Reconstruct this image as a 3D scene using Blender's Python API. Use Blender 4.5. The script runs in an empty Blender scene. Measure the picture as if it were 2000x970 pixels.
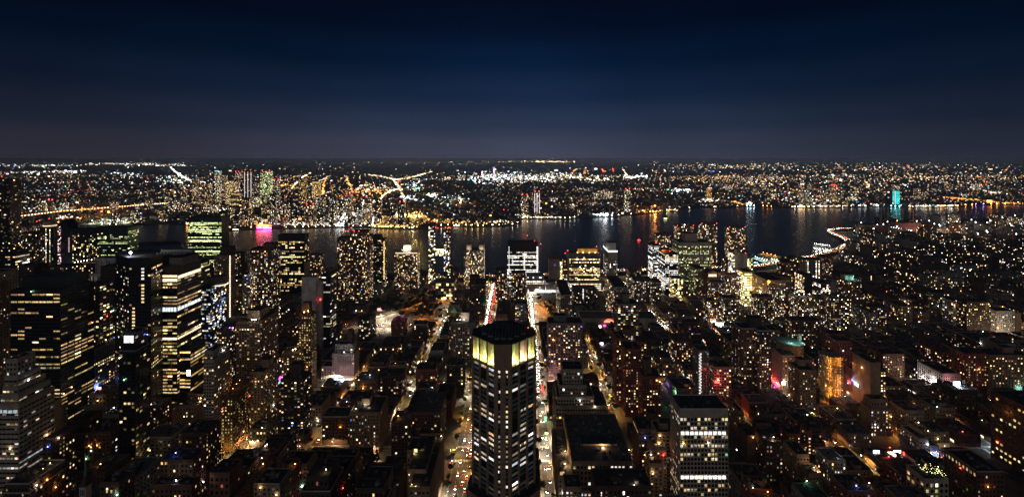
import bpy, math, random
from mathutils import Vector
from mathutils.bvhtree import BVHTree
R = random.Random(7)
sc = bpy.context.scene
C = sc.collection
F, CX, HY, CH = 906.0, 1010.0, 310.0, 311.0     # focal length in photo pixels, principal point, eye height
# ------------------------------------------------------------------ camera, sky, glow, exposure
cam = bpy.data.cameras.new('camera'); camo = bpy.data.objects.new('camera', cam); C.objects.link(camo)
camo.location = (0, 0, CH); camo.rotation_euler = (math.radians(90), 0, 0)
cam.sensor_width = 36; cam.lens = 36 * F / 2000; cam.shift_x = -0.005; cam.shift_y = -0.0875
cam.clip_start = 1; cam.clip_end = 400000
sc.camera = camo
sc.view_settings.view_transform = 'Standard'; sc.view_settings.look = 'None'
sc.view_settings.exposure = 0; sc.view_settings.gamma = 1
w = bpy.data.worlds.new('World'); sc.world = w; w.use_nodes = True
nt = w.node_tree; nt.nodes.clear()
def nd(t, tree, **k):
    n = tree.nodes.new(t)
    for a, b in k.items(): setattr(n, a, b)
    return n
out = nd('ShaderNodeOutputWorld', nt); bg = nd('ShaderNodeBackground', nt); bg.inputs[1].default_value = 1
tc = nd('ShaderNodeTexCoord', nt); sep = nd('ShaderNodeSeparateXYZ', nt)
nt.links.new(tc.outputs['Generated'], sep.inputs[0])
rmp = nd('ShaderNodeValToRGB', nt); cr = rmp.color_ramp; cr.interpolation = 'EASE'
stops = [(0.0, (.048, .054, .087)), (.03, (.040, .049, .083)), (.075, (.020, .033, .068)), (.14, (.0072, .0185, .051)),
         (.21, (.0020, .0098, .033)), (.28, (.0012, .0046, .0175)), (.36, (.0010, .0022, .0075)), (1.0, (.0009, .0015, .004))]
while len(cr.elements) < len(stops): cr.elements.new(.5)
for e, (p, c) in zip(cr.elements, stops): e.position = p; e.color = (*c, 1)
nt.links.new(sep.outputs['Z'], rmp.inputs[0])
ax = nd('ShaderNodeMath', nt, operation='ABSOLUTE'); nt.links.new(sep.outputs['X'], ax.inputs[0])
mr = nd('ShaderNodeMapRange', nt); nt.links.new(ax.outputs[0], mr.inputs[0])
mr.inputs[1].default_value = .05; mr.inputs[2].default_value = .72; mr.inputs[3].default_value = 1.12; mr.inputs[4].default_value = .46
tint = nd('ShaderNodeMapRange', nt); nt.links.new(sep.outputs['X'], tint.inputs[0])
tint.inputs[1].default_value = -.7; tint.inputs[2].default_value = .3
mixt = nd('ShaderNodeMix', nt, data_type='RGBA'); nt.links.new(tint.outputs[0], mixt.inputs[0])
mixt.inputs[6].default_value = (1.16, .99, .93, 1); mixt.inputs[7].default_value = (1, 1, 1, 1)
ns = nd('ShaderNodeTexNoise', nt); ns.inputs['Scale'].default_value = 3.0; ns.inputs['Detail'].default_value = 5
mp = nd('ShaderNodeMapping', nt); mp.inputs['Scale'].default_value = (1, 1, 2.5); nt.links.new(tc.outputs['Generated'], mp.inputs[0]); nt.links.new(mp.outputs[0], ns.inputs[0])
nr = nd('ShaderNodeMapRange', nt); nt.links.new(ns.outputs[0], nr.inputs[0]); nr.inputs[1].default_value = .35; nr.inputs[2].default_value = .75; nr.inputs[3].default_value = .93; nr.inputs[4].default_value = 1.16
m1 = nd('ShaderNodeMix', nt, data_type='RGBA', blend_type='MULTIPLY'); m1.inputs[0].default_value = 1
nt.links.new(rmp.outputs[0], m1.inputs[6]); nt.links.new(mixt.outputs[2], m1.inputs[7])
mm = nd('ShaderNodeMath', nt, operation='MULTIPLY'); nt.links.new(mr.outputs[0], mm.inputs[0]); nt.links.new(nr.outputs[0], mm.inputs[1])
nt.links.new(m1.outputs[2], bg.inputs[0]); nt.links.new(mm.outputs[0], bg.inputs[1]); nt.links.new(bg.outputs[0], out.inputs[0])
# the glow of midtown behind the camera: one very weak, very soft warm sun
sl = bpy.data.lights.new('city_glow', 'SUN'); so = bpy.data.objects.new('city_glow', sl); C.objects.link(so)
sl.energy = 0.19; sl.angle = math.radians(60); sl.color = (1, .95, .92)
so.rotation_euler = (math.radians(78), 0, math.radians(-10))
cy = sc.cycles
cy.max_bounces = 4; cy.diffuse_bounces = 2; cy.glossy_bounces = 2; cy.transmission_bounces = 1; cy.volume_bounces = 0
cy.sample_clamp_indirect = 1.0; cy.sample_clamp_direct = 0; cy.caustics_reflective = False; cy.caustics_refractive = False
cy.use_adaptive_sampling = False; cy.use_denoising = True; cy.denoiser = 'OPENIMAGEDENOISE'; cy.denoising_input_passes = 'RGB_ALBEDO_NORMAL'; cy.denoising_prefilter = 'ACCURATE'; cy.filter_width = 1.5
# ------------------------------------------------------------------ pixel <-> place helpers
def X_(p, D): return (p - CX) * D / F
def Z_(y, D): return CH - (y - HY) * D / F
def P_(x, D): return CX + F * x / D
def Y_(z, D): return HY + F * (CH - z) / D
def G_(p, y, z=0):
    D = F * (CH - z) / (y - HY)
    return ((p - CX) * D / F, D)
# ------------------------------------------------------------------ materials
M = {}
def mat(name, col, rough=.85, metal=0, spec=.3, noise=.25, scale=.15, bump=0):
    m = bpy.data.materials.new(name); m.use_nodes = True; t = m.node_tree; b = t.nodes['Principled BSDF']
    b.inputs['Roughness'].default_value = rough; b.inputs['Metallic'].default_value = metal
    b.inputs['Specular IOR Level'].default_value = spec
    g = nd('ShaderNodeNewGeometry', t); n = nd('ShaderNodeTexNoise', t); n.inputs['Scale'].default_value = scale; n.inputs['Detail'].default_value = 6
    t.links.new(g.outputs['Position'], n.inputs['Vector'])
    r = nd('ShaderNodeMapRange', t); r.inputs[1].default_value = .3; r.inputs[2].default_value = .7; r.inputs[3].default_value = 1 - noise; r.inputs[4].default_value = 1 + noise
    t.links.new(n.outputs[0], r.inputs[0])
    x = nd('ShaderNodeVectorMath', t, operation='SCALE'); x.inputs[0].default_value = col; t.links.new(r.outputs[0], x.inputs['Scale'])
    t.links.new(x.outputs[0], b.inputs['Base Color'])
    M[name] = m; return m
for n_, c_ in dict(tan=(.40, .29, .19), limestone=(.50, .43, .34), white_brick=(.62, .58, .56), concrete=(.36, .34, .31), grey=(.24, .23, .22),
                   brick=(.23, .115, .078), brown=(.19, .115, .075), dark_brick=(.12, .068, .052), red_brick=(.32, .11, .08), dark_brown=(.10, .07, .055), pink_brick=(.40, .27, .25),
                   bronze=(.40, .25, .155)).items():
    mat(n_, c_)
mat('black_metal', (.022, .022, .024), .5, 0, .4); mat('dark_glass', (.02, .024, .03), .22, 0, .5, .2, .05); mat('grey_metal', (.17, .17, .175), .5)
mat('green_glass', (.03, .055, .045), .2, 0, .5)
mat('roof_dark', (.06, .062, .07), .95, noise=.5, scale=.12); mat('roof_grey', (.15, .15, .155), .95, noise=.4, scale=.2); mat('roof_light', (.24, .235, .23), .9, noise=.3)
mat('coping', (.46, .43, .40)); mat('copper', (.11, .26, .20), .7); mat('asphalt', (.055, .055, .058), .85, noise=.35, scale=.3); mat('pavement', (.17, .165, .155), .9, noise=.3, scale=.4)
mat('dark_ground', (.030, .034, .034), .95, noise=.5, scale=.01); mat('paint_white', (.75, .75, .72), .7, noise=.15, scale=1); mat('paint_yellow', (.65, .45, .05), .7)
mat('leaf', (.055, .085, .028), .8, noise=.5, scale=.5); mat('bark', (.09, .065, .045)); mat('wood', (.17, .11, .07)); mat('steel', (.28, .28, .28), .45, .6)
mat('lawn', (.05, .08, .03), .95); mat('car_black', (.02, .02, .022), .3); mat('car_white', (.7, .7, .7), .35); mat('car_yellow', (.75, .42, .03), .4); mat('car_grey', (.2, .21, .22), .35)
mat('crown_stone', (.62, .58, .46), .9, noise=.12, scale=.8)
def glassmat():
    m = bpy.data.materials.new('window_glass'); m.use_nodes = True; t = m.node_tree; b = t.nodes['Principled BSDF']
    b.inputs['Base Color'].default_value = (.012, .014, .018, 1); b.inputs['Roughness'].default_value = .18
    a = nd('ShaderNodeAttribute', t, attribute_name='glow'); g = nd('ShaderNodeNewGeometry', t)
    n = nd('ShaderNodeTexNoise', t); n.inputs['Scale'].default_value = .9; n.inputs['Detail'].default_value = 3; t.links.new(g.outputs['Position'], n.inputs['Vector'])
    r = nd('ShaderNodeMapRange', t); r.inputs[1].default_value = .35; r.inputs[2].default_value = .65; r.inputs[3].default_value = .45; r.inputs[4].default_value = 1.4; t.links.new(n.outputs[0], r.inputs[0])
    t.links.new(a.outputs['Color'], b.inputs['Emission Color']); t.links.new(r.outputs[0], b.inputs['Emission Strength'])
    m.cycles.emission_sampling = 'NONE'; M['win'] = m
    m = bpy.data.materials.new('distant_light'); m.use_nodes = True; t = m.node_tree; t.nodes.clear()
    o = nd('ShaderNodeOutputMaterial', t); e = nd('ShaderNodeEmission', t); a = nd('ShaderNodeAttribute', t, attribute_name='glow')
    t.links.new(a.outputs['Color'], e.inputs[0]); t.links.new(e.outputs[0], o.inputs[0]); m.cycles.emission_sampling = 'NONE'; M['far'] = m
glassmat()
def emat(name, col, s, sample=False):
    m = bpy.data.materials.new(name); m.use_nodes = True; t = m.node_tree; t.nodes.clear()
    o = nd('ShaderNodeOutputMaterial', t); e = nd('ShaderNodeEmission', t); e.inputs[0].default_value = (*col, 1); e.inputs[1].default_value = s
    t.links.new(e.outputs[0], o.inputs[0]); m.cycles.emission_sampling = 'FRONT_BACK' if sample else 'NONE'; M[name] = m
LC = dict(warm=(1, .62, .29), amber=(1, .48, .12), orange=(1, .33, .05), wwhite=(1, .79, .53), white=(1, .95, .90), cool=(.78, .89, 1), cyan=(.25, .85, 1), green=(.35, 1, .45),
          lime=(.82, 1, .42), red=(1, .06, .04), blue=(.12, .22, 1), magenta=(1, .1, .75), gold=(1, .62, .16), yellow=(1, .80, .34), pink=(1, .55, .62), violet=(.5, .2, 1), teal=(.35, 1, .85))
for k_, c_ in LC.items():
    emat('lamp_' + k_, c_, 22); emat('shore_' + k_, c_, 30, True)
emat('bridge_glow', (1, .36, .12), 1.5); emat('head', (1, .93, .82), 45); emat('tail', (1, .05, .03), 22); emat('beacon', (1, .04, .03), 14)
def watermat():
    m = bpy.data.materials.new('river_water'); m.use_nodes = True; t = m.node_tree; b = t.nodes['Principled BSDF']
    b.inputs['Base Color'].default_value = (.006, .020, .050, 1); b.inputs['Roughness'].default_value = .25; b.inputs['IOR'].default_value = 1.33
    g = nd('ShaderNodeNewGeometry', t); mp = nd('ShaderNodeMapping', t); mp.inputs['Scale'].default_value = (.05, .09, .1); t.links.new(g.outputs['Position'], mp.inputs[0])
    n = nd('ShaderNodeTexNoise', t); n.inputs['Scale'].default_value = 1; n.inputs['Detail'].default_value = 8; n.inputs['Roughness'].default_value = .62; t.links.new(mp.outputs[0], n.inputs['Vector'])
    bu = nd('ShaderNodeBump', t); bu.inputs['Strength'].default_value = .6; bu.inputs['Distance'].default_value = 2.2; t.links.new(n.outputs[0], bu.inputs['Height']); t.links.new(bu.outputs[0], b.inputs['Normal'])
    M['water'] = m
watermat()
for c_ in ('wwhite', 'lime', 'red'): emat('boatwin_' + c_, LC[c_], 14, True)
emat('neon', (1, .05, .02), 16, True); emat('neon_core', (1, .55, .08), 7, True); emat('neon_magenta', (1, .05, .7), 24, True); emat('neon_blue', (.35, .12, 1), 24, True)
# ------------------------------------------------------------------ mesh builder
class MB:
    def __init__(s): s.v = []; s.f = []; s.m = []; s.g = []; s.mats = []; s.smooth = False
    def slot(s, m):
        if m not in s.mats: s.mats.append(m)
        return s.mats.index(m)
    def poly(s, pts, m, g=None):
        n = len(s.v); s.v.extend(pts); s.f.append(tuple(range(n, n + len(pts)))); s.m.append(s.slot(m)); s.g.append(g)
    def box(s, x0, x1, y0, y1, z0, z1, m, g=None, top=True, bottom=True, topm=None):
        n = len(s.v); s.v += [(x0, y0, z0), (x1, y0, z0), (x1, y1, z0), (x0, y1, z0), (x0, y0, z1), (x1, y0, z1), (x1, y1, z1), (x0, y1, z1)]
        fs = [(0, 1, 5, 4), (1, 2, 6, 5), (2, 3, 7, 6), (3, 0, 4, 7)]
        k = s.slot(m)
        for f in fs: s.f.append(tuple(n + i for i in f)); s.m.append(k); s.g.append(g)
        if top: s.f.append((n + 4, n + 5, n + 6, n + 7)); s.m.append(s.slot(topm) if topm else k); s.g.append(g)
        if bottom: s.f.append((n + 3, n + 2, n + 1, n)); s.m.append(k); s.g.append(g)
    def obox(s, P, U, N, u0, u1, n0, n1, z0, z1, m, g=None):      # box in the frame of a wall: along U, out along N
        q = lambda u, n, z: (P[0] + U[0] * u + N[0] * n, P[1] + U[1] * u + N[1] * n, z)
        n = len(s.v); s.v += [q(u0, n1, z0), q(u1, n1, z0), q(u1, n0, z0), q(u0, n0, z0), q(u0, n1, z1), q(u1, n1, z1), q(u1, n0, z1), q(u0, n0, z1)]
        k = s.slot(m)
        for f in ((0, 1, 5, 4), (1, 2, 6, 5), (3, 0, 4, 7), (4, 5, 6, 7), (3, 2, 1, 0)): s.f.append(tuple(n + i for i in f)); s.m.append(k); s.g.append(g)
    def prism(s, pts, z0, z1, m, topm=None, sc=1.0):
        n = len(s.v); k = len(pts); cx = sum(p[0] for p in pts) / k; cy_ = sum(p[1] for p in pts) / k
        s.v += [(x, y, z0) for x, y in pts] + [(cx + (x - cx) * sc, cy_ + (y - cy_) * sc, z1) for x, y in pts]
        a = s.slot(m)
        for i in range(k): j = (i + 1) % k; s.f.append((n + i, n + j, n + k + j, n + k + i)); s.m.append(a); s.g.append(None)
        s.f.append(tuple(n + k + i for i in range(k))); s.m.append(s.slot(topm) if topm else a); s.g.append(None)
    def cyl(s, x, y, z0, z1, r0, r1, m, n=10):
        pts = [(x + r0 * math.cos(2 * math.pi * i / n), y + r0 * math.sin(2 * math.pi * i / n)) for i in range(n)]
        s.prism(pts, z0, z1, m, sc=r1 / r0 if r0 else 1)
    def blob(s, x, y, z, r, m, g=None, rz=None):
        rz = rz or r; n = len(s.v)
        s.v += [(x + r, y, z), (x, y + r, z), (x - r, y, z), (x, y - r, z), (x, y, z + rz), (x, y, z - rz)]
        k = s.slot(m)
        for f in ((0, 1, 4), (1, 2, 4), (2, 3, 4), (3, 0, 4), (1, 0, 5), (2, 1, 5), (3, 2, 5), (0, 3, 5)): s.f.append(tuple(n + i for i in f)); s.m.append(k); s.g.append(g)
    def mesh(s, name):
        me = bpy.data.meshes.new(name); me.from_pydata(s.v, [], s.f)
        for m in s.mats: me.materials.append(M[m])
        me.polygons.foreach_set('material_index', s.m)
        if any(g is not None for g in s.g):
            a = me.attributes.new('glow', 'FLOAT_COLOR', 'FACE'); d = []
            for g in s.g: d += [*(g or (0, 0, 0)), 1]
            a.data.foreach_set('color', d)
        me.update(); return me
    def build(s, name, parent=None, loc=None):
        if not s.f: return None
        o = bpy.data.objects.new(name, s.mesh(name)); C.objects.link(o)
        if parent: o.parent = parent
        if loc: o.location = loc
        return o
def tag(o, label=None, cat=None, group=None, kind=None):
    if label: o['label'] = label
    if cat: o['category'] = cat
    if group: o['group'] = group
    if kind: o['kind'] = kind
    return o
def thing(name, label, cat, loc=(0, 0, 0), rz=0, group=None):
    o = bpy.data.objects.new(name, None); C.objects.link(o); o.location = loc; o.rotation_euler = (0, 0, rz); o.empty_display_size = 1
    return tag(o, label, cat, group)
def struct(name, mb): return tag(mb.build(name), kind='structure')
def dup(root, loc, rz=None, label=None, group=None):
    r = root.copy(); C.objects.link(r); r.location = loc
    if rz is not None: r.rotation_euler = (0, 0, rz)
    if label: r['label'] = label
    if group: r['group'] = group
    for ch in root.children:
        c = ch.copy(); C.objects.link(c); c.parent = r
        for g in ch.children:
            d = g.copy(); C.objects.link(d); d.parent = c
    return r
def point(name, loc, col, energy, parent=None, radius=.6, spot=None):
    l = bpy.data.lights.new(name, 'SPOT' if spot else 'POINT'); l.energy = energy; l.color = col; l.shadow_soft_size = radius
    if spot: l.spot_size = math.radians(spot); l.spot_blend = .3
    o = bpy.data.objects.new(name, l); C.objects.link(o); o.location = loc
    if parent: o.parent = parent
    return o
def wbuild(mb, name, parent):                     # geometry given in world coordinates, origin moved to the thing's base
    if not mb.f: return None
    L = parent.location; mb.v = [(a - L[0], b - L[1], c - L[2]) for a, b, c in mb.v]
    return mb.build(name, parent)
# ------------------------------------------------------------------ facades
PAL = dict(
    home=[('warm', 42), ('wwhite', 24), ('amber', 10), ('white', 10), ('yellow', 9), ('cool', 4), ('orange', 1.2), ('blue', .7), ('pink', .8)],
    office=[('wwhite', 40), ('white', 30), ('warm', 15), ('yellow', 10), ('cool', 8)],
    white=[('white', 60), ('wwhite', 30), ('cool', 12)], warm=[('warm', 50), ('yellow', 30), ('gold', 14), ('wwhite', 12)],
    gold=[('gold', 70), ('warm', 25), ('wwhite', 8)], lime=[('lime', 70), ('wwhite', 18), ('yellow', 15)],
    mixed=[('wwhite', 25), ('warm', 25), ('yellow', 25), ('white', 16), ('cool', 10), ('blue', 1.5), ('green', 1)], blue=[('cool', 60), ('blue', 8), ('white', 20), ('warm', 20)],
    yellow=[('yellow', 70), ('gold', 18)], amber=[('amber', 60), ('gold', 30), ('orange', 15)], wside=[('white', 30), ('wwhite', 40), ('warm', 20), ('cool', 10)])
def S(wall='brown', bay=3.4, fh=3.1, ww=.5, wh=.5, lit=.2, pal='home', st=.85, mode='punch', relief=0, unlit=1, top=2.0, base=5.0, glass='win', br=.95, blank=0):
    return dict(wall=wall, bay=bay, fh=fh, ww=ww, wh=wh, lit=lit, pal=pal, st=st, mode=mode, relief=relief, unlit=unlit, top=top, base=base, br=br, blank=blank)
def V(base, **k): d = dict(base); d.update(k); return d
ST = {}
ST['none'] = S(mode='none')
ST['apt'] = S('brown', relief=0); ST['apt_dark'] = S('dark_brown', lit=.16); ST['apt_tan'] = S('tan', lit=.18, relief=1); ST['apt_brick'] = S('brick', lit=.2, relief=1)
ST['apt_bright'] = S('brown', lit=.34, st=1.1); ST['apt_balc'] = S('grey', lit=.26, mode='balcony', ww=.72, wh=.6); ST['apt_white'] = S('white_brick', lit=.17, relief=1)
ST['apt_red'] = S('red_brick', lit=.2, relief=1)
ST['loft'] = S('dark_brick', bay=3.2, fh=3.7, ww=.5, wh=.5, lit=.07, relief=1, pal='warm', st=.9); ST['loft_tan'] = V(ST['loft'], wall='tan'); ST['loft_brown'] = V(ST['loft'], wall='brown')
ST['stuy'] = V(S('dark_brick', bay=3.6, lit=.115, st=1.2, unlit=0, pal='mixed', br=1.1), dim=.03); ST['ribbon_black'] = S('black_metal', bay=7.6, fh=4.1, ww=.93, wh=.42, lit=.35, pal='warm', mode='ribbon', st=.95, relief=1)
ST['ribbon_white'] = S('black_metal', bay=6, fh=4, ww=.95, wh=.48, lit=.55, pal='office', mode='ribbon', st=1.35, relief=0)
ST['office_white'] = S('dark_glass', bay=3, fh=4.2, ww=.92, wh=.5, lit=.6, pal='white', mode='ribbon', st=1.25, unlit=0); ST['glass_dark'] = S('dark_glass', bay=4, fh=3.7, ww=.7, wh=.5, lit=.13, pal='office', st=1.0, unlit=0)
ST['punch_white'] = S('dark_brown', bay=3.1, fh=3.8, ww=.45, wh=.42, lit=.33, pal='mixed', st=.75, mode='floors')
ST['walkup'] = S('dark_brick', bay=2.6, fh=3.3, ww=.42, wh=.52, lit=.09, st=1.0, top=1.2, base=4)
ST['walkup_red'] = V(ST['walkup'], wall='red_brick'); ST['walkup_tan'] = V(ST['walkup'], wall='tan')
for k_ in LC: PAL.setdefault(k_, [(k_, 1)])
def glow(pal, s, r, br):
    tot = sum(x[1] for x in PAL[pal]); k = r.random() * tot
    for n, wgt in PAL[pal]:
        k -= wgt
        if k <= 0: break
    c = LC[n]; a = s * math.exp(r.gauss(0, br))
    a = min(a, s * 5)
    return (c[0] * a, c[1] * a, c[2] * a)
WINDOWS = []
def wall_face(mb, P, U, N, W, z0, z1, st, r, k=1.0, parts=None):
    """windows, piers and floor bands on one wall; P: its corner, U: along, N: out"""
    if st['mode'] == 'none' or W < 1.5: return
    nb = max(1, round(W / st['bay'])); bw = W / nb
    b = min(st['base'], (z1 - z0) * .3); zt = z1 - st['top']; nf = int((zt - z0 - b) / st['fh'])
    if nf < 1: return
    fh = (zt - z0 - b) / nf; ww = bw * st['ww']; wh = fh * st['wh']; rel = st['relief']
    out_ = .06
    if st['mode'] == 'balcony':
        for j in range(nf): mb.obox(P, U, N, -.05, W + .05, .02, 1.3, z0 + b + j * fh - .12, z0 + b + j * fh + .95, st.get('balc', st['wall']))
    if rel:
        dp = .45
        for i in range(nb + 1):
            a = max(0, i * bw - (bw - ww) / 2); c = min(W, i * bw + (bw - ww) / 2)
            mb.obox(P, U, N, a, c, .01, dp, z0, z1 - .3, st['wall'])
        for j in range(nf + 1):
            a = z0 + b + j * fh - (fh - wh) * .5; c = a + (fh - wh)
            if j == nf: c = z1 - .32
            if j == 0: a = max(z0, c - 2.2)
            mb.obox(P, U, N, .02, W - .02, .01, dp - .1, a, c, st.get('band', st['wall']))
    cols = [r.random() for _ in range(nb)]
    run = 0
    for j in range(nf):
        z = z0 + b + j * fh + (fh - wh) / 2
        fl = r.random(); p = min(.9, st['lit'] * (1.05 if st['mode'] in ('punch', 'balcony') else 1))
        if st['mode'] in ('ribbon', 'floors'):
            p = min(.97, st['lit'] * 1.9) if fl < .32 else (st['lit'] if fl < .6 else st['lit'] * .14)
            if st['mode'] == 'ribbon' and fl < .10: p = .98
        fc = glow(st['pal'], st['st'] * k, r, st['br'] * .6)
        for i in range(nb):
            if st['mode'] == 'columns': q = .92 if cols[i] < st['lit'] else .04
            else: q = p
            if run > 0 and st['mode'] == 'ribbon': q = min(.96, q * 1.6)
            lit = r.random() < q; run = 1 if lit else 0
            dim = not lit and st['mode'] in ('punch', 'balcony') and r.random() < st.get('dim', .11)
            if not lit and not dim and not st['unlit']: continue
            if lit:
                if st['mode'] in ('ribbon', 'columns'): f_ = .45 + r.random() * .8; g = tuple(c * f_ for c in fc) if r.random() < .8 else glow(st['pal'], st['st'] * k, r, st['br'])
                else: g = glow(st['pal'], st['st'] * k, r, st['br'])
            elif dim: g = tuple(c * r.uniform(.06, .22) for c in glow(st['pal'], st['st'], r, .5))
            else: g = (0, 0, 0)
            u0 = i * bw + (bw - ww) / 2
            q = lambda u, zz: (P[0] + U[0] * u + N[0] * out_, P[1] + U[1] * u + N[1] * out_, zz)
            if lit and parts is not None:
                parts.append((P, U, N, u0, u0 + ww, z, z + wh, g)); continue
            if lit and r.random() < .35 and ww > 1.0:      # blind half way or one leaf lit
                s_ = r.choice((.4, .5, .6)); g2 = tuple(c * r.uniform(.08, .5) for c in g)
                if r.random() < .5:
                    mb.poly([q(u0, z), q(u0 + ww * s_, z), q(u0 + ww * s_, z + wh), q(u0, z + wh)], 'win', g); mb.poly([q(u0 + ww * s_, z), q(u0 + ww, z), q(u0 + ww, z + wh), q(u0 + ww * s_, z + wh)], 'win', g2)
                else:
                    mb.poly([q(u0, z), q(u0 + ww, z), q(u0 + ww, z + wh * s_), q(u0, z + wh * s_)], 'win', g); mb.poly([q(u0, z + wh * s_), q(u0 + ww, z + wh * s_), q(u0 + ww, z + wh), q(u0, z + wh)], 'win', g2)
            else:
                mb.poly([q(u0, z), q(u0 + ww, z), q(u0 + ww, z + wh), q(u0, z + wh)], 'win', g)
def window_parts(parts, root, r):
    """each of up to 100 lit windows a part of its own (frame, pane and mullion), the rest one part"""
    parts.sort(key=lambda p: min(p[0][1], p[0][1] + p[1][1] * p[3]) * 0 + p[5] * -1)
    rest = MB()
    L = root.location
    for i, (P, U, N, u0, u1, z0, z1, g) in enumerate(parts):
        mb = MB() if i < 100 else rest; fr = MB() if i < 100 else rest
        n = 4 if u1 - u0 > 4 else 2; dw = (u1 - u0) / n; blind = r.random()
        fr.obox(P, U, N, u0 - .06, u1 + .06, .01, .10, z0 - .06, z0 + .02, 'black_metal')
        fr.obox(P, U, N, u0 - .06, u1 + .06, .01, .10, z1 - .02, z1 + .06, 'black_metal')
        for a in range(n + 1): fr.obox(P, U, N, u0 + a * dw - .05, u0 + a * dw + .05, .01, .09, z0 + .021, z1 - .021, 'black_metal')
        q = lambda u, zz: (P[0] + U[0] * u + N[0] * .05, P[1] + U[1] * u + N[1] * .05, zz)
        for a in range(n):
            h = r.random(); f1 = r.uniform(.65, 1.1); f2 = f1 if blind < .45 else r.uniform(.15, .7)
            if blind > .85 and h < .35: f1 *= .12; f2 *= .12
            zm = z0 + (z1 - z0) * r.choice((.45, .55, .7)); ua, ub = u0 + a * dw + .05, u0 + (a + 1) * dw - .05
            mb.poly([q(ua, z0 + .02), q(ub, z0 + .02), q(ub, zm), q(ua, zm)], 'win', tuple(c * f2 for c in g))
            mb.poly([q(ua, zm), q(ub, zm), q(ub, z1 - .02), q(ua, z1 - .02)], 'win', tuple(c * f1 for c in g))
        if i < 100:
            w_ = wbuild(mb, 'window', root); fr.v = [(a_ - L[0], b_ - L[1], c_ - L[2]) for a_, b_, c_ in fr.v]; fr.build('frame', w_)
    if rest.f: tag(wbuild(rest, 'window_glazing', root), kind='stuff')
# ------------------------------------------------------------------ buildings
BOX = []            # (index, x0, x1, y0, y1, z1) for the fill and the look at what shows
def roof_of(mb, x0, x1, y0, y1, z, roofm, cop, r, clutter=0, par=1.0):
    mb.box(x0 + .12, x1 - .12, y0 + .12, y1 - .12, z - .25, z, roofm, bottom=False)
    t = .35; o = .06
    if par:
        mb.box(x0 - o, x1 + o, y0 - o, y0 + t, z - .2, z + par, cop, bottom=False); mb.box(x0 - o, x1 + o, y1 - t, y1 + o, z - .2, z + par, cop, bottom=False)
        mb.box(x0 - o, x0 + t, y0 + t, y1 - t, z - .2, z + par - .02, cop, bottom=False); mb.box(x1 - t, x1 + o, y0 + t, y1 - t, z - .2, z + par - .02, cop, bottom=False)
    for _ in range(clutter):
        a = r.uniform(.8, 3.4); b = r.uniform(.8, 3.4); h = r.uniform(.5, 2.4)
        if x1 - x0 < 8 or y1 - y0 < 8: break
        x = r.uniform(x0 + 2, x1 - 5); y = r.uniform(y0 + 2, y1 - 5)
        mb.box(x, x + a, y, y + b, z - .01, z + h, r.choice(('roof_grey', 'grey_metal', 'roof_light', 'roof_dark')))
def tank(x, y, z, parent, L=None):
    mb = MB(); 
    for a, b in ((-1.3, -1.3), (1.3, -1.3), (1.3, 1.3), (-1.3, 1.3)): mb.box(x + a - .12, x + a + .12, y + b - .12, y + b + .12, z, z + 3, 'grey_metal')
    mb.cyl(x, y, z + 2.8, z + 6.6, 1.9, 1.9, 'wood', 12); mb.cyl(x, y, z + 6.6, z + 7.9, 2.05, .1, 'roof_dark', 12)
    wbuild(mb, 'water_tank', parent)
def mass_walls(mb, m, r, k, parts):
    x0, x1, y0, y1, z0, z1, st, opt = m
    mb.box(x0, x1, y0, y1, z0, z1, st['wall'], top=False, bottom=False)
    sd = opt.get('side', st); fr = opt.get('front', st)
    wall_face(mb, (x0, y0), (1, 0), (0, -1), x1 - x0, z0, z1, fr, r, k, parts)
    vis = 1 if x1 < 0 else -1
    wall_face(mb, (x1, y0), (0, 1), (1, 0), y1 - y0, z0, z1, sd if vis == 1 or x0 < 0 < x1 else V(sd, lit=.1, relief=0), r, k, parts if vis == 1 else None)
    wall_face(mb, (x0, y1), (0, -1), (-1, 0), y1 - y0, z0, z1, sd if vis == -1 or x0 < 0 < x1 else V(sd, lit=.1, relief=0), r, k, parts if vis == -1 else None)
HEROES = []
def H(kind, label, cat, short, masses, bulk=(), roofm='roof_dark', cop=None, clutter=3, vb=None, extra=None, parts=False, bwall=None, tanks=0, group=None, built=True):
    """masses: (left px, right px, top px, distance, depth, style[, options]); bulk: the same without style"""
    ms = []
    for m in masses:
        l, r_, top, D, dep, st = m[:6]; opt = dict(m[6]) if len(m) > 6 else {}
        st = ST[st] if isinstance(st, str) else st
        z0 = Z_(opt['bot'], D) if 'bot' in opt else 0
        ms.append((X_(l, D), X_(r_, D), D, D + dep, z0, Z_(top, D), st, opt))
    bs = [(X_(l, D), X_(r_, D), D, D + dep, 0, Z_(t, D)) for l, r_, t, D, dep in bulk]
    HEROES.append(dict(kind=kind, label=label, cat=cat, short=short, ms=ms, bs=bs, roofm=roofm, cop=cop, clutter=clutter, vb=vb, extra=extra, parts=parts, bwall=bwall, tanks=tanks, group=group, built=built,
                       px=[(m[0], m[1], m[2]) for m in masses]))
    for m in ms: BOX.append((len(HEROES) - 1, m[0], m[1], m[2], m[3], m[5]))
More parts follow.
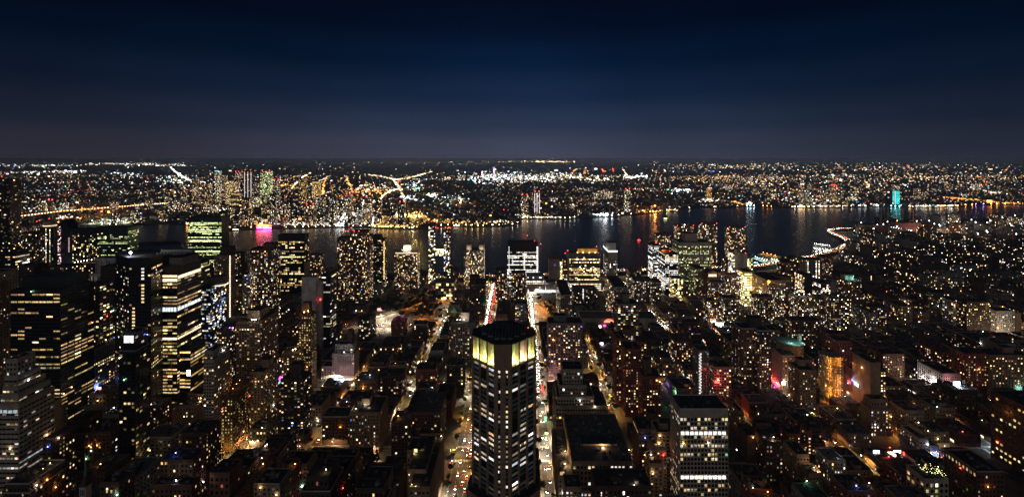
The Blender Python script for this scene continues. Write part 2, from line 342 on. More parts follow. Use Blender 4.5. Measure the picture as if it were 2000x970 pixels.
def make(h, seed):
    r = random.Random(seed); ms = h['ms']
    x0 = min(m[0] for m in ms); x1 = max(m[1] for m in ms); y0 = min(m[2] for m in ms); y1 = max(m[3] for m in ms)
    root = thing(h['kind'], h['label'], h['cat'], ((x0 + x1) / 2, (y0 + y1) / 2, 0), group=h['group'])
    D = y0; k = max(.8, min(2.2, (D / 620) ** .9))
    parts = [] if h['parts'] else None
    for m in ms:
        fb = MB(); rb = MB()
        mass_walls(fb, m, r, k, parts); wbuild(fb, 'facade', root)
        if m[7].get('roof', 1): roof_of(rb, m[0], m[1], m[2], m[3], m[5], h['roofm'], h['cop'] or m[6]['wall'], r, h['clutter'] if D < 900 else 0, par=1.0 if D < 1000 else 0); wbuild(rb, 'roof', root)
    if parts: window_parts(parts, root, r)
    zt = max(m[5] for m in ms)
    for b in h['bs']:
        base = 0
        for m in ms:
            if m[0] - 1 <= (b[0] + b[1]) / 2 <= m[1] + 1 and m[2] - 1 <= (b[2] + b[3]) / 2 <= m[3] + 1: base = max(base, m[5])
        base = base if base and base < b[5] else max([m[5] for m in ms if m[5] < b[5]] or [b[5] - 4])
        mb = MB(); mb.box(b[0], b[1], b[2], b[3], base - .02, b[5], h['bwall'] or ms[0][6]['wall'], topm='roof_dark', bottom=False)
        bk = wbuild(mb, 'bulkhead', root); dr = MB(); L_ = root.location
        dr.box(b[0] + .8 - L_[0], b[0] + 1.7 - L_[0], b[2] - .05 - L_[1], b[2] + .1 - L_[1], base + .1, base + 2.2, 'black_metal'); dr.build('door', bk)
    for i in range(h['tanks']):
        m = ms[i % len(ms)]; tank(r.uniform(m[0] + 3, max(m[0] + 3.1, m[1] - 3)), r.uniform(m[2] + 3, max(m[2] + 3.1, m[3] - 3)), m[5], root)
    if h['extra']: h['extra'](root, ms, r)
    return root
# extras -------------------------------------------------------------
def beacons(*pts, c='beacon', r=1.0, name='warning_light'):
    def f(root, ms, rr):
        for p, y, D in pts:
            mb = MB(); x, z = X_(p, D), Z_(y, D); mb.cyl(x, D, z - 2.5, z - r * .6, .15, .15, 'steel', 6); mb.blob(x, D, z, r, c); wbuild(mb, name, root)
    return f
def roof_lamps(pts, col, power=0, r=.8):
    def f(root, ms, rr):
        for p, y, D in pts:
            mb = MB(); x, z = X_(p, D), Z_(y, D); mb.cyl(x, D, z - 2, z - r * .7, .12, .12, 'steel', 6); mb.blob(x, D, z, r, 'lamp_' + col); wbuild(mb, 'roof_lamp', root)
            if power: point('lamp_light', (x - root.location[0], D - root.location[1] - .2, z + r + .4), LC[col], power, root, .6)
    return f
def strip(p0, p1, y0, y1, D, col, s=2.0, dashes=0, name='light_strip', dy=0):
    def f(root, ms, rr):
        mb = MB(); x0, x1 = X_(p0, D), X_(p1, D); z1, z0 = Z_(y0, D), Z_(y1, D); c = tuple(a * s for a in LC[col]); n = dashes or 1
        for i in range(n):
            a = z0 + (z1 - z0) * i / n; b = z0 + (z1 - z0) * (i + (.6 if dashes else 1)) / n
            mb.box(x0, x1, D + dy - .35, D + dy - .04, a, b, 'win', c)
        wbuild(mb, name, root)
    return f
def hstrip(p0, p1, y0, y1, D, col, s=2.0, dashes=0, name='light_strip'):
    def f(root, ms, rr):
        mb = MB(); x0, x1 = X_(p0, D), X_(p1, D); z1, z0 = Z_(y0, D), Z_(y1, D); c = tuple(a * s for a in LC[col]); n = dashes or 1
        for i in range(n):
            a = x0 + (x1 - x0) * i / n; b = x0 + (x1 - x0) * (i + (.7 if dashes else 1)) / n
            mb.box(a, b, D - .35, D - .04, z0, z1, 'win', c)
        wbuild(mb, name, root)
    return f
def sstrip(p, D, dep, y0, y1, col, s=2.0, side=1, n=1, name='light_strip'):      # on the side wall that runs away from the camera
    def f(root, ms, rr):
        mb = MB(); x = X_(p, D); z1, z0 = Z_(y0, D), Z_(y1, D); c = tuple(a * s for a in LC[col])
        for i in range(n):
            a = D + 1 + (dep - 2) * i / n; b = D + 1 + (dep - 2) * (i + (.78 if n > 1 else 1)) / n
            mb.box(min(x + .03 * side, x + .35 * side), max(x + .03 * side, x + .35 * side), a, b, z0, z1, 'win', c)
        wbuild(mb, name, root)
    return f
def flood(pts, col, power, rad=.8):
    def f(root, ms, rr):
        for p, y, D in pts: point('flood_light', (X_(p, D) - root.location[0], D - root.location[1], Z_(y, D)), LC[col], power, root, rad)
    return f
def many(*fs):
    def f(root, ms, rr):
        for g in fs: g(root, ms, rr)
    return f
# ------------------------------------------------------------------ the buildings of the photograph, one by one
OT, AT, AB = 'office_tower', 'apartment_tower', 'apartment_block'
H(OT, 'tan stone office tower with square lit windows, cut by the left edge of the photo', 'office tower', 'tan tower at the left edge', [(-95, -40, 542, 520, 40, S('tan', 3.2, 3.6, .42, .42, .3, 'mixed', .9, 'floors', 1))], vb=690)
H(OT, 'broad black office block with rows of long yellow ribbon windows and a flat plant roof', 'office tower', 'broad black ribbon-windowed block',
  [(21, 118, 568, 520, 41, V(ST['ribbon_black'], lit=.27))], bulk=[(44, 128, 540, 530, 24)], cop='black_metal', bwall='black_metal', vb=745, parts=True)
H(OT, 'pale stepped office building like a ziggurat with lit ribbon windows, bottom left', 'office building', 'pale stepped ziggurat',
  [(13, 33, 702, 400, 15, S('limestone', 3, 4, .6, .5, .04, 'white', .8, 'punch', 1)), (9, 34, 735, 399, 19, V(ST['ribbon_white'], wall='limestone', lit=.14, relief=1, bay=3.5, wh=.4, st=.6, pal='warm')),
   (6, 35, 755, 397.5, 23, V(ST['ribbon_white'], wall='limestone', lit=.16, relief=1, bay=3.5, wh=.4, st=.6, pal='warm')), (2, 36, 772, 396, 27, V(ST['ribbon_white'], wall='limestone', lit=.18, relief=1, bay=3.5, wh=.4, st=.6, pal='office')),
   (-3, 37, 790, 394.5, 30, V(ST['ribbon_white'], wall='limestone', lit=.18, relief=1, bay=3.5, wh=.4, st=.6, pal='office'))], vb=825, extra=hstrip(-3, 37, 800, 806, 394, 'cool', .5, 4))
H(OT, 'narrow tower with pale vertical fins beside the broad black ribbon-windowed block', 'office tower', 'pale-finned narrow tower', [(166, 194, 556, 600, 20, S('grey', 5, 3.6, .75, .5, .3, 'warm', .8, 'floors', 1))], vb=690)
H('office_building', 'lower warm-lit office building at the foot of the pale-finned narrow tower', 'office building', 'warm-lit foot building', [(150, 168, 690, 560, 40, S('concrete', 3, 3.6, .7, .5, .6, 'warm', 1.0, 'floors', 1))], vb=750)
H(OT, 'dark slab dotted with small square white windows left of the black faceted tower', 'office tower', 'dot-windowed dark slab', [(196, 225, 521, 640, 15, V(ST['punch_white'], top=22))], vb=720)
H(OT, 'grey tower top with pale vertical stripes showing behind the dot-windowed dark slab', 'office tower', 'pale-striped tower top', [(187, 226, 505, 720, 20, S('white_brick', 2.6, 60, .45, .96, .02, 'white', .4, 'punch', 1)), (175, 197, 535, 715, 20, S('white_brick', 2.6, 60, .45, .96, .02, 'white', .4, 'punch', 1))], vb=555)
def faceted(root, ms, r):
    pts = [(X_(226, 572), 572), (X_(252, 553), 553), (X_(295, 553), 553), (X_(317, 580), 580), (X_(317, 580) - 2, 600), (X_(226, 572) + 1, 600)]
    z = Z_(505, 553); mb = MB(); mb.prism(pts, 0, z, 'black_metal', 'roof_dark')
    r2 = random.Random(5)
    for i, (lit, mode, pal) in enumerate(((.10, 'punch', 'office'), (.06, 'punch', 'warm'), (.13, 'ribbon', 'warm'))):
        a, b = pts[i], pts[i + 1]; W = math.dist(a, b); U = ((b[0] - a[0]) / W, (b[1] - a[1]) / W); N = (U[1], -U[0])
        wall_face(mb, a, U, N, W, 0, z - 8, S('black_metal', 3.6, 3.9, .8, .5, lit, pal, 1.2, mode, 1, br=.5), r2)
    mb.prism([(x + (0.6 if x > -450 else -.6), y - .4) for x, y in pts[:4]] + pts[4:], z, z + 1.4, 'black_metal', 'roof_dark')
    for j in range(22):                                   # one lit stack of windows on the middle facet
        if j in (4, 11, 12): continue
        g = glow('office' if j < 5 else 'warm', 1.5, r2, .3); zz = Z_(523 + j * 4.05 * 1.6, 553); xx = X_(277 if j < 13 else 259, 553); mb.box(xx, xx + 3, 552.3, 552.6, zz - 1.9, zz, 'win', g)
    wbuild(mb, 'facade', root)
    mb = MB(); x = X_(255, 560); mb.cyl(x, 560, z + 1, z + 4.2, .2, .2, 'steel'); mb.blob(x, 560, z + 5.6, 1.9, 'shore_white'); wbuild(mb, 'roof_floodlight', root)
    point('lamp_light', (x - root.location[0], 560 - root.location[1] - 3, z + 5.5), LC['cool'], 9000, root)
    mb = MB()
    for k in range(9): mb.box(-445 + k * 4, -442.5 + k * 4, 572, 576, z + 1.2, z + 3.4, 'grey_metal')
    mb.box(-448, -409, 583, 590, z + 1.2, z + 5, 'concrete'); wbuild(mb, 'roof_plant', root)
H(OT, 'black faceted glass tower with angled sides and a glaring white floodlight on its roof', 'office tower', 'black faceted tower', [(226, 317, 505, 553, 45, 'none')], vb=720, extra=faceted, built='extra')
H(AT, 'slim tower with a bright white louvred top and a blank dark side wall', 'tower', 'slim white-topped tower', [(242, 264, 651, 432, 14, S('dark_glass', 4, 3.4, .8, .6, .07, 'office', .6, 'punch', 0, unlit=0)), (233, 264.2, 686, 429, 17, S('dark_glass', 4, 3.4, .72, .6, .09, 'warm', .6, 'punch', 1))], vb=815,
  extra=hstrip(242.6, 261, 655, 669, 432, 'white', 1.5), cop='grey')
H(OT, 'office tower wrapped in brilliant white and amber ribbon windows right of the faceted tower', 'office tower', 'bright ribbon tower', [(318, 346, 520, 579, 44, V(ST['ribbon_white'], top=16, lit=.46, pal='warm', st=1.1))], bulk=[(330, 356, 503, 585, 30)], bwall='grey', vb=730, parts=True,
  extra=many(hstrip(318, 346, 537, 541, 579, 'wwhite', 1.7), hstrip(318, 346, 544, 549, 579, 'wwhite', 1.7), sstrip(346, 579, 44, 539, 545, 'wwhite', 1.6, 1), hstrip(318, 346, 600, 608, 579, 'cool', 1.6, 5), sstrip(346, 579, 44, 601, 607, 'cool', 1.5, 1, 7), hstrip(318, 346, 659, 663, 579, 'wwhite', 2), sstrip(346, 579, 44, 660, 663, 'wwhite', 1.8)))
H('office_building', 'low amber-windowed annex before the bright ribbon tower, a white screen at its foot', 'office building', 'amber annex', [(351, 372, 681, 545, 27, V(ST['ribbon_white'], pal='gold', lit=.55, st=1))], vb=735, extra=hstrip(365, 372, 722, 733, 545, 'white', 4.5))
def drum(p, y, D, rad, h, m='concrete', ring='wwhite'):
    def f(root, ms, rr):
        mb = MB(); x, z = X_(p, D), Z_(y, D); mb.cyl(x, D + rad, z - h, z, rad, rad, m, 20); wbuild(mb, 'bulkhead', root)
        if ring:
            mb = MB(); c = tuple(a * 2.2 for a in LC[ring]); mb.prism([(x + (rad + .8) * math.cos(i * math.pi / 10), D + rad + (rad + .8) * math.sin(i * math.pi / 10)) for i in range(20)], z - h + .1, z - h + 1.2, 'win')
            mb.g = [c] * len(mb.g); wbuild(mb, 'light_ring', root)
    return f
H(AT, 'blue-lit glass tower with a round plant drum on its roof beside the bright ribbon tower', 'apartment tower', 'drum-topped glass tower', [(391, 411, 561, 680, 35, S('dark_glass', 3.2, 3.5, .85, .6, .38, 'blue', .9, 'punch', 0))], vb=660, extra=drum(419, 542, 690, 11, 13))
H(AB, 'pale stepped apartment building with long balcony rows below the drum-topped glass tower', 'apartment block', 'pale balcony terraces', [(398, 418, 703, 480, 26, S('limestone', 3, 3.2, .7, .5, .16, 'home', .9, 'floors', 1)), (400, 416, 686, 484, 18, S('limestone', 3, 3.2, .7, .5, .2, 'home', .9, 'floors', 1))], vb=770)
H(AB, 'dark block with a violet-lit terrace on its roof and a blank side wall', 'apartment block', 'violet-terraced dark block', [(423, 443, 645, 640, 22, {**ST['apt_dark'], 'lit': .3})], vb=720, extra=roof_lamps([(449, 640, 650), (455, 640, 652)], 'violet', 500))
H(AT, 'red-sided tower with a vertical chain of white stair lights and a hipped roof', 'apartment tower', 'red tower with a light chain', [(418, 443, 500, 900, 26, S('tan', 3.6, 3.3, .5, .6, .14, 'home', 1, relief=0), dict(side=V(ST['none'], wall='red_brick')))], bulk=[(430, 450, 482, 905, 16)], bwall='dark_brick', vb=645,
  extra=many(lambda root, ms, r: wbuild((lambda mb: ([mb.box(X_(443, 900) + .03, X_(443, 900) + .5, 908, 911, Z_(500 + i * 4.1, 900) - 2.6, Z_(500 + i * 4.1, 900), 'win', (2.2, 1.9, 1.45)) for i in range(33)], mb)[1])(MB()), 'stair_light_chain', root)))
ST['brown_b'] = S('brown', 3.0, 3.1, .58, .5, .27, 'home', .95, relief=0)
H(AT, 'tall brown tower full of warm windows, left of the dark glass box by the river', 'apartment tower', 'tall brown tower', [(488, 530, 487, 800, 31, ST['brown_b']), (474, 488.2, 540, 792, 20, S('white_brick', 3.2, 3.2, .6, .5, .3, 'home', 1.1))], bulk=[(514, 534, 475, 806, 16)], vb=690, extra=flood([(481, 536, 795)], 'white', 4000))
H(OT, 'dark glass box tower lit in its upper storeys with the river behind', 'office tower', 'dark glass box', [(543, 594, 458, 1000, 22, S('dark_glass', 4, 4, .85, .55, .22, 'warm', 1.0, 'ribbon', 0, unlit=0, top=14))], cop='dark_glass', vb=560)
H(AB, 'brown slab with a blank rounded wall right of the dark glass box', 'apartment block', 'brown blank-walled slab', [(584, 603, 511, 1000, 8, V(ST['none'], wall='tan')), (603, 626, 497, 1008, 20, V(ST['apt_bright'], lit=.22))], vb=541)
H(OT, 'blank pale grey slab tower with a darker windowed wing behind it', 'tower', 'blank pale slab', [(589, 617, 542, 750, 12, V(ST['none'], wall='white_brick'), dict(side=V(ST['none'], wall='white_brick'))), (617, 628, 550, 757, 12, V(ST['none'], wall='white_brick'), dict(side=V(ST['none'], wall='white_brick'))), (628, 645, 537, 765, 25, V(ST['ribbon_white'], lit=.22, pal='office', st=.7))], vb=660)
H(AT, 'slim brown tower speckled with yellow windows and two amber lamps on its roof', 'apartment tower', 'yellow-speckled slim tower', [(584, 607, 615, 620, 17, S('brown', 3.2, 3.2, .42, .5, .5, 'yellow', .8, relief=1, br=.4))], bulk=[(590, 604, 591, 624, 8)], bwall='dark_brick', vb=770, extra=roof_lamps([(594, 609, 619), (602, 607, 619)], 'gold', 600))
H(AT, 'broad brown balcony apartment tower with white lamps on its roof terrace', 'apartment tower', 'broad brown balcony tower', [(462, 508, 629, 622, 46, S('tan', 3.7, 2.95, .68, .58, .12, 'home', .9, 'punch', 1, br=.6)), (508, 515, 617, 640, 40, S('brown', 3.7, 2.95, .6, .5, .14, 'home', .9, relief=1))], bulk=[(483, 508, 606, 632, 24), (465, 483, 617, 640, 14)], bwall='tan', vb=740, extra=roof_lamps([(492, 624, 621), (496, 624, 621), (500, 624, 621)], 'white', 500, .5))
H(AB, 'tan apartment block with a blank side corner in front of the broad brown balcony tower', 'apartment block', 'tan block', [(490, 515, 727, 520, 29, S('tan', 3.3, 3, .5, .5, .16, 'home', 1, relief=1))], bulk=[(509, 525, 702, 532, 12)], vb=820, tanks=0)
H(AB, 'dark apartment block with horizontal warm windows standing on a glowing street corner', 'apartment block', 'corner dark block', [(549, 593, 741, 520, 19, S('dark_brown', 3.6, 2.9, .62, .5, .22, 'home', .95, relief=1))], bulk=[(566, 588, 711, 525, 10)], vb=848)
H(AB, 'small tan block with lamps on its roof left of the yellow-speckled slim tower', 'apartment block', 'small lamp-roofed tan block', [(550, 580, 690, 600, 20, S('tan', 3.2, 3.1, .5, .5, .3, 'warm', 1, relief=1))], vb=735, extra=roof_lamps([(572, 683, 602), (577, 681, 604)], 'warm', 900))
H(AB, 'white pinkish apartment block with a blank white end wall, stepped at the top', 'apartment block', 'white pinkish block', [(649, 692, 691, 655, 20, V(ST['apt_white'], wall='white_brick', lit=.15), dict(side=V(ST['none'], wall='white_brick'))), (655, 689, 673, 660, 14, ST['apt_white'])], bulk=[(678, 688, 645, 664, 8)], bwall='dark_brick', vb=737, extra=flood([(670, 735, 640), (690, 738, 640), (650, 736, 640)], 'pink', 1500), group=None)
H(AB, 'lower white block attached left of the white pinkish block', 'apartment block', 'low white annex', [(628, 648, 716, 655, 18, V(ST['apt_white'], wall='white_brick', lit=.06))], vb=738)
def curved(root, ms, r):
    D = 792; x0, x1 = X_(697, D), X_(721, D); z = Z_(621, D); n = 10; pts = []
    for i in range(n + 1): t = i / n; pts.append((x0 + (x1 - x0) * t, D + 9 * (1 - math.sin(math.pi * (.25 + .5 * t))) * 2))
    pts += [(x1 + 4, D + 24), (x0 + 2, D + 24)]
    mb = MB(); mb.prism(pts, 0, z, 'dark_glass', 'roof_dark'); r2 = random.Random(3)
    for j in range(int(z / 3.3)):
        zz = j * 3.3 + 4
        if zz > z - 3: break
        for i in range(n):
            a, b = pts[i], pts[i + 1]; W = math.dist(a, b); U = ((b[0] - a[0]) / W, (b[1] - a[1]) / W); N = (U[1], -U[0])
            mb.obox(a, U, N, 0, W, .02, .7, zz - .5, zz + .35, 'grey')
            if r2.random() < .22:
                g = glow('home', 1.2, r2, .7); q = lambda u, h: (a[0] + U[0] * u + N[0] * .05, a[1] + U[1] * u + N[1] * .05, h)
                mb.poly([q(.2, zz + .6), q(W - .2, zz + .6), q(W - .2, zz + 2.3), q(.2, zz + 2.3)], 'win', g)
    a, b = pts[n], pts[n + 1]; W = math.dist(a, b); U = ((b[0] - a[0]) / W, (b[1] - a[1]) / W); wall_face(mb, a, U, (U[1], -U[0]), W, 0, z, V(ST['apt'], wall='red_brick', lit=.12), r2)
    wbuild(mb, 'facade', root)
    roof_lamps([(701 + i * 4, 619, 803) for i in range(5)], 'cool', 350, .5)(root, ms, r)
H(AT, 'curved glass apartment tower banded with grey balconies beside the tunnel plaza', 'apartment tower', 'curved balcony tower', [(697, 721, 621, 792, 24, 'none')], vb=700, extra=curved, built='extra')
H('school', 'low red brick building glowing in orange street light left of the tunnel plaza', 'school', 'low red brick school', [(645, 686, 626, 880, 38, S('red_brick', 3.4, 3.6, .5, .5, .06, 'home', .9)), (640, 660, 634, 860, 18, S('red_brick', 3.4, 3.6, .5, .5, .06, 'home', .9))], vb=660)
H('low_building', 'low tan building in orange lamplight in front of the low red brick school', 'building', 'low tan lamplit building', [(645, 664, 641, 828, 20, V(ST['none'], wall='tan'))], vb=668)
H(AT, 'brown cluster tower with rounded bays, crowned by red warning lights', 'apartment tower', 'brown red-lit cluster tower',
  [(658, 684, 465, 1000, 26, S('brown', 2.8, 3, .6, .5, .27, 'home', .85)), (684, 713, 453, 985, 34, S('brown', 3, 3, .6, .5, .17, 'home', 1.1)), (713, 722, 460, 1003, 26, S('brown', 3, 3, .6, .5, .16, 'home', 1.1))], vb=590,
  extra=beacons((675, 451, 1000), (680, 451, 1000), (686, 445, 985), (692, 451, 985), (701, 451, 985)))
H(AT, 'dark round-topped tower with a gold light column on its corner', 'apartment tower', 'gold-edged dark tower', [(722, 750, 467, 1090, 24, S('dark_glass', 3.2, 3.1, .7, .4, .17, 'mixed', 1))], bulk=[(727, 744, 458, 1094, 14)], bwall='dark_brick', vb=552, extra=strip(749, 751.4, 470, 545, 1090, 'gold', 1.8, 26))
H(AT, 'brown sloping-roofed tower with floodlit plant boxes on top before the river', 'apartment tower', 'floodlit-roof brown tower', [(770, 815, 494, 1088, 28, S('brown', 2.8, 3, .6, .5, .30, 'home', .9))], bulk=[(788, 803, 478, 1093, 10)], bwall='white_brick', vb=565, extra=many(roof_lamps([(786, 488, 1088), (791, 487, 1088), (796, 487, 1088), (802, 486, 1088)], 'wwhite', 3500), hstrip(772, 815, 493, 495, 1088, 'wwhite', 1.2)))
def copper(root, ms, r):
    D = 1140; z0 = Z_(497, D); z1 = Z_(487, D); mb = MB(); mb.box(X_(850, D) + .5, X_(867, D) - .5, D + 4, D + 16, z0, z1, 'dark_glass'); wall_face(mb, (X_(850, D) + .5, D + 4), (1, 0), (0, -1), X_(867, D) - X_(850, D) - 1, z0 - 4, z1 + 1, S('dark_glass', 3, 4, .9, .7, .95, 'office', 3, base=0, top=0), r); wbuild(mb, 'sky_bridge', root)
    beacons((843, 432, D), (849, 431, D), (853, 434, D), (851, 444, D), (855, 445, D), (870, 444, D), (877, 444, D), (880, 445, D))(root, ms, r)
cs = S('dark_glass', 3, 3.3, .8, .55, .42, 'mixed', 1.5, 'punch', 0, unlit=0)
H(AT, 'pair of leaning dark towers joined by a lit sky bridge with red lamps on top', 'twin tower', 'joined twin towers', [(837, 850, 440, 1140, 18, cs, dict(side=V(ST['none'], wall='bronze'))), (867, 880, 449, 1140, 18, V(cs, lit=.34), dict(side=V(ST['none'], wall='bronze')))], vb=548, extra=copper, cop='dark_glass')
H('school', 'low block with a bright glazed hall at the foot of the joined twin towers', 'school', 'bright-hall low block', [(851, 887, 551, 1010, 40, S('concrete', 6, 5.5, .8, .7, .35, 'yellow', 1.1))], vb=574)
H(AT, 'pale twin-crowned apartment tower packed with warm windows on the river front', 'apartment tower', 'twin-crowned tower', [(906, 945, 489, 1085, 34, S('concrete', 2.8, 3, .62, .5, .44, 'home', .95))], bulk=[(911, 921, 478, 1090, 9), (935.5, 946, 478, 1090, 9)], bwall='limestone', vb=572, extra=flood([(916, 486, 1086), (940, 486, 1086)], 'wwhite', 1500))
H(AT, 'small dark apartment tower between the avenue lights and the white-windowed hospital', 'apartment tower', 'small dark tower', [(968, 990, 527, 1000, 26, V(ST['apt_dark'], lit=.3))], vb=600)
H('hospital_tower', 'hospital tower striped with white ribbon windows and three red warning lights', 'hospital', 'white-ribbon hospital', [(991, 1050, 473, 1110, 34, V(ST['office_white'], bay=3.6, lit=.55, top=22))], vb=533, cop='dark_glass',
  extra=many(beacons((1030, 460, 1110), (1044, 470, 1110), (1056, 476, 1110)), strip(1048, 1051, 480, 533, 1110, 'white', 2.2, 14), strip(1023, 1025.5, 497, 535, 1110, 'white', 2, 9), strip(993.5, 995, 480, 530, 1110, 'cool', 1.6, 14)))
H(AB, 'brown apartment block standing in front of the white-ribbon hospital', 'apartment block', 'brown block before the hospital', [(998, 1027, 532, 1005, 24, V(ST['apt_dark'], lit=.28))], vb=585)
H('hospital_wing', 'low pale hospital wing with white lit floors and a glowing white canopy', 'hospital wing', 'canopied hospital wing', [(1028, 1063, 538, 1062, 30, V(ST['office_white'], wall='concrete', lit=.5)), (1066, 1085, 550, 1064, 24, V(ST['office_white'], wall='grey', lit=.2))], vb=574, extra=hstrip(1044, 1085, 566, 571, 1058, 'white', 1.6))
def disc(p, y, D, rad, col, s, name='round_sign'):
    def f(root, ms, rr):
        mb = MB(); x, z = X_(p, D), Z_(y, D); n = 16; c = tuple(a * s for a in LC[col])
        ring = lambda q, yy: [(x + q * math.cos(i * 2 * math.pi / n), yy, z + q * math.sin(i * 2 * math.pi / n)) for i in range(n)]
        mb.poly(ring(rad, D - .6), 'win', c); mb.poly(ring(rad, D - .1), 'black_metal')
        a, b = ring(rad, D - .6), ring(rad, D - .1)
        for i in range(n): j = (i + 1) % n; mb.poly([a[i], a[j], b[j], b[i]], 'black_metal')
        wbuild(mb, name, root)
    return f
H('hospital_tower', 'dark narrow hospital block with a faint round purple sign on its front', 'hospital', 'purple-signed narrow block', [(1072, 1094, 506, 1110, 20, V(ST['none'], wall='grey')), (1094, 1098, 509, 1112, 16, S('grey', 3, 3.4, .9, .6, .98, 'yellow', 2.0, top=2, base=1))], bulk=[(1076, 1091, 496, 1114, 12)], bwall='dark_brown', vb=540, extra=disc(1084, 517, 1110, 3.2, 'violet', .22))
H('hospital_tower', 'wide hospital slab glowing with rows of warm windows and amber roof lamps', 'hospital', 'wide warm hospital slab', [(1112, 1172, 494, 1085, 24, S('grey', 3.2, 3.5, .82, .5, .66, 'warm', 1.35, 'floors', top=9)), (1108, 1112, 491, 1084, 22, V(ST['none'], wall='concrete')), (1099, 1108, 505, 1088, 20, V(ST['apt_bright'], lit=.35)), (1111, 1174, 551, 1074, 20, V(ST['office_white'], wall='grey', lit=.8, pal='office'), dict())],
  bulk=[(1128, 1168, 485, 1090, 12)], bwall='tan', vb=562, extra=many(beacons((1104, 494, 1086), (1109, 489, 1086), (1165, 481, 1090), (1169, 494, 1086)), roof_lamps([(1128, 493, 1086), (1139, 493, 1086), (1151, 493, 1086), (1163, 493, 1086)], 'gold', 1800, 1.0)))
H('hospital_tower', 'grey tower with a floodlit white crown at the river edge', 'hospital', 'white-crowned grey tower', [(1188, 1206, 493, 1120, 66, S('concrete', 3.4, 3.4, .5, .5, .18, 'office', 1.2, top=16))], bulk=[(1187, 1203, 474, 1150, 26)], bwall='concrete', vb=535, extra=many(hstrip(1188, 1206, 489, 492, 1120, 'white', 2.6), sstrip(1188, 1120, 66, 489, 492, 'white', 2.4, -1)))
kb = S('concrete', 3.6, 2.9, .8, .6, .1, 'home', 1.1, 'punch')
H(AB, 'long dark-roofed apartment slab seen end-on in front of the wide warm hospital slab', 'apartment slab', 'end-on slab', [(1095, 1117, 576, 850, 105, kb)], vb=600)
H(AB, 'long dark-roofed apartment slab beside the white-lit street running to the river', 'apartment slab', 'long slab beside the white-lit street', [(1200, 1225, 561, 850, 84, V(kb, lit=.16))], vb=590)
def marquee(root, ms, r):
    D = 850; L = root.location; mb = MB(); x0, x1 = X_(1180, D), X_(1199, D); zc = Z_(628, D)
    n = 14; pts = [(x0, D - 1.2, zc)] + [(x0 + (x1 - x0) * i / n, D - 1.2, zc + math.sin(math.pi * i / n) * 4.5) for i in range(n + 1)]
    for i in range(1, n + 1):
        a, b = pts[i], pts[i + 1]; mb.box(min(a[0], b[0]), max(a[0], b[0]), D - 1.4, D - .8, min(a[2], b[2]) - .5, max(a[2], b[2]) + .5, 'win', (3.5, .5, .28))
    for i in range(6): mb.box(x0 + 1 + i * 2.6, x0 + 2.6 + i * 2.6, D - 1.0, D - .7, zc - 1, zc + 2.6, 'win', (2.4, .9, .55))
    wbuild(mb, 'cinema_sign', root)
    mb = MB(); mb.box(x0 - 2, x1, D - 4, D - .2, Z_(636, D), Z_(633.5, D), 'win', (1.9, .25, 1.0)); mb.box(x0 + 6, x0 + 12, D - 4.2, D - 4.02, Z_(636.5, D), Z_(633, D), 'win', (.3, .4, 3)); wbuild(mb, 'canopy', root)
    mb = MB(); mb.box(X_(1166, D), X_(1174, D), D - .4, D - .1, .5, 6, 'win', (4, 3.4, 2.6)); wbuild(mb, 'shop_front', root)
    point('sign_light', ((x0 + x1) / 2 - L[0], D - 8 - L[1], 6), (1, .35, .35), 5000, root)
H('cinema', 'long low mall with an arched red neon cinema sign at its entrance', 'cinema', 'red-signed low cinema', [(1135, 1283, 622, 850, 40, V(ST['none'], wall='limestone'))], vb=641, extra=marquee)
H(AB, 'apartment block ringed with white balconies in front of the red-signed low cinema', 'apartment block', 'white balcony block', [(1207, 1247, 594, 700, 26, S('grey', 4, 2.95, .72, .6, .3, 'home', 1.0, 'balcony'))], bulk=[(1217, 1229, 574, 708, 10)], vb=652)
bt = S('red_brick', 3.2, 3.0, .5, .52, .22, 'warm', 1.15, relief=1)
H(AT, 'tall red brown tower stepped in three wings with a rounded roof house', 'apartment tower', 'three-winged red brown tower', [(1222, 1252, 682, 560, 24, V(bt, lit=.24)), (1204, 1222, 661, 588, 24, bt), (1246, 1263, 668, 596, 20, bt)], vb=800, extra=drum(1231, 642, 584, 8, 9, 'brown', None), clutter=4)
H(AT, 'lower red brown tower in front and right of the three-winged red brown tower', 'apartment tower', 'lower red brown tower', [(1257, 1291, 736, 540, 24, V(bt, lit=.26))], bulk=[(1258, 1272, 702, 548, 10)], bwall='brown', vb=815)
H(AT, 'pink grey tower with a regular grid of lit windows beside the narrow bright street', 'apartment tower', 'pink grid tower', [(1071, 1138, 632, 640, 26, S('pink_brick', 3.3, 3.15, .52, .5, .27, 'home', 1.0, relief=1))], bulk=[(1082, 1106, 616, 648, 12)], bwall='grey', vb=745, extra=flood([(1074, 738, 628), (1090, 740, 628)], 'pink', 2500))
H('office_building', 'pale stepped office block with dark slot windows near its top', 'office building', 'pale stepped office block', [(1100, 1138, 722, 507, 22, S('limestone', 3, 4, .55, .55, .05, 'office', .9, relief=1)), (1093, 1145, 753, 503, 30, S('limestone', 3, 3.8, .6, .55, .12, 'office', .9, relief=1)), (1089, 1160, 775, 499, 38, S('limestone', 3, 3.6, .7, .5, .14, 'yellow', .9, 'floors', 1)), (1086, 1182, 793, 496, 44, S('limestone', 3, 3.6, .7, .5, .16, 'yellow', 1, 'floors', 1))], vb=806)
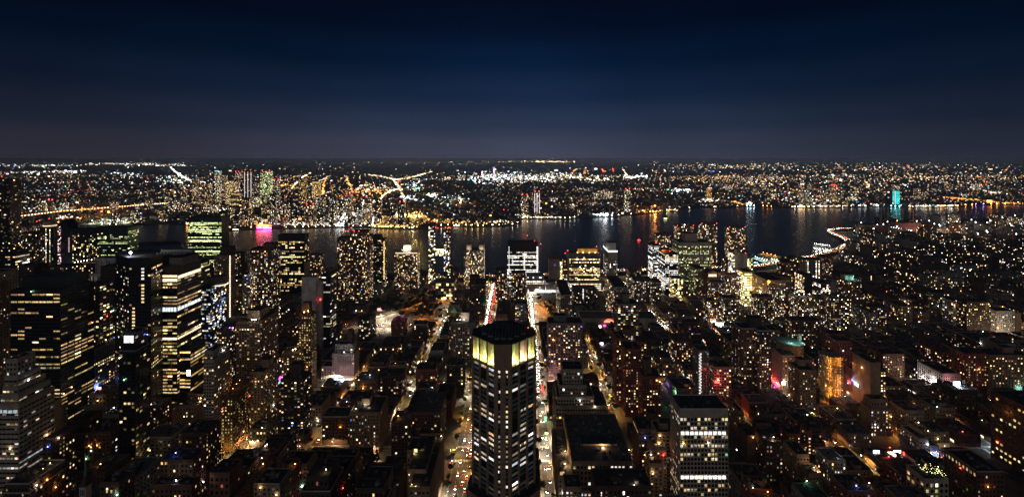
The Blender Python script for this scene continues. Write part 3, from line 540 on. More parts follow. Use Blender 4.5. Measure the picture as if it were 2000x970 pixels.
H('warehouse', 'broad flat-roofed loft block with plant rooms and two rows of lit windows', 'loft building', 'broad flat-roofed block', [(1118, 1236, 902, 401, 76, S('tan', 3.2, 4.2, .6, .55, .38, 'office', 1.3, 'floors', 1, br=.4)), (1091, 1117.5, 930, 398, 70, V(ST['loft_tan'], lit=.05))], bulk=[(1135, 1205, 866, 424, 14), (1133, 1170, 851, 446, 12), (1172, 1204, 842, 462, 8), (1126, 1132, 850, 440, 9)], roofm='roof_grey', bwall='limestone', vb=928, clutter=34,
  extra=many(roof_lamps([(1104, 880, 430), (1104, 905, 412), (1178, 873, 421), (1205, 862, 440), (1150, 838, 462)], 'warm', 1500, .35), hstrip(1141, 1148, 871, 874, 424, 'lime', 1), hstrip(1155, 1163, 871, 874, 424, 'cool', 1.2), hstrip(1094, 1103, 920, 926, 398, 'warm', .9, 3)), tanks=0)
H('loft_building', 'dark-roofed loft at the bottom edge with two small white windows', 'loft building', 'dark-roofed loft at the bottom edge', [(1163, 1273, 950, 347, 20, V(ST['loft'], lit=.04))], bulk=[(1194, 1210, 931, 353, 8), (1230, 1262, 938, 356, 7)], roofm='roof_dark', clutter=9, extra=many(hstrip(1171.5, 1175.5, 960, 967, 347, 'white', 2.2), hstrip(1216.5, 1220, 958, 965, 347, 'white', 2.2), roof_lamps([(1239, 946, 349)], 'wwhite', 350, .3)))
H('loft_building', 'small tan loft with a lit ground row at the foot of the broad flat-roofed block', 'loft building', 'small tan loft', [(1104, 1136, 952, 376, 16, V(ST['loft_tan'], lit=.55, pal='office'))], clutter=8)
H('loft_building', 'red brown loft with a glowing row of lamps along its side cornice', 'loft building', 'red brown cornice-lit loft', [(1247, 1283, 838, 450, 22, V(ST['loft'], wall='brick'))], bulk=[(1266, 1282, 807, 462, 9)], vb=915, extra=sstrip(1247, 450, 22, 842, 846, 'warm', .9, -1, 5), clutter=7)
H(AB, 'terraced tan apartment building with warm lamps on its setbacks', 'apartment block', 'terraced tan building', [(1284, 1308, 845, 432, 20, V(ST['apt_tan'], lit=.08)), (1276, 1302, 876, 424, 20, V(ST['apt_tan'], lit=.08)), (1269, 1294, 906, 416, 18, V(ST['apt_tan'], lit=.12))], bulk=[(1290, 1305, 826, 438, 9)], vb=960, extra=roof_lamps([(1281, 868, 431), (1287, 866, 431), (1273, 896, 424), (1275, 924, 415), (1283, 842, 440)], 'warm', 450, .4), tanks=1)
wg = S('limestone', 3.05, 3.75, .74, .66, .38, 'mixed', 1.1, 'floors', 1, top=6.5, br=.35)
H(OT, 'square white gridded office block with many bright windows and a black flat roof', 'office building', 'white gridded office block', [(1328, 1422, 799, 400, 24, wg)], roofm='roof_dark', parts=True, clutter=8, cop='white_brick', extra=many(hstrip(1330, 1420, 842, 848, 399.6, 'white', 1.8, 10), hstrip(1330, 1420, 928, 934, 399.6, 'white', 2.0, 10)))
H(AT, 'brown tower with a pale coping line and two wings, right of the slim zigzag-lit slab', 'apartment tower', 'pale-coped brown tower', [(1447, 1479, 642, 625, 26, V(ST['apt_brick'], wall='brown', lit=.2)), (1478.5, 1506, 646, 617, 30, V(ST['apt_brick'], wall='dark_brown', lit=.27))], bulk=[(1465, 1488, 621, 632, 12)], bwall='dark_brown', cop='white_brick', vb=770)
def zig(root, ms, r):
    mb = MB(); D = 600; x = X_(1367.5, D); z1, z0 = Z_(688, D), Z_(768, D); n = 26
    for i in range(n):
        z = z0 + (z1 - z0) * i / n; d = .5 if i % 2 else -.5
        mb.box(x - 1.2 + d, x + 1.2 + d, D - .6, D - .1, z, z + 1.0, 'win', (1.25, 1.2, 1.12))
    wbuild(mb, 'zigzag_lights', root)
H(AT, 'slim dark slab with a vertical white zigzag of lights up its edge', 'apartment tower', 'slim zigzag-lit slab', [(1364, 1385, 685, 600, 20, V(ST['apt_dark'], wall='grey', lit=.04))], vb=768, extra=zig)
H('office_building', 'pink grey office block with a red sign glowing at its foot', 'office building', 'red-signed pink block', [(1395, 1428, 717, 590, 22, S('pink_brick', 3.2, 3.4, .6, .5, .3, 'home', .9, 'punch', 1))], vb=745, extra=many(hstrip(1396, 1405, 743, 747.5, 588, 'red', 6), flood([(1400, 748, 580)], 'red', 5000)))  # the pink light on the walls is put into the brick colour
H(AB, 'tan apartment building with a green-lit round roof terrace and a pink-lit blank side', 'apartment block', 'green-roofed tan building', [(1528, 1556, 695, 620, 26, S('tan', 3, 3, .5, .5, .2, 'home', .9, relief=1), dict(side=V(ST['none'], wall='pink_brick'))), (1560, 1590, 703, 640, 20, S('tan', 3, 3, .5, .5, .14, 'home', .9, relief=1))], vb=745,
  extra=many(lambda root, ms, r: wbuild((lambda mb: (mb.cyl(X_(1558, 632), 650, 0, Z_(672, 640), 17, 17, 'tan', 20), mb.cyl(X_(1558, 632), 650, Z_(672, 640), Z_(672, 640) + .6, 16.4, 16.4, 'roof_light', 20), mb.box(X_(1560, 650), X_(1566, 650), 650, 654, Z_(672, 640), Z_(658, 640), 'tan'), mb)[3])(MB()), 'rounded_wing', root), flood([(1545, 666, 642), (1570, 666, 642), (1558, 667, 634)], 'teal', 2200), flood([(1522, 735, 600)], 'pink', 4500)))
H(AB, 'plain tan apartment block standing in front of the green-roofed tan building', 'apartment block', 'plain tan front block', [(1562, 1593, 723, 560, 23, S('tan', 3.1, 3, .45, .5, .14, 'home', .9, relief=1))], bulk=[(1560, 1574, 702, 572, 9)], vb=785)
def site(root, ms, r):
    m = ms[0]; x0, x1, y0, y1, z1 = m[0], m[1], m[2], m[3], m[5]; mb = MB(); n = 16; fh = z1 / n
    for j in range(n + 1): mb.box(x0, x1, y0, y1, j * fh - .15 if j else 0, j * fh + .15, 'concrete')
    for x in (x0 + .6, x0 + (x1 - x0) * .25, x0 + (x1 - x0) * .5, x0 + (x1 - x0) * .75, x1 - .6):
        for y in (y0 + .6, (y0 + y1) / 2, y1 - .6): mb.box(x - .25, x + .25, y - .25, y + .25, .16, z1 - .16, 'concrete')
    mb.box(x0 + 8, x1 - 4, (y0 + y1) / 2, y1 - 2, .16, z1 + 3, 'brown'); wbuild(mb, 'concrete_frame', root)
    for j in range(n):
        for x in (x0 + 1.5, x1 - 4):
            if r.random() < .75:
                point('work_light', (x - root.location[0], y0 + 3 - root.location[1], (j + .8) * fh), (1, .33, .03), 2000, root, .3)
    mb = MB()
    for j in range(n):
        for q in (.12, .5, .8): 
            if r.random() < .8: mb.blob(x0 + (x1 - x0) * q, y0 + 1.2, (j + .82) * fh, .38, 'lamp_orange')
        mb.blob(x0 + 1.0, y0 + (y1 - y0) * r.random(), (j + .82) * fh, .35, 'lamp_gold')
    wbuild(mb, 'work_lamp_string', root)
H('construction_site', 'open concrete frame of a tower under construction glowing orange inside', 'construction site', 'orange construction frame', [(1620, 1648, 698, 590, 22, 'none')], vb=785, extra=site, built='extra')
H(AT, 'dark red brick tower rising behind the orange construction frame', 'apartment tower', 'dark red tower behind the construction', [(1634, 1664, 666, 645, 20, V(ST['apt_red'], lit=.05)), (1622, 1650, 653, 668, 18, V(ST['apt_red'], lit=.04))], vb=700)
H(AB, 'brown apartment slab of few lights behind the green-roofed tan building', 'apartment slab', 'few-lit brown slab', [(1546, 1601, 626, 760, 20, V(ST['apt'], lit=.16))], vb=680)
H(AT, 'wide brown double tower scattered with white windows above the construction frame', 'apartment tower', 'wide white-speckled double tower', [(1592, 1621, 583, 850, 26, V(ST['apt_bright'], lit=.24, pal='mixed', wall='brown')), (1623, 1658, 581, 828, 28, V(ST['apt_bright'], lit=.32, pal='mixed', wall='brown'))], vb=652, extra=roof_lamps([(1637, 577, 829)], 'white', 500, 1.1))
H(AT, 'red brown tower with green-white lamps lighting its roof house', 'apartment tower', 'green-lamped red brown tower', [(1656, 1683, 549, 858, 32, V(ST['apt_red'], wall='brick', lit=.2, st=1.4))], bulk=[(1650, 1668, 537, 868, 12)], bwall='concrete', vb=636, extra=flood([(1658, 547, 860), (1670, 547, 862), (1678, 547, 860)], 'teal', 2500))
kt = V(ST['apt_brick'], wall='brick', lit=.3, relief=0, pal='mixed', st=.95, bay=2.8)
for i, (l_, r_, t_, D_, lab) in enumerate(((1384, 1407, 588, 860, 'brown wave-topped tower standing leftmost in the cluster beside the bright shop street'), (1413, 1441, 583, 858, 'brown wave-topped tower in the middle of the cluster beside the bright shop street'),
        (1480, 1512, 581, 852, 'brown wave-topped tower right of the dark building gap in the cluster'), (1391, 1416, 552, 950, 'brown wave-topped tower behind the leftmost one of the cluster'), (1418, 1446, 538, 955, 'tall dark wave-topped tower crowned by one orange lamp'),
        (1502, 1534, 559, 900, 'brown wave-topped tower below the amber-lit parking roof'), (1555, 1587, 579, 870, 'wave-topped brown tower with white lamps on its roof, left of the double tower'))):
    H(AT, lab, 'apartment tower', lab.replace('brown wave-topped', 'wave-topped'), [(l_, r_, t_, D_, 24, kt)], vb=632, group='wave-topped towers', cop='coping',
      extra=(roof_lamps([(1427, 525, 955)], 'orange', 4000, 2.6) if i == 4 else roof_lamps([(1561, 575, 868), (1570, 574, 868), (1581, 574, 868)], 'white', 900, .8) if i == 6 else None))
H('parking_garage', 'building with an amber floodlit side and four orange lamps on its roof edge', 'garage', 'amber floodlit building', [(1498, 1534, 548, 905, 70, S('tan', 4, 3.2, .7, .4, .2, 'amber', .8))], vb=560, extra=many(roof_lamps([(1487, 543, 950), (1491, 546, 935), (1496, 548, 920), (1502, 551, 904)], 'orange', 3500, 1.3), flood([(1478, 575, 905), (1484, 570, 930)], 'wwhite', 9000)))
H('hospital_tower', 'white end-walled hospital slab with a bright glazed entrance block below', 'hospital', 'white end-walled hospital', [(1453, 1460, 497, 1040, 47, V(ST['none'], wall='white_brick'), dict(side=V(ST['none'], wall='concrete'))), (1460, 1470, 503, 1046, 30, S('concrete', 4, 3.6, .85, .55, .6, 'yellow', 1.3)), (1428, 1436, 492, 1085, 16, S('concrete', 4, 3.6, .85, .55, .55, 'wside', 1.3)), (1454, 1474, 531, 962, 34, S('concrete', 5, 5, .85, .6, .85, 'yellow', 1.6))], vb=560, extra=beacons((1456, 494, 1042)))
H('hospital_tower', 'huge square grey hospital block with a fine grid of windows near the river', 'hospital', 'square grey hospital block', [(1327, 1390, 473, 1130, 56, S('limestone', 3.2, 3.4, .5, .5, .3, 'lime', 1.1, 'floors', top=9, br=.5))], bulk=[(1338, 1363, 456, 1145, 26)], vb=540)
H(OT, 'glass laboratory tower with white ribbon floors and an orange-lit roof', 'office tower', 'white-ribbon glass laboratory', [(1299, 1324, 495, 1060, 58, V(ST['office_white'], lit=.6, wall='dark_glass')), (1275, 1289, 478, 1120, 40, V(ST['office_white'], lit=.5))], bulk=[(1292, 1312, 487, 1080, 20)], bwall='brick', vb=560, extra=many(beacons((1281, 474, 1122), (1308, 490, 1064)), flood([(1295, 489, 1075)], 'orange', 7000)))
for l_, r_, t_, D_, lab in ((1283, 1310, 458, 1335, 'shorter brown riverside tower behind the glass laboratory'), (1322, 1355, 441, 1360, 'brown riverside tower with a white lamp and red corner lights behind the square hospital'), (1370, 1401, 437, 1330, 'tallest brown riverside tower rising right of the square hospital roof'), (1424, 1456, 444, 1300, 'lone brown riverside tower at the right end of its row of four')):
    ex = [] if t_ == 458 else [(l_ + 1, t_ - 1, D_), (r_ - 1, t_ - 1, D_)]
    H(AT, lab, 'apartment tower', lab, [(l_, r_, t_, D_, 28, V(ST['apt_bright'], wall='brown', lit=.26, pal='home', unlit=0))], bulk=[(l_ + 9, r_ - 9, t_ - 4, D_ + 8, 10)], bwall='brown', vb=500, group='brown riverside towers', extra=many(beacons(*ex), roof_lamps([(1337, 439, 1358)], 'white', 500, 1.6)) if t_ == 441 else beacons(*ex))
H(AB, 'dark brick block with white windows left of the bright laboratory tower', 'apartment block', 'dark brick laboratory neighbour', [(1229, 1252, 527, 1050, 30, V(ST['apt_dark'], lit=.22, pal='office'))], vb=560, extra=roof_lamps([(1256, 526, 1052)], 'orange', 2500, 1.5))
H(AB, 'dark block full of small white windows on the corner of the white-lit street', 'apartment block', 'white-windowed corner block', [(1240, 1274, 547, 985, 30, V(ST['apt_dark'], lit=.28, pal='office')), (1275, 1291, 549, 960, 20, V(ST['apt_dark'], lit=.2, pal='office'))], vb=588)
H(AB, 'small block with brightly lit bay windows below the glass laboratory', 'apartment block', 'bright-bayed block', [(1313, 1334, 542, 1000, 20, S('brown', 4, 3.2, .8, .55, .6, 'yellow', 1.1))], vb=570)
H(AB, 'narrow pale wall with small lit windows below the square hospital block', 'apartment block', 'narrow pale-walled block', [(1358, 1376, 524, 1040, 40, S('tan', 3, 3.2, .5, .5, .2, 'lime', 1))], vb=552)
H('hospital_wing', 'classical low wing with a row of five bright tall windows under a pediment', 'hospital wing', 'pedimented low wing', [(1381, 1403, 533, 1020, 40, V(ST['none'], wall='brick'))], vb=560, extra=many(hstrip(1384, 1400, 535, 540, 1019.8, 'wwhite', 1.8, 5), lambda root, ms, r: wbuild((lambda mb: (mb.poly([(X_(1381, 1020), 1019.6, Z_(533, 1020)), (X_(1403, 1020), 1019.6, Z_(533, 1020)), (X_(1392, 1020), 1019.6, Z_(528, 1020))], 'limestone'), mb.poly([(X_(1381, 1020), 1019.6, Z_(533, 1020)), (X_(1392, 1020), 1019.6, Z_(528, 1020)), (X_(1392, 1020), 1050, Z_(528, 1020)), (X_(1381, 1020), 1050, Z_(533, 1020))], 'roof_dark'), mb.poly([(X_(1403, 1020), 1019.6, Z_(533, 1020)), (X_(1403, 1020), 1050, Z_(533, 1020)), (X_(1392, 1020), 1050, Z_(528, 1020)), (X_(1392, 1020), 1019.6, Z_(528, 1020))], 'roof_dark'), mb)[3])(MB()), 'pediment', root)))
H(AB, 'pale building with two tall strips of white windows beside the elevated highway', 'apartment block', 'white-stripped highway block', [(1579, 1604, 507, 1150, 30, S('concrete', 3.6, 3.2, .6, .6, .32, 'wside', 2.0, 'columns')), (1606, 1626, 501, 1160, 30, V(ST['apt_red'], lit=.2)), (1563, 1578.5, 506, 1153, 30, V(ST['apt_tan'], lit=.06))], vb=540)
H(AB, 'apartment block with a dark blank front and a brightly speckled left side', 'apartment block', 'side-lit speckled block', [(1571, 1586, 537, 980, 34, V(ST['none'], wall='dark_brown'), dict(side=S('brown', 3, 3, .6, .55, .65, 'home', 1.6)))], vb=575)
H(OT, 'small office block with white windows and a blank white end wall', 'office building', 'white end-walled office', [(1603, 1622, 553, 920, 26, S('brick', 3.6, 3.4, .8, .5, .6, 'wside', 1.4, 'floors')), (1622.3, 1632, 551, 922, 22, V(ST['none'], wall='white_brick'))], vb=576)
H(AB, 'pale end-on slab standing in front of the wide cream courtyard building', 'apartment slab', 'pale end-on slab', [(1702, 1714, 612, 810, 70, S('concrete', 3, 3, .5, .5, .12, 'office', .9))], vb=643)
H(AB, 'wide cream courtyard apartment building with stepped wings', 'apartment block', 'wide cream courtyard building', [(1757, 1782, 598, 880, 40, S('tan', 3, 3, .5, .5, .16, 'home', 1.1)), (1722, 1757, 590, 925, 26, S('tan', 3, 3, .5, .5, .1, 'home', 1.1)), (1783, 1812, 586, 922, 30, S('tan', 3, 3, .5, .5, .2, 'home', 1.1))], vb=636)
H(AB, 'tall dark apartment slab with sparse lights left of the cream balcony slab', 'apartment slab', 'sparse dark slab', [(1812, 1857, 572, 885, 22, V(ST['apt_dark'], lit=.1))], vb=635)
H(AB, 'cream apartment slab whose balconies are washed in white light', 'apartment slab', 'cream balcony slab', [(1862, 1884, 588, 862, 34, S('white_brick', 4.2, 3, .75, .55, .12, 'home', 1.1, 'punch', 1))], vb=636, extra=flood([(1868, 648, 838), (1878, 648, 838)], 'wwhite', 26000))
H(AB, 'dark apartment slab flecked with gold windows right of the cream balcony slab', 'apartment slab', 'gold-flecked dark slab', [(1888, 1939, 590, 842, 22, V(ST['apt_dark'], lit=.24, pal='warm'))], vb=648)
H(AB, 'cream gridded apartment building with small windows near the right edge', 'apartment block', 'cream gridded block', [(1947, 1982, 608, 830, 26, S('white_brick', 3.2, 3, .6, .5, .18, 'home', 1.1, 'punch', 1)), (1982.3, 1994, 612, 832, 24, V(ST['none'], wall='tan'))], vb=648, extra=flood([(1955, 655, 805), (1972, 655, 805)], 'wwhite', 16000))
H(AB, 'long white terrace of flats running away from a pink-lit corner front', 'apartment block', 'long white terrace', [(1842, 1876, 730, 600, 38, S('pink_brick', 3, 3.2, .5, .55, .12, 'home', .9, relief=1), dict(side=S('white_brick', 3.2, 3.2, .5, .6, .08, 'home', .9, relief=1)))], vb=747, extra=many(flood([(1800, 745, 625), (1822, 746, 612)], 'white', 9000), flood([(1858, 748, 592)], 'pink', 5000), hstrip(1866, 1876, 751, 757, 575, 'cyan', 0.01)))
H(AB, 'dark red brick block with warm windows right of the pink-lit corner', 'apartment block', 'dark red corner block', [(1885, 1927, 691, 605, 22, V(ST['apt_red'], lit=.24, pal='warm'))], vb=745)
H(AB, 'brown piered apartment block with gold windows at the right edge', 'apartment block', 'brown piered block', [(1932, 2010, 694, 610, 24, S('bronze', 4, 3.2, .45, .5, .3, 'warm', 1.1, relief=1))], bulk=[(1960, 1980, 678, 618, 10)], vb=742)
H(AB, 'brown stepped apartment block with gold windows left of the long white terrace', 'apartment block', 'brown stepped block', [(1724, 1766, 692, 650, 26, V(ST['apt_brick'], lit=.26, pal='warm')), (1712, 1740, 678, 672, 18, V(ST['apt_brick'], lit=.16, pal='warm'))], vb=735)
H(AB, 'building with a blank tan party wall and a strip of warm windows on its right', 'apartment block', 'blank tan party wall', [(1700, 1719.5, 709, 560, 30, V(ST['none'], wall='tan')), (1720, 1730, 722, 560, 30, S('dark_brick', 3, 3, .55, .5, .5, 'warm', 1.1))], vb=765)
H('school', 'large brown school with long rows of glowing yellow windows at the right edge', 'school', 'yellow-windowed school', [(2024, 2110, 806, 440, 42, V(ST['none'], wall='brick'), dict(side=S('dark_brick', 4.2, 6.0, .6, .34, .26, 'yellow', 1.1, 'floors', 1, br=.3)))], vb=830, extra=flood([(1990, 835, 440), (1962, 805, 465)], 'amber', 500))
H(AB, 'white corner apartment building lit by the crossing below it', 'apartment block', 'white corner building', [(1796, 1812.5, 857, 482, 24, S('white_brick', 3, 3.2, .5, .55, .2, 'home', .9, relief=1)), (1812.8, 1833, 871, 483, 14, S('limestone', 3, 3.2, .5, .55, .2, 'home', .8, relief=1))], vb=886, extra=flood([(1800, 892, 470), (1785, 885, 478)], 'wwhite', 3500))
H('loft_building', 'tan arch-windowed building with a garland of tiny lights on its roof', 'loft building', 'arch-windowed garland building', [(1806, 1852, 936, 390, 18, S('limestone', 4.2, 4.6, .6, .6, .35, 'warm', .9, relief=1, br=.5))], bulk=[(1797, 1808, 910, 404, 6)], bwall='white_brick', clutter=6, extra=lambda root, ms, r: wbuild((lambda mb: ([mb.blob(r.uniform(X_(1812, 395), X_(1850, 395)), r.uniform(391.5, 406), Z_(936, 390) + r.uniform(1, 3.4), .12, r.choice(('lamp_lime', 'lamp_gold', 'lamp_lime'))) for _ in range(60)], mb)[1])(MB()), 'garland', root))
H('loft_building', 'long low brick building with a glowing strip of top-floor windows along its side', 'loft building', 'strip-lit low brick building', [(1908, 1960, 921, 385, 29, V(ST['loft'], lit=.12, pal='gold'), dict(side=V(ST['loft'], lit=.02)))], extra=sstrip(1908, 385, 29, 925, 931, 'yellow', .55, -1, 6), clutter=9, cop='pink_brick')
H('loft_building', 'dark brick loft with a row of warm lamps along its roof edge', 'loft building', 'lamp-edged dark loft', [(1496, 1529, 864, 440, 24, V(ST['loft'], lit=.07))], vb=930, extra=roof_lamps([(1484, 845, 462), (1488, 848, 457), (1493, 854, 449), (1509, 861, 443)], 'wwhite', 400, .4))
H('loft_building', 'blank dark brick wall left of the lamp-edged dark loft', 'loft building', 'blank dark brick loft', [(1459, 1479, 851, 458, 20, V(ST['none'], wall='dark_brick'))], vb=905)
H(AB, 'tan slab with a pale lit side wall right behind the white gridded office', 'apartment slab', 'tan pale-sided slab', [(1443, 1452, 803, 520, 20, V(ST['apt_tan'], lit=.1)), (1432, 1442, 790, 545, 16, V(ST['apt_tan'], lit=.15))], vb=880)
H('loft_building', 'low tan block with a warmly lit sunken courtyard', 'loft building', 'courtyard-lit low block', [(1556, 1580, 888, 440, 22, V(ST['loft_tan'], lit=.04)), (1580.3, 1606, 925, 425, 14, V(ST['loft_tan'], lit=.03))], vb=940, extra=roof_lamps([(1590, 912, 432), (1597, 920, 428)], 'warm', 600, .35))
H('low_building', 'small low building whose flat roof is washed in cold white light', 'building', 'cold-lit small roof', [(1618, 1652, 900, 442, 20, V(ST['walkup'], wall='white_brick', lit=.2))], vb=925, extra=roof_lamps([(1631, 893, 452), (1637, 897, 446)], 'cool', 900, .5), roofm='roof_light')
H(AB, 'stepped red brick flats with a tall lit stair tower', 'apartment block', 'stepped red brick flats', [(1540, 1563, 848, 482, 18, ST['apt_red']), (1563.5, 1577, 866, 480, 18, ST['apt_red']), (1577.3, 1585, 842, 481, 12, V(ST['apt_red'], lit=.3)), (1585.3, 1612, 866, 480, 16, ST['apt_red'])], vb=882, extra=hstrip(1563, 1574, 876, 880, 478, 'warm', .8, 3))
def steeple(root, ms, r):
    D = 335; x = X_(161, D); zb = Z_(952, D); mb = MB(); w = 2.3
    mb.box(x - w, x + w, D, D + 2 * w, 0, zb, 'white_brick'); 
    for k in range(3): mb.box(x - 1.6 + k * 1.2, x - .9 + k * 1.2, D - .05, D + .1, zb - 5.5, zb - 1.2, 'black_metal')
    mb.box(x - w - .3, x + w + .3, D - .3, D + 2 * w + .3, zb, zb + .5, 'coping'); wbuild(mb, 'belfry', root)
    mb = MB(); z2 = Z_(933, D); mb.prism([(x - w, D), (x + w, D), (x + w, D + 2 * w), (x - w, D + 2 * w)], zb + .5, z2, 'dark_brick', sc=.35); wbuild(mb, 'spire', root)
    mb = MB(); mb.cyl(x, D + w, z2 - .2, z2 + 4.5, .9, .8, 'copper', 8); mb.cyl(x, D + w, z2 + 4.5, Z_(898, D), .75, .03, 'copper', 8); wbuild(mb, 'copper_finial', root)
    mb = MB(); mb.box(x - 9, x + 9, D + 2 * w + .1, D + 30, 0, zb - 14, 'dark_brick', top=False); wbuild(mb, 'nave', root)
    mb = MB(); q = zb - 14; mb.poly([(x - 9, D + 4.8, q), (x, D + 4.8, q + 8), (x, D + 30, q + 8), (x - 9, D + 30, q)], 'roof_dark'); mb.poly([(x + 9, D + 4.8, q), (x + 9, D + 30, q), (x, D + 30, q + 8), (x, D + 4.8, q + 8)], 'roof_dark'); wbuild(mb, 'roof', root)
    point('lamp_light', (-4, -6, zb - 8), LC['wwhite'], 900, root, .4); point('lamp_light', (-2.5, -2, z2 - 1), LC['teal'], 500, root, .2)
H('church', 'small church with a pale belfry and a green copper spire', 'church', 'green-spired church', [(155, 167, 952, 335, 26, 'none')], extra=steeple, built='extra')
H('loft_building', 'dark brick loft with two pale cornice lines in the bottom left corner', 'loft building', 'cornice-lined corner loft', [(10, 57, 945, 340, 27, V(ST['loft'], lit=.03))], bulk=[(30, 60, 925, 352, 8)], cop='coping', clutter=12, extra=many(lambda root, ms, r: wbuild((lambda mb: (mb.box(ms[0][0] - .7, ms[0][1] + .7, 339.2, 340, Z_(962, 340), Z_(959.5, 340), 'coping'), mb.box(ms[0][1], ms[0][1] + .7, 340, 367, Z_(962, 340), Z_(959.5, 340), 'coping'), mb)[2])(MB()), 'cornice', root), roof_lamps([(84, 914, 352), (98, 903, 360)], 'warm', 220, .25)), tanks=1)
H('loft_building', 'tan brick loft at the bottom edge with one bright row of windows', 'loft building', 'one-row-lit tan loft', [(196, 233, 943, 335, 13, V(ST['loft_brown'], lit=.05))], extra=hstrip(204, 229, 956, 961, 335, 'warm', .9, 6), clutter=8)
H(AB, 'brick building with pale vertical piers and three amber top windows, bottom left', 'apartment block', 'pale-piered brick building', [(313, 377, 899, 362, 15, V(ST['loft'], wall='brick', lit=.04)), (296, 373, 948, 352, 9.8, V(ST['loft'], wall='brick', lit=.1))], extra=many(*[strip(p - .5, p + .5, 903, 947, 362, 'wwhite', .045) for p in (313.8, 331, 350, 370)], hstrip(315, 332, 901, 906, 362, 'gold', 1.3, 3)), clutter=8, tanks=1)  # the pale piers are faintly glowing strips, brightness put into the colour, no lamps
H('hotel', 'brown hotel with a grid of yellow windows above a lit stone corner base', 'hotel', 'yellow-windowed brown hotel', [(406, 455, 776, 494, 30, S('brown', 3.0, 3.2, .42, .5, .36, 'yellow', .75, relief=1, br=.5))], bulk=[(414, 440, 742, 505, 12)], vb=888, extra=many(roof_lamps([(462, 749, 515), (468, 742, 520), (455, 758, 505)], 'orange', 350, .35), flood([(435, 884, 486), (452, 884, 486)], 'gold', 2500)), tanks=1)
H('loft_building', 'dark loft with a lit row of windows along its right side', 'loft building', 'side-lit dark loft', [(356, 402, 846, 420, 21, V(ST['loft'], lit=.06), dict(side=V(ST['loft'], lit=.3)))], vb=900, clutter=9)
H('loft_building', 'black loft with scattered amber side windows below the pale stepped ziggurat', 'loft building', 'amber-sided black loft', [(84, 101, 860, 402, 21, V(ST['loft'], lit=.05), dict(side=V(ST['loft'], lit=.22)))], vb=920, extra=roof_lamps([(97, 858, 403)], 'warm', 300, .35))
H(AB, 'tan deco apartment building with a red brick side next to the pale stepped ziggurat', 'apartment block', 'tan deco building', [(67, 96, 790, 430, 12, S('tan', 3, 3.3, .45, .5, .05, 'home', .8, relief=1), dict(side=V(ST['none'], wall='red_brick')))], vb=865, tanks=1)
H('hotel', 'tan twelve-storey hotel with a lit roof terrace standing over a street corner', 'hotel', 'tan terraced hotel', [(683, 740, 806, 492, 34, S('tan', 3.1, 3.2, .45, .52, .12, 'home', .8, relief=1))], bulk=[(706, 722, 778, 508, 9)], bwall='limestone', vb=872, extra=roof_lamps([(695, 797, 500), (713, 793, 506), (721, 796, 503), (748, 788, 518)], 'wwhite', 420, .4), tanks=1, clutter=8)
H(AB, 'dark brick block with a white coping line left of the tan terraced hotel', 'apartment block', 'white-coped dark brick block', [(629, 680, 814, 505, 20, V(ST['apt'], wall='dark_brick', lit=.06))], cop='coping', vb=865)
H(AB, 'dark brick block whose roof is crossed by a white light from a stair door', 'apartment block', 'stair-lit dark block', [(764, 803, 826, 470, 22, V(ST['apt'], wall='dark_brick', lit=.08)), (803.3, 860, 805, 478, 40, V(ST['apt'], wall='dark_brick', lit=.05))], bulk=[(820, 845, 846, 470, 7)], bwall='limestone', roofm='roof_grey', vb=890, extra=roof_lamps([(809, 804, 490)], 'cool', 1300, .4), tanks=1)
H(AB, 'long stepped building with a windowed white side wall along the wide bright street', 'apartment block', 'long stepped street building', [(800, 839, 952, 380, 74, V(ST['loft_tan'], lit=.04)), (797, 832, 918, 398, 50, V(ST['loft_tan'], lit=.06)), (795, 826, 880, 425, 20, V(ST['loft_tan'], lit=.04))], extra=roof_lamps([(804, 945, 381), (812, 949, 381), (802, 918, 399), (799, 926, 398)], 'warm', 320, .3), clutter=6)
H(AB, 'red brick block beside the wide bright street, left of the glowing-crowned tower', 'apartment block', 'red brick street block', [(849, 881, 783, 548, 42, V(ST['apt_red'], wall='brick', lit=.05))], vb=835)
H(AB, 'very dark apartment block with a few warm windows left of the red brick street block', 'apartment block', 'very dark few-windowed block', [(737, 784, 735, 590, 22, V(ST['apt_dark'], lit=.1))], vb=790)
H(AB, 'dark red apartment block right of the lit street canyon, few windows on', 'apartment block', 'dark red canyon block', [(812, 850, 722, 625, 22, V(ST['apt'], wall='red_brick', lit=.08))], vb=768)
H(AT, 'grey apartment tower with a floodlit white roof room behind the glowing-crowned tower', 'apartment tower', 'white-roof-room tower', [(881, 926, 632, 690, 26, V(ST['apt'], wall='grey', lit=.17, relief=1))], bulk=[(900, 916, 610, 700, 12)], bwall='white_brick', vb=700, extra=roof_lamps([(893, 624, 692), (899, 624, 692), (906, 624, 692)], 'wwhite', 900, .6))
def pyramid(root, ms, r):
    m = ms[0]; mb = MB(); mb.prism([(m[0], m[2]), (m[1], m[2]), (m[1], m[3]), (m[0], m[3])], m[5], m[5] + 9, 'copper', sc=.08); wbuild(mb, 'pyramid_roof', root)
    point('lamp_light', (0, -12, m[5] + 3), LC['yellow'], 900, root)
H(AB, 'small building with a green pyramid roof beside the tree-lined street', 'apartment block', 'green pyramid-roofed building', [(877, 894, 611, 770, 15, V(ST['apt_dark'], lit=.1))], vb=625, extra=pyramid)
H(AB, 'low building with a white coping, three lamps on it, in front of the amber park', 'apartment block', 'lamp-coped low building', [(806, 834, 634, 775, 20, V(ST['walkup'], lit=.08))], vb=660, cop='white_brick')
H(AB, 'dark red building washed in pink traffic light at the plaza corner', 'apartment block', 'pink-washed plaza corner building', [(764, 790, 628, 790, 20, V(ST['walkup_red'], lit=.05))], bulk=[(774, 782, 618, 795, 6)], bwall='red_brick', vb=656, extra=flood([(772, 612, 806), (788, 612, 806)], 'magenta', 1800))
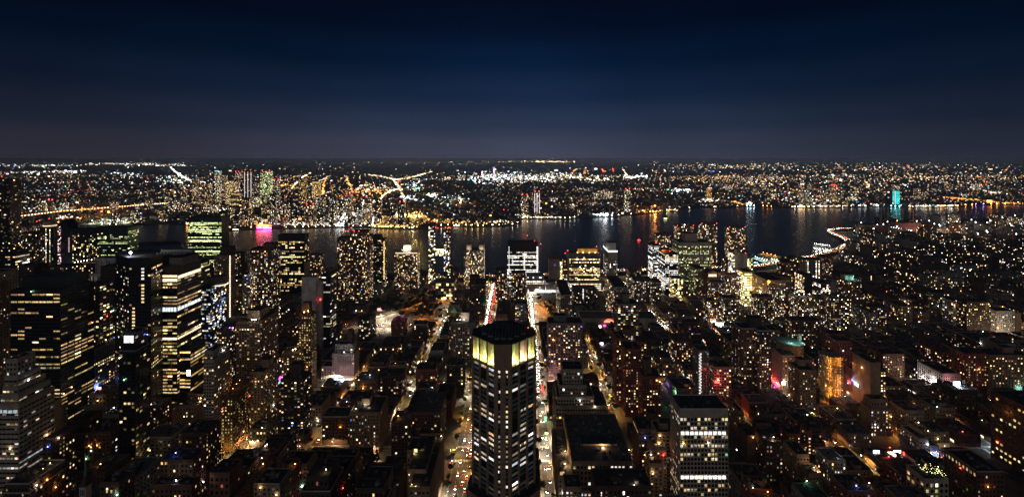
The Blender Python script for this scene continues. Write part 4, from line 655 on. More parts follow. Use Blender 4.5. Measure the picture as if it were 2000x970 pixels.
H(AB, 'black slab between the tree-lined street and the wide street', 'apartment slab', 'black slab by the wide street', [(927, 947, 555, 880, 40, V(ST['apt_dark'], wall='dark_brown', lit=.06)), (917, 935, 541, 930, 20, V(ST['apt_dark'], lit=.03))], vb=610)
H(AB, 'small pale-grey apartment house left of the narrow bright street, behind the glowing-crowned tower', 'apartment block', 'small pale-grey house', [(1006, 1028, 594, 800, 20, V(ST['apt'], wall='concrete', lit=.25))], vb=628)
H(AB, 'low dark block with one vertical strip of white windows below the wide hospital slab', 'apartment block', 'white-stripped low block', [(1119, 1164, 563, 985, 22, V(ST['apt_dark'], lit=.16, pal='office'))], vb=585, extra=strip(1138, 1140, 563, 583, 985, 'white', 1.8, 7))
H(AT, 'very tall dark glass tower cut by the left edge with a red lamp on top', 'apartment tower', 'very tall dark edge tower', [(-30, 19.5, 349, 1130, 26, S('dark_glass', 3.6, 3.6, .8, .5, .05, 'warm', .8, 'punch', 0, unlit=0))], cop='dark_glass', vb=495, extra=beacons((3, 344, 1130)))
H(AT, 'dark glass tower with a bright rounded crown and red lamps near the left edge', 'apartment tower', 'bright-crowned dark tower', [(70, 104, 444, 1150, 24, S('dark_glass', 3.2, 3.4, .7, .5, .2, 'mixed', 1.2, 'columns', 0, unlit=0))], vb=505, extra=many(beacons((72, 432, 1150), (77, 430, 1150), (96, 427, 1150)), drum(88, 434, 1153, 12, 10, 'limestone', 'wwhite')))
def sail(root, ms, r):
    D = 1100; mb = MB(); x0, x1 = X_(119, D), X_(136, D); z = Z_(430, D); n = 8
    prof = [(x0, 0), (x1, 0), (x1, Z_(455, D))] + [(x1 - (x1 - x0) * (i / n) ** 1.6, Z_(455, D) + (z - Z_(455, D)) * math.sin(math.pi / 2 * i / n)) for i in range(1, n + 1)]
    f = [(x, D, zz) for x, zz in prof]; b = [(x, D + 26, zz) for x, zz in prof]; mb.poly(f, 'dark_glass'); mb.poly(b[::-1], 'dark_glass')
    for i in range(len(prof)): j = (i + 1) % len(prof); mb.poly([f[i], b[i], b[j], f[j]], 'dark_glass')
    wbuild(mb, 'curved_slab', root)
    mb = MB(); xa = X_(111, D); mb.box(xa, x0 - .2, D + 2, D + 20, 0, Z_(436, D), 'dark_glass'); wall_face(mb, (xa, D + 2), (1, 0), (0, -1), x0 - xa - .2, 0, Z_(440, D), S('dark_glass', 3, 3.6, .8, .5, .6, 'pink', 1.2) if 'pink' in PAL else S('dark_glass', 3, 3.6, .8, .5, .55, 'wside', 1.3), r); wbuild(mb, 'facade', root)
    strip(133.5, 136, 463, 492, D, 'pink', .8, 12)(root, ms, r); flood([(140, 522, D - 8)], 'cyan', 16000)(root, ms, r)
H(AT, 'curved sail-shaped blue black tower beside the bright-crowned dark tower', 'apartment tower', 'sail-shaped tower', [(111, 136, 432, 1100, 26, 'none')], vb=525, extra=sail, built='extra')
H(OT, 'dark glass block speckled with square gold windows beside the green glass block', 'office tower', 'gold-speckled glass block', [(141, 190, 447, 1060, 30, S('dark_glass', 4, 3.8, .55, .5, .24, 'yellow', 1.3, unlit=0, top=10))], cop='dark_glass', vb=505)
H(OT, 'green glass block with slanting lit floors next to the gold-speckled glass block', 'office tower', 'green glass block', [(190.4, 250, 444, 1062, 30, S('green_glass', 4, 3.8, .9, .35, .2, 'lime', 1.1, 'ribbon', 0, unlit=0, top=8))], cop='green_glass', vb=505)
H(OT, 'thin green-lit slab tower with a blank grey end wall standing on the river bank', 'office tower', 'green-lit riverside slab', [(367, 432.5, 424, 1200, 32, S('green_glass', 3, 3.7, .95, .4, .5, 'lime', 1.15, 'ribbon', 0, top=9, br=.55), dict(side=V(ST['none'], wall='concrete')))], cop='concrete', vb=520,
  extra=many(*[hstrip(a, b, y, y + 2.2, 1200, 'lime', 1.6) for a, b, y in ((371, 377, 437), (381, 401, 437.5), (407, 418, 434.5), (385, 401, 451.5), (395, 414, 455), (421, 428, 451), (371, 417, 469), (421, 431, 469), (371, 400, 489.5), (400, 431, 489.5), (421, 428, 456))]))
for p0, p1, t, D, st, lab in ((38, 62, 455, 1010, V(ST['apt_dark'], lit=.16), 'dark mid-rise tower right of the very tall edge tower'), (56, 70, 452, 1060, V(ST['apt_dark'], lit=.2), 'narrow dark tower left of the bright-crowned dark tower'),
                              (0, 30, 497, 760, S('dark_glass', 4, 4, .9, .4, .25, 'office', 1, 'ribbon', unlit=0), 'glassy low-lit block below the very tall edge tower'), (36, 66, 520, 700, V(ST['apt_dark'], lit=.14), 'dark block right of the tan tower at the left edge'),
                              (98, 132, 520, 780, V(ST['apt_dark'], lit=.2, pal='warm'), 'brown block with warm windows behind the broad black block'), (66, 98, 525, 850, V(ST['apt_dark'], wall='black_metal', lit=.04), 'round-shouldered black block behind the broad black block')):
    H('office_building', lab, 'office building', lab, [(p0, p1, t, D, 22, st)], vb=t + 30)
H('office_building', 'dark office block whose roof is lined with bright warm lamps behind the pale-striped tower', 'office building', 'lamp-lined dark office', [(137, 186, 515, 830, 30, S('dark_brown', 4, 4, .5, .5, .12, 'warm', 1))], vb=545, extra=roof_lamps([(146, 512, 832), (152, 511, 832), (158, 510, 832), (164, 509, 832), (170, 508, 832), (179, 507, 832)], 'wwhite', 1200, .8))
H(AT, 'grey tower top with a domed roof room peeping over the bright ribbon tower', 'tower', 'domed grey tower top', [(352, 392, 512, 760, 22, V(ST['ribbon_white'], lit=.3, pal='lime', st=.8))], bulk=[(327, 350, 500, 700, 10)][:0], vb=530)
# ------------------------------------------------------------------ ground, river, street grid
FDR = [(-1500, 1190), (-900, 1190), (-350, 1184), (0, 1200), (307, 1262), (500, 1285), (676, 1310), (780, 1360), (925, 1445), (1080, 1560), (1205, 1677), (1262, 1800), (1296, 1915), (1335, 1985), (1420, 2020), (1520, 2028), (1700, 2080)]
NEAR = [(-6000, 1235), (-900, 1222), (-300, 1216), (0, 1228), (300, 1290), (520, 1312), (690, 1345), (800, 1400), (945, 1485), (1100, 1605), (1232, 1705), (1290, 1810), (1322, 1925), (1370, 2010), (1440, 2052), (1560, 2062), (1740, 2120), (1934, 2235), (2346, 2400), (2700, 2480), (4200, 3300), (9000, 4200)]
mb = MB(); mb.prism(NEAR[::-1] + [(-6000, -900), (9000, -900)], -4, 0, 'asphalt'); struct('ground', mb)
FARPX = [(-700, 441), (-200, 438), (60, 436), (120, 437), (180, 441), (245, 441), (330, 437), (365, 440), (440, 452), (478, 449), (520, 447), (600, 446), (640, 444.5), (720, 444), (745, 446), (790, 448), (825, 447), (850, 444), (880, 441), (930, 443), (985, 442), (1008, 440), (1012, 436), (980, 431), (985, 427.5), (1050, 427), (1108, 428), (1125, 426), (1160, 425), (1215, 422), (1245, 419), (1290, 414), (1330, 409), (1370, 405.5), (1420, 407), (1440, 404.5), (1480, 403.5), (1520, 406), (1600, 405.5), (1640, 405), (1700, 403.5), (1760, 405), (1872, 403.5), (1900, 401), (1960, 400), (2010, 399), (2600, 396)]
FARSHORE = [G_(p, y) for p, y in FARPX]
mb = MB(); mb.prism([(-160000, 2100)] + FARSHORE + [(160000, 3400), (160000, 190000), (-160000, 190000)], -4, 0, 'dark_ground'); struct('far_ground', mb)
mb = MB(); mb.poly([(-9000, -900, -1.6), (12000, -900, -1.6), (12000, 5200, -1.6), (-9000, 5200, -1.6)], 'water'); struct('river_water', mb)
mb = MB(); a, b = G_(262, 475), G_(356, 472); mb.prism([(a[0], a[1] - 8), (a[0] + 60, a[1] - 16), (b[0] - 30, b[1] - 12), (b[0], b[1]), (b[0] - 40, b[1] + 16), (a[0] + 50, a[1] + 18)], -3, 3.5, 'dark_ground', sc=.8); struct('island_ground', mb)
SX = {}
for i, n_ in enumerate(range(35, 51)): SX[n_] = -140 - 79 * i
SX[34] = -55; SX[33] = 30; SX[32] = 115; SX[31] = 192
for i, n_ in enumerate(range(30, 8, -1)): SX[n_] = 268 + 80.5 * i
BH = {34: 15, 42: 15, 23: 15}; RH = {34: 9.5, 42: 9.5, 23: 9.5}          # half width between house fronts, half width of the roadway
AV = [(205, 12, 8), (350, 20, 15), (490, 11, 8), (640, 15, 10.5), (865, 15, 10.5), (1085, 15, 10.5), (1186, 8, 6)]
xs = sorted((x, BH.get(n, 9), RH.get(n, 5)) for n, x in SX.items())
rd = MB(); mk = MB()
for n, x in SX.items():
    hw = RH.get(n, 5); st_ = MB(); st_.poly([(x - hw, 190, .02), (x + hw, 190, .02), (x + hw, 1186, .02), (x - hw, 1186, .02)], 'asphalt'); struct('street', st_)
for D, bh, rh in AV[:-1]:
    st_ = MB(); st_.poly([(-1400, D - rh, .026), (2100, D - rh, .026), (2100, D + rh, .026), (-1400, D + rh, .026)], 'asphalt'); struct('avenue', st_)
for n in (36, 35, 34, 33, 32, 31, 30, 29, 28, 27):        # lane lines and zebra crossings
    x = SX[n]; hw = RH.get(n, 5)
    for (a, _, ra), (b, _, rb) in zip(AV[:-1], AV[1:]):
        y = a + ra + 8
        while y < b - rb - 10:
            if n in (34, 33): 
                mk.poly([(x - .35, y, .034), (x - .1, y, .034), (x - .1, y + 3, .034), (x - .35, y + 3, .034)], 'paint_yellow')
                if n == 34:
                    for o in (-4.6, 4.4): mk.poly([(x + o, y, .034), (x + o + .25, y, .034), (x + o + .25, y + 3, .034), (x + o, y + 3, .034)], 'paint_white')
            y += 8
    for D, bh, rh in AV[2:6]:
        for s in (-1, 1):
            k = x - hw + .5
            while k < x + hw - .6:
                y0 = D + s * (rh + 2); mk.poly([(k, min(y0, y0 + s * 3.4), .034), (k + .7, min(y0, y0 + s * 3.4), .034), (k + .7, max(y0, y0 + s * 3.4), .034), (k, max(y0, y0 + s * 3.4), .034)], 'paint_white'); k += 1.6
            k = D - rh + .5
            while k < D + rh - .6:
                x0 = x + s * (hw + 1.6); mk.poly([(min(x0, x0 + s * 3.2), k, .038), (max(x0, x0 + s * 3.2), k, .038), (max(x0, x0 + s * 3.2), k + .7, .038), (min(x0, x0 + s * 3.2), k + .7, .038)], 'paint_white'); k += 1.6
struct('road_markings', mk)
pv = MB(); blocks = []
for (a, ab, ar), (b, bb, br_) in zip(AV[:-1], AV[1:]):
    for (s, sb, sr), (t, tb, tr) in zip(xs[:-1], xs[1:]):
        if (s > 1.25 * b + 60) or (t < -1.25 * b - 60): continue
        if t - s < 30: continue
        pv.box(s + sr, t - tr, a + ar, b - br_, 0, .15, 'pavement', bottom=False)
        blocks.append((s + sb, t - tb, a + ab, b - bb))
struct('pavement', pv)
# open places: no filling there
OPEN = [(-300, -232, 780, 1010), (-232, -150, 905, 1075), (-300, -150, 868, 940), (60, 185, 880, 975), (35, 100, 900, 1060), (-20 - 30, 22, 335, 420)]
# ------------------------------------------------------------------ the filling of the blocks
KEEP = [(725, 800, 655, 800), (940, 975, 650, 880), (1030, 1062, 700, 860), (855, 895, 655, 860), (1205, 1250, 604, 900), (1245, 1300, 645, 870), (1128, 1190, 765, 600), (1385, 1440, 775, 600), (1500, 1560, 795, 600), (1365, 1402, 655, 800),
        (640, 690, 760, 600), (430, 478, 890, 490), (572, 640, 880, 500), (728, 765, 905, 480), (276, 308, 885, 480), (1640, 1680, 915, 470), (1755, 1800, 890, 500), (1880, 1945, 885, 510), (793, 815, 800, 620), (700, 735, 760, 600), (1690, 1790, 700, 800), (1640, 1780, 888, 500), (790, 880, 632, 930), (1045, 1070, 628, 900)]
def cap(x0, x1, y0, y1, h):
    p0 = min(P_(x0, y0), P_(x0, y1)); p1 = max(P_(x1, y0), P_(x1, y1))
    for hh in HEROES:
        if hh['vb'] is None: continue
        m = hh['ms'][0]
        if min(q[2] for q in hh['ms']) <= y0 + 2: continue
        l = min(q[0] for q in hh['px']); r_ = max(q[1] for q in hh['px'])
        if min(p1, r_) - max(p0, l) > .22 * min(r_ - l, p1 - p0): h = min(h, max(11, Z_(hh['vb'], y1)))
    for l, r_, vb, D in KEEP:
        if D > y0 + 5 and min(p1, r_) - max(p0, l) > .35 * (p1 - p0): h = min(h, max(13, Z_(vb, y1)))
    return h
R2 = random.Random(11); FILL = []
def occupied(x0, x1, y0, y1):
    for _, a, b, c, d, z in BOX:
        if x0 < b - .4 and x1 > a + .4 and y0 < d - .4 and y1 > c + .4: return True
    for a, b, c, d in OPEN:
        if x0 < b and x1 > a and y0 < d and y1 > c: return True
    return False
def height(x, y, r):
    if x < -480: return r.choice((r.uniform(30, 60), r.uniform(45, 95)))
    if y < 350: return r.uniform(35, 62)
    if x < -60: return r.uniform(30, 58) if y < 490 else r.choice((r.uniform(15, 26), r.uniform(22, 48))) if y < 640 else r.choice((r.uniform(14, 24), r.uniform(20, 42)))
    if x < 110: return r.uniform(12, 34)
    if y < 490: return r.uniform(16, 50) if x < 300 else r.choice((r.uniform(14, 22), r.uniform(18, 44)))
    if x > 520 and r.random() < .10: return r.uniform(45, 66)
    return r.choice((r.uniform(12, 20), r.uniform(14, 24), r.uniform(22, 42)))
for x0, x1, y0, y1 in blocks:
    if y1 < 300: continue
    mid = (x0 + x1) / 2
    for a, b in ((x0, mid - 2.5), (mid + 2.5, x1)):
        y = y0
        while y < y1 - 6:
            wd = R2.uniform(14, 30) if y < 640 else R2.uniform(20, 44)
            if y + wd > y1 - 8: wd = y1 - y
            h = height((a + b) / 2, y, R2)
            dd = R2.uniform(.72, 1.0) * (b - a); aa, bb = (a, a + dd) if a == x0 else (b - dd, b)
            if not occupied(aa, bb, y, y + wd - .3):
                h = min(h, cap(aa, bb, y, y + wd, h))
                if h > 6: FILL.append([aa, bb, y, y + wd - .35, h])
            y += wd
# beyond First Avenue, the housing estates and the far east side on the right
for i in range(14):
    for j in range(20):
        x = 560 + j * 92 + R2.uniform(-14, 14) + i * 18; y = 1125 + i * 78 + R2.uniform(-14, 14)
        if x < 300: continue
        sh = None
        for (xa, ya), (xb, yb) in zip(NEAR[:-1], NEAR[1:]):
            if xa <= x <= xb: sh = ya + (yb - ya) * (x - xa) / (xb - xa)
        if y + 45 > (sh or 0) - 45 or x > 1.16 * y + 60: continue
        if 700 < x < 800 and y < 1500: continue
        w_, d_ = (58, 17) if R2.random() < .5 else (20, 52)
        if not occupied(x, x + w_, y, y + d_):
            if 560 < x < 880 and y < 1440:
                FILL.append([x, x + w_, y, y + d_, 11]); continue
            h = 36 + R2.uniform(-4, 5) if x < 2000 else R2.choice((16, 20, 40, 55))
            if (y > 1700 and x > 1500): h = R2.choice((18, 22, 40, 56, 60))
            FILL.append([x, x + w_, y, y + d_, min(h, cap(x, x + w_, y, y + d_, h))])
FILL = [f for f in FILL if f[4] > 6]
# what of it shows from the terrace: a look with rays, so that hidden lots are left out
vs = []; fs = []; own = []
def bvbox(x0, x1, y0, y1, z, who):
    n = len(vs); vs.extend([(x0, y0, 0), (x1, y0, 0), (x1, y1, 0), (x0, y1, 0), (x0, y0, z), (x1, y0, z), (x1, y1, z), (x0, y1, z)])
    for f in ((0, 1, 5, 4), (1, 2, 6, 5), (2, 3, 7, 6), (3, 0, 4, 7), (4, 5, 6, 7)): fs.append(tuple(n + i for i in f)); own.append(who)
for i, a, b, c, d, z in BOX: bvbox(a, b, c, d, z, ('h', i))
for i, f in enumerate(FILL): bvbox(f[0], f[1], f[2], f[3], f[4], ('f', i))
bvh = BVHTree.FromPolygons(vs, fs); SEEN = {}
for py in range(402, 971, 3):
    for px in range(-30, 2031, 3):
        hit = bvh.ray_cast(Vector((0, 0, CH)), Vector(((px - CX) / F, 1, -(py - HY) / F)))
        if hit[2] is not None:
            s = SEEN.setdefault(own[hit[2]], [0, 0, 0]); s[0] += 1; s[1] += px; s[2] += py
kinds = ('walkup', 'walkup_red', 'walkup_tan')
LAND = [(h['short'], sum(p[0] + p[1] for p in h['px']) / 2 / len(h['px']), min(p[2] for p in h['px']) + 25, h['ms'][0][2]) for h in HEROES if len(h['short'].split()) <= 5]
EMPTYKEY = {}
def fill_label(i, kindw, colour, f, sz):
    n, sx, sy = SEEN[('f', i)]; cx, cy_ = sx / n, sy / n
    s, lx, ly, ld = min(LAND, key=lambda q: abs(q[1] - cx) + 1.1 * abs(q[2] - cy_) + 18 * USED.get(q[0], 0))
    USED[s] = USED.get(s, 0) + 1
    dx, dy = cx - lx, cy_ - ly
    rel = ('left of' if dx < 0 else 'right of') if abs(dx) > 1.15 * abs(dy) else ('in front of' if dy > 0 else 'behind')
    return [f'{sz} {colour} {kindw}', f'{rel} the {s}', abs(dx) + abs(dy)]
USED = {}; ORD = ['nearest', 'second', 'third', 'fourth', 'fifth', 'sixth', 'seventh', 'eighth', 'ninth', 'tenth', 'eleventh', 'twelfth', 'thirteenth', 'fourteenth', 'fifteenth', 'sixteenth']
PLAN = []
for i, f in enumerate(FILL):
    if SEEN.get(('f', i), [0])[0] < 3: continue
    r = random.Random(1000 + i); x0, x1, y0, y1, h = f; estate = y0 > 1110
    if estate: kind, kw, stn, col = 'housing_slab', 'housing slab', 'stuy', r.choice(('dark_brick', 'brown', 'dark_brown', 'grey'))
    elif h < 19: kind, kw, stn, col = 'walkup_house', 'walk-up house', 'walkup', r.choice(('dark_brick', 'red_brick', 'brick', 'tan', 'brown', 'grey', 'dark_brick'))
    elif y0 < 640 and h < 60: kind, kw, stn, col = r.choice((('loft_building', 'loft', 'loft', r.choice(('dark_brick', 'brown', 'brick', 'tan', 'grey', 'dark_brown'))), ('apartment_block', 'apartment block', 'apt', r.choice(('brick', 'brown', 'tan', 'dark_brick', 'grey', 'red_brick')))))
    elif h < 46: kind, kw, stn, col = 'apartment_block', 'apartment block', 'apt', r.choice(('brick', 'brown', 'tan', 'dark_brick', 'concrete', 'red_brick', 'dark_brown'))
    else: kind, kw, stn, col = 'apartment_tower', 'apartment tower', 'apt', r.choice(('brick', 'brown', 'dark_brown', 'grey'))
    lab = fill_label(i, kw, col.replace('_', ' ').replace('concrete', 'pale grey'), f, 'low' if h < 16 else 'mid-sized' if h < 34 else 'tall')
    PLAN.append((i, f, kind, kw, stn, col, lab, estate))
by = {}
for p in PLAN: by.setdefault((p[6][0], p[6][1]), []).append(p)
for k, v in by.items():
    v.sort(key=lambda p: p[6][2])
    for n, p in enumerate(v): p[6].append((ORD[min(n, 15)] + ' ' if len(v) > 1 else '') + k[0] + ' ' + k[1])
for i, f, kind, kw, stn, col, lab, estate in PLAN:
    r = random.Random(2000 + i); x0, x1, y0, y1, h = f; D = y0
    base = ST[stn]; lit = base['lit'] * r.choice((.4, .8, 1, 1, 1.5)); dark = 0 if y0 > 480 else 1
    if dark: lit *= .32 if x0 < -60 else .6
    st = V(base, wall=col, lit=lit, bay=base['bay'] * r.uniform(.9, 1.25), fh=base['fh'] * r.uniform(.95, 1.1), relief=1 if y0 < 620 else 0, pal=r.choice(('home', 'home', 'warm', 'mixed')) if stn != 'loft' else r.choice(('warm', 'home')))
    root = thing(kind, lab[3], kw if kw != 'loft' else 'loft building', ((x0 + x1) / 2, (y0 + y1) / 2, 0), group='housing slabs of the east side' if estate else None)
    k = max(.8, min(2.2, (D / 620) ** .9)); fb = MB(); rb = MB(); sd_ = {'side': V(st, lit=lit * r.choice((.3, 1, 1)), mode='none' if r.random() < .25 else st['mode'])}; h0 = h
    if h > 21 and not estate and r.random() < .45 and min(x1 - x0, y1 - y0) > 13:       # a set-back top
        h0 = h * r.uniform(.66, .86); a_, b_ = r.uniform(1.5, 4), r.uniform(1.5, 4); mass_walls(fb, (x0 + a_, x1 - b_, y0 + b_, y1 - a_, h0 - .3, h, {**st, 'base': 2}, sd_), r, k, None); rb2 = MB(); roof_of(rb2, x0 + a_, x1 - b_, y0 + b_, y1 - a_, h, 'roof_dark', col, r, 3 if y0 < 640 else 1, par=.9); wbuild(rb2, 'roof', root)
    m = (x0, x1, y0, y1, 0, h0, st, sd_); top_h = h; h = h0
    mass_walls(fb, m, r, k, None)
    if y0 < 900:                                          # shop fronts, some lit
        for (P, U, N, W) in (((x0, y0), (1, 0), (0, -1), x1 - x0), ((x1, y0) if x1 < 0 else (x0, y1), (0, 1) if x1 < 0 else (0, -1), (1, 0) if x1 < 0 else (-1, 0), y1 - y0)):
            u = 1
            while u < W - 5:
                if r.random() < .30:
                    g = glow(r.choice(('office', 'home', 'mixed', 'white')), 1.6 * k, r, .6); q = lambda uu, zz: (P[0] + U[0] * uu + N[0] * .08, P[1] + U[1] * uu + N[1] * .08, zz)
                    e = u + r.uniform(2.5, 5); mb_ = fb; mb_.poly([q(u, .6), q(e, .6), q(e, 3.1), q(u, 3.1)], 'win', g)
                u += r.uniform(5, 9)
    wbuild(fb, 'facade', root)
    roof_of(rb, x0, x1, y0, y1, h, r.choice(('roof_dark', 'roof_dark', 'roof_grey')), r.choice((col, col, 'coping', 'grey')), r, (13 if y0 < 560 else 7 if y0 < 700 else 2 if y0 < 900 else 0) if top_h == h0 else 0, par=.9 if y0 < 900 else 0)
    wbuild(rb, 'roof', root); h = top_h; stepped = top_h != h0
    if not estate and x1 - x0 > 10 and y1 - y0 > 10 and r.random() < .75 and not stepped:
        bw = r.uniform(3, 6); bl = r.uniform(3, 7); bx = r.uniform(x0 + 1.5, x1 - bw - 1.5); by_ = r.uniform(y0 + 1.5, y1 - bl - 1.5); b_ = MB()
        b_.box(bx, bx + bw, by_, by_ + bl, h - .02, h + r.uniform(2.6, 4.5), col, topm='roof_dark', bottom=False); bk = wbuild(b_, 'bulkhead', root)
        if y0 < 640: dr = MB(); Lx = root.location; dr.box(bx + .6 - Lx[0], bx + 1.5 - Lx[0], by_ - .05 - Lx[1], by_ + .08 - Lx[1], h + .05, h + 2.1, 'black_metal'); dr.build('door', bk)
    elif estate:
        b_ = MB(); cx, cy_ = (x0 + x1) / 2, (y0 + y1) / 2; b_.box(cx - 4, cx + 4, cy_ - 3.5, cy_ + 3.5, h - .02, h + 4, col, topm='roof_dark', bottom=False); wbuild(b_, 'bulkhead', root)
        if y0 > 1700 and r.random() < .5: roof_lamps([(P_(cx, cy_), Y_(h + 7, cy_), cy_)], r.choice(('white', 'cool', 'white')), 0, 2.0)(root, None, r)
    if h > 20 and y0 < 700 and r.random() < .5 and not stepped and x1 - x0 > 11 and y1 - y0 > 11: tank(r.uniform(x0 + 3, x1 - 3), r.uniform(y0 + 3, y1 - 3), h, root)
    if y0 < 1000 and r.random() < (.26 if y0 < 640 else .16) and not estate:
        roof_lamps([(P_(r.uniform(x0 + 1, x1 - 1), y0 + .5), Y_(h + 1.5, y0 + .5), y0 + .5)], r.choice(('warm', 'wwhite', 'cool', 'orange')), 260, .35)(root, None, r)
for n, h in enumerate(HEROES):
    if h['built'] == 'extra':
        ms = h['ms']; root = thing(h['kind'], h['label'], h['cat'], ((ms[0][0] + ms[0][1]) / 2, (ms[0][2] + ms[0][3]) / 2, 0), group=h['group']); h['extra'](root, ms, random.Random(n))
    else: make(h, 50 + n)
# ------------------------------------------------------------------ the tower with the glowing crown
def crown_tower():
    cx, cyc, hw, ch = -10.8, 380.5, 25.4, 5.9
    oc = lambda k, c: [(cx - c, cyc - k), (cx + c, cyc - k), (cx + k, cyc - c), (cx + k, cyc + c), (cx + c, cyc + k), (cx - c, cyc + k), (cx - k, cyc + c), (cx - k, cyc - c)]
    root = thing('office_tower', 'eight-sided brown tower with a glowing yellow green crown, turned cornerwise between two bright streets', 'office tower', (cx, cyc, 0))
    L = root.location; r = random.Random(9)
    pts = oc(hw, ch); zb, zc, zt = 50.0, 150.5, 169.0
    core = MB(); parts = []; panels = []
    core.prism(oc(hw - .9, ch - .36), 0, zc, 'dark_glass', 'roof_dark')
    core.prism(oc(hw - 3.4, ch - 1.4), zc - .5, zt - .6, 'crown_stone', 'roof_dark')
    nf = 26; fh = (zc - zb - 1) / nf; pier = MB()
    for i in range(8):
        a, b = pts[i], pts[(i + 1) % 8]; W = math.dist(a, b); U = ((b[0] - a[0]) / W, (b[1] - a[1]) / W); N = (U[1], -U[0])
        wide = W > 15; front = i in (0, 1, 7)
        edges = [0, W / 3, 2 * W / 3, W] if wide else None
        if wide:
            for k, u in enumerate(edges):
                w_ = .95 if 0 < k < 3 else .9
                u0, u1 = (0, w_ * 1.5) if k == 0 else (W - w_ * 1.5, W) if k == 3 else (u - w_ * .85, u + w_ * .85)
                pier.obox(a, U, N, u0, u1, -3.2, .35, zb, zt, 'bronze')
            bays = [(1.55, W / 3 - .85), (W / 3 + .85, 2 * W / 3 - .85), (2 * W / 3 + .85, W - 1.55)]
        else:
            pier.obox(a, U, N, -.1, 2.0, -3.2, .3, zb, zt, 'bronze'); pier.obox(a, U, N, W - 2.0, W + .1, -3.2, .3, zb, zt, 'bronze')
            pier.obox(a, U, N, W / 2 - 2.0, W / 2 + 2.0, -3.2, .75, zb, zt, 'bronze'); bays = [(2.05, W / 2 - 2.05), (W / 2 + 2.05, W - 2.05)]
            for u0, u1 in bays: pier.obox(a, U, N, u0, u1, -3.1, .1, zc - 1, zt - .02, 'bronze')
        for u0, u1 in bays:
            for j in range(nf + 1):
                z = zb + j * fh; pier.obox(a, U, N, u0, u1, -1.2, -.55, z - .75, z + .75, 'dark_glass')
            if front and wide: panels.append((a, U, N, u0, u1))
            if wide: pier.obox(a, U, N, u0, u1, -2.2, .2, zc - 1.1, zc + .3, 'bronze'); pier.obox(a, U, N, u0, u1, -3.3, -.2, zt - .9, zt - .03, 'bronze')
            for j in range(nf):
                z = zb + j * fh + 1.0; lf = FL[j][i % 3] if wide else min(.95, FL[j][1] * 1.3 + .22)
                lit = r.random() < lf
                A2 = (a[0] - N[0] * .86, a[1] - N[1] * .86)
                if lit:
                    g = glow('white' if r.random() < .5 else 'office', 1.2, r, .35); 
                    if r.random() < .3: g = tuple(x * .3 for x in g)
                    if front: parts.append((A2, U, N, u0 + .12, u1 - .12, z, z + 1.95, g)); continue
                q = lambda u, zz: (A2[0] + U[0] * u + N[0] * .05, A2[1] + U[1] * u + N[1] * .05, zz)
                d = r.random(); gd = (.006, .008, .010) if d < .55 else (.016, .022, .026) if d < .7 else (.05, .045, .03) if d < .78 else (.0, .0, .0)
                core.poly([q(u0 + .12, z), q(u1 - .12, z), q(u1 - .12, z + 1.95), q(u0 + .12, z + 1.95)], 'win', gd)
    wbuild(core, 'curtain_wall', root); wbuild(pier, 'facade', root)
    window_parts(parts, root, r)
    rf = MB(); rf.prism(oc(hw + .2, ch + .1), zt, zt + .5, 'black_metal', 'roof_dark')
    wbuild(rf, 'roof', root)
    for gx in range(-3, 4):
        for gy in range(-3, 4):
            if abs(gx) + abs(gy) > 4: continue
            u = MB(); x, y = cx + gx * 5.2, cyc + gy * 5.2; u.box(x - 2, x + 2, y - 2, y + 2, zt + .49, zt + 1.9, 'grey_metal'); u.cyl(x, y, zt + 1.9, zt + 2.5, 1.5, 1.4, 'black_metal', 10); wbuild(u, 'cooling_fan', root)
    b = MB(); x = X_(1032, 380); b.cyl(x, 383, zt + .5, zt + 2.4, .12, .12, 'steel', 6); b.blob(x, 383, zt + 2.8, .42, 'beacon'); wbuild(b, 'warning_light', root)
    for n, (a, U, N, u0, u1) in enumerate(panels):             # the real floodlights at the foot of every crown panel
        um = (u0 + u1) / 2; col = (1, .78, .50) if n == 1 else (.82, 1, .32)
        fx = MB(); fx.obox(a, U, N, u0 + .4, u1 - .4, -1.1, -.3, zc + .31, zc + .5, 'grey_metal'); wbuild(fx, 'floodlight_bar', root)
        l = bpy.data.lights.new('crown_light', 'AREA'); l.shape = 'RECTANGLE'; l.size = u1 - u0 - .6; l.size_y = .5; l.energy = 4300; l.color = col
        o = bpy.data.objects.new('crown_light', l); C.objects.link(o); o.parent = root
        p = Vector((a[0] + U[0] * um + N[0] * -.7, a[1] + U[1] * um + N[1] * -.7, zc + .6)); o.location = p - L
        d = Vector((-N[0] * .55, -N[1] * .55, 1.0)); o.rotation_euler = d.to_track_quat('-Z', 'Y').to_euler(); 
        ang = math.atan2(U[1], U[0]); o.rotation_mode = 'QUATERNION'
        from mathutils import Matrix
        zax = -d.normalized(); xax = Vector((U[0], U[1], 0)); yax = zax.cross(xax); o.rotation_quaternion = Matrix((xax, yax, zax)).transposed().to_quaternion()
    pd = MB(); pd.prism(oc(hw + 3.5, ch + 2), 0, zb - 4, 'bronze', 'roof_dark'); pd.prism(oc(hw + 1.2, ch + .5), zb - 4, zb, 'dark_glass', 'roof_dark'); wbuild(pd, 'podium', root)
FL = []
_r = random.Random(4)
for j in range(26):
    b_ = _r.choice((.06, .12, .3, .5, .85)); FL.append([min(.97, b_ * _r.uniform(.5, 1.5)) for _ in range(3)])
for j, v in ((20, .12), (16, .8), (15, .7), (12, .55), (11, .75), (10, .92), (9, .6), (8, .8), (7, .3), (2, .05), (1, .05), (0, .02)): FL[j] = [v, v * .8, v]
crown_tower()
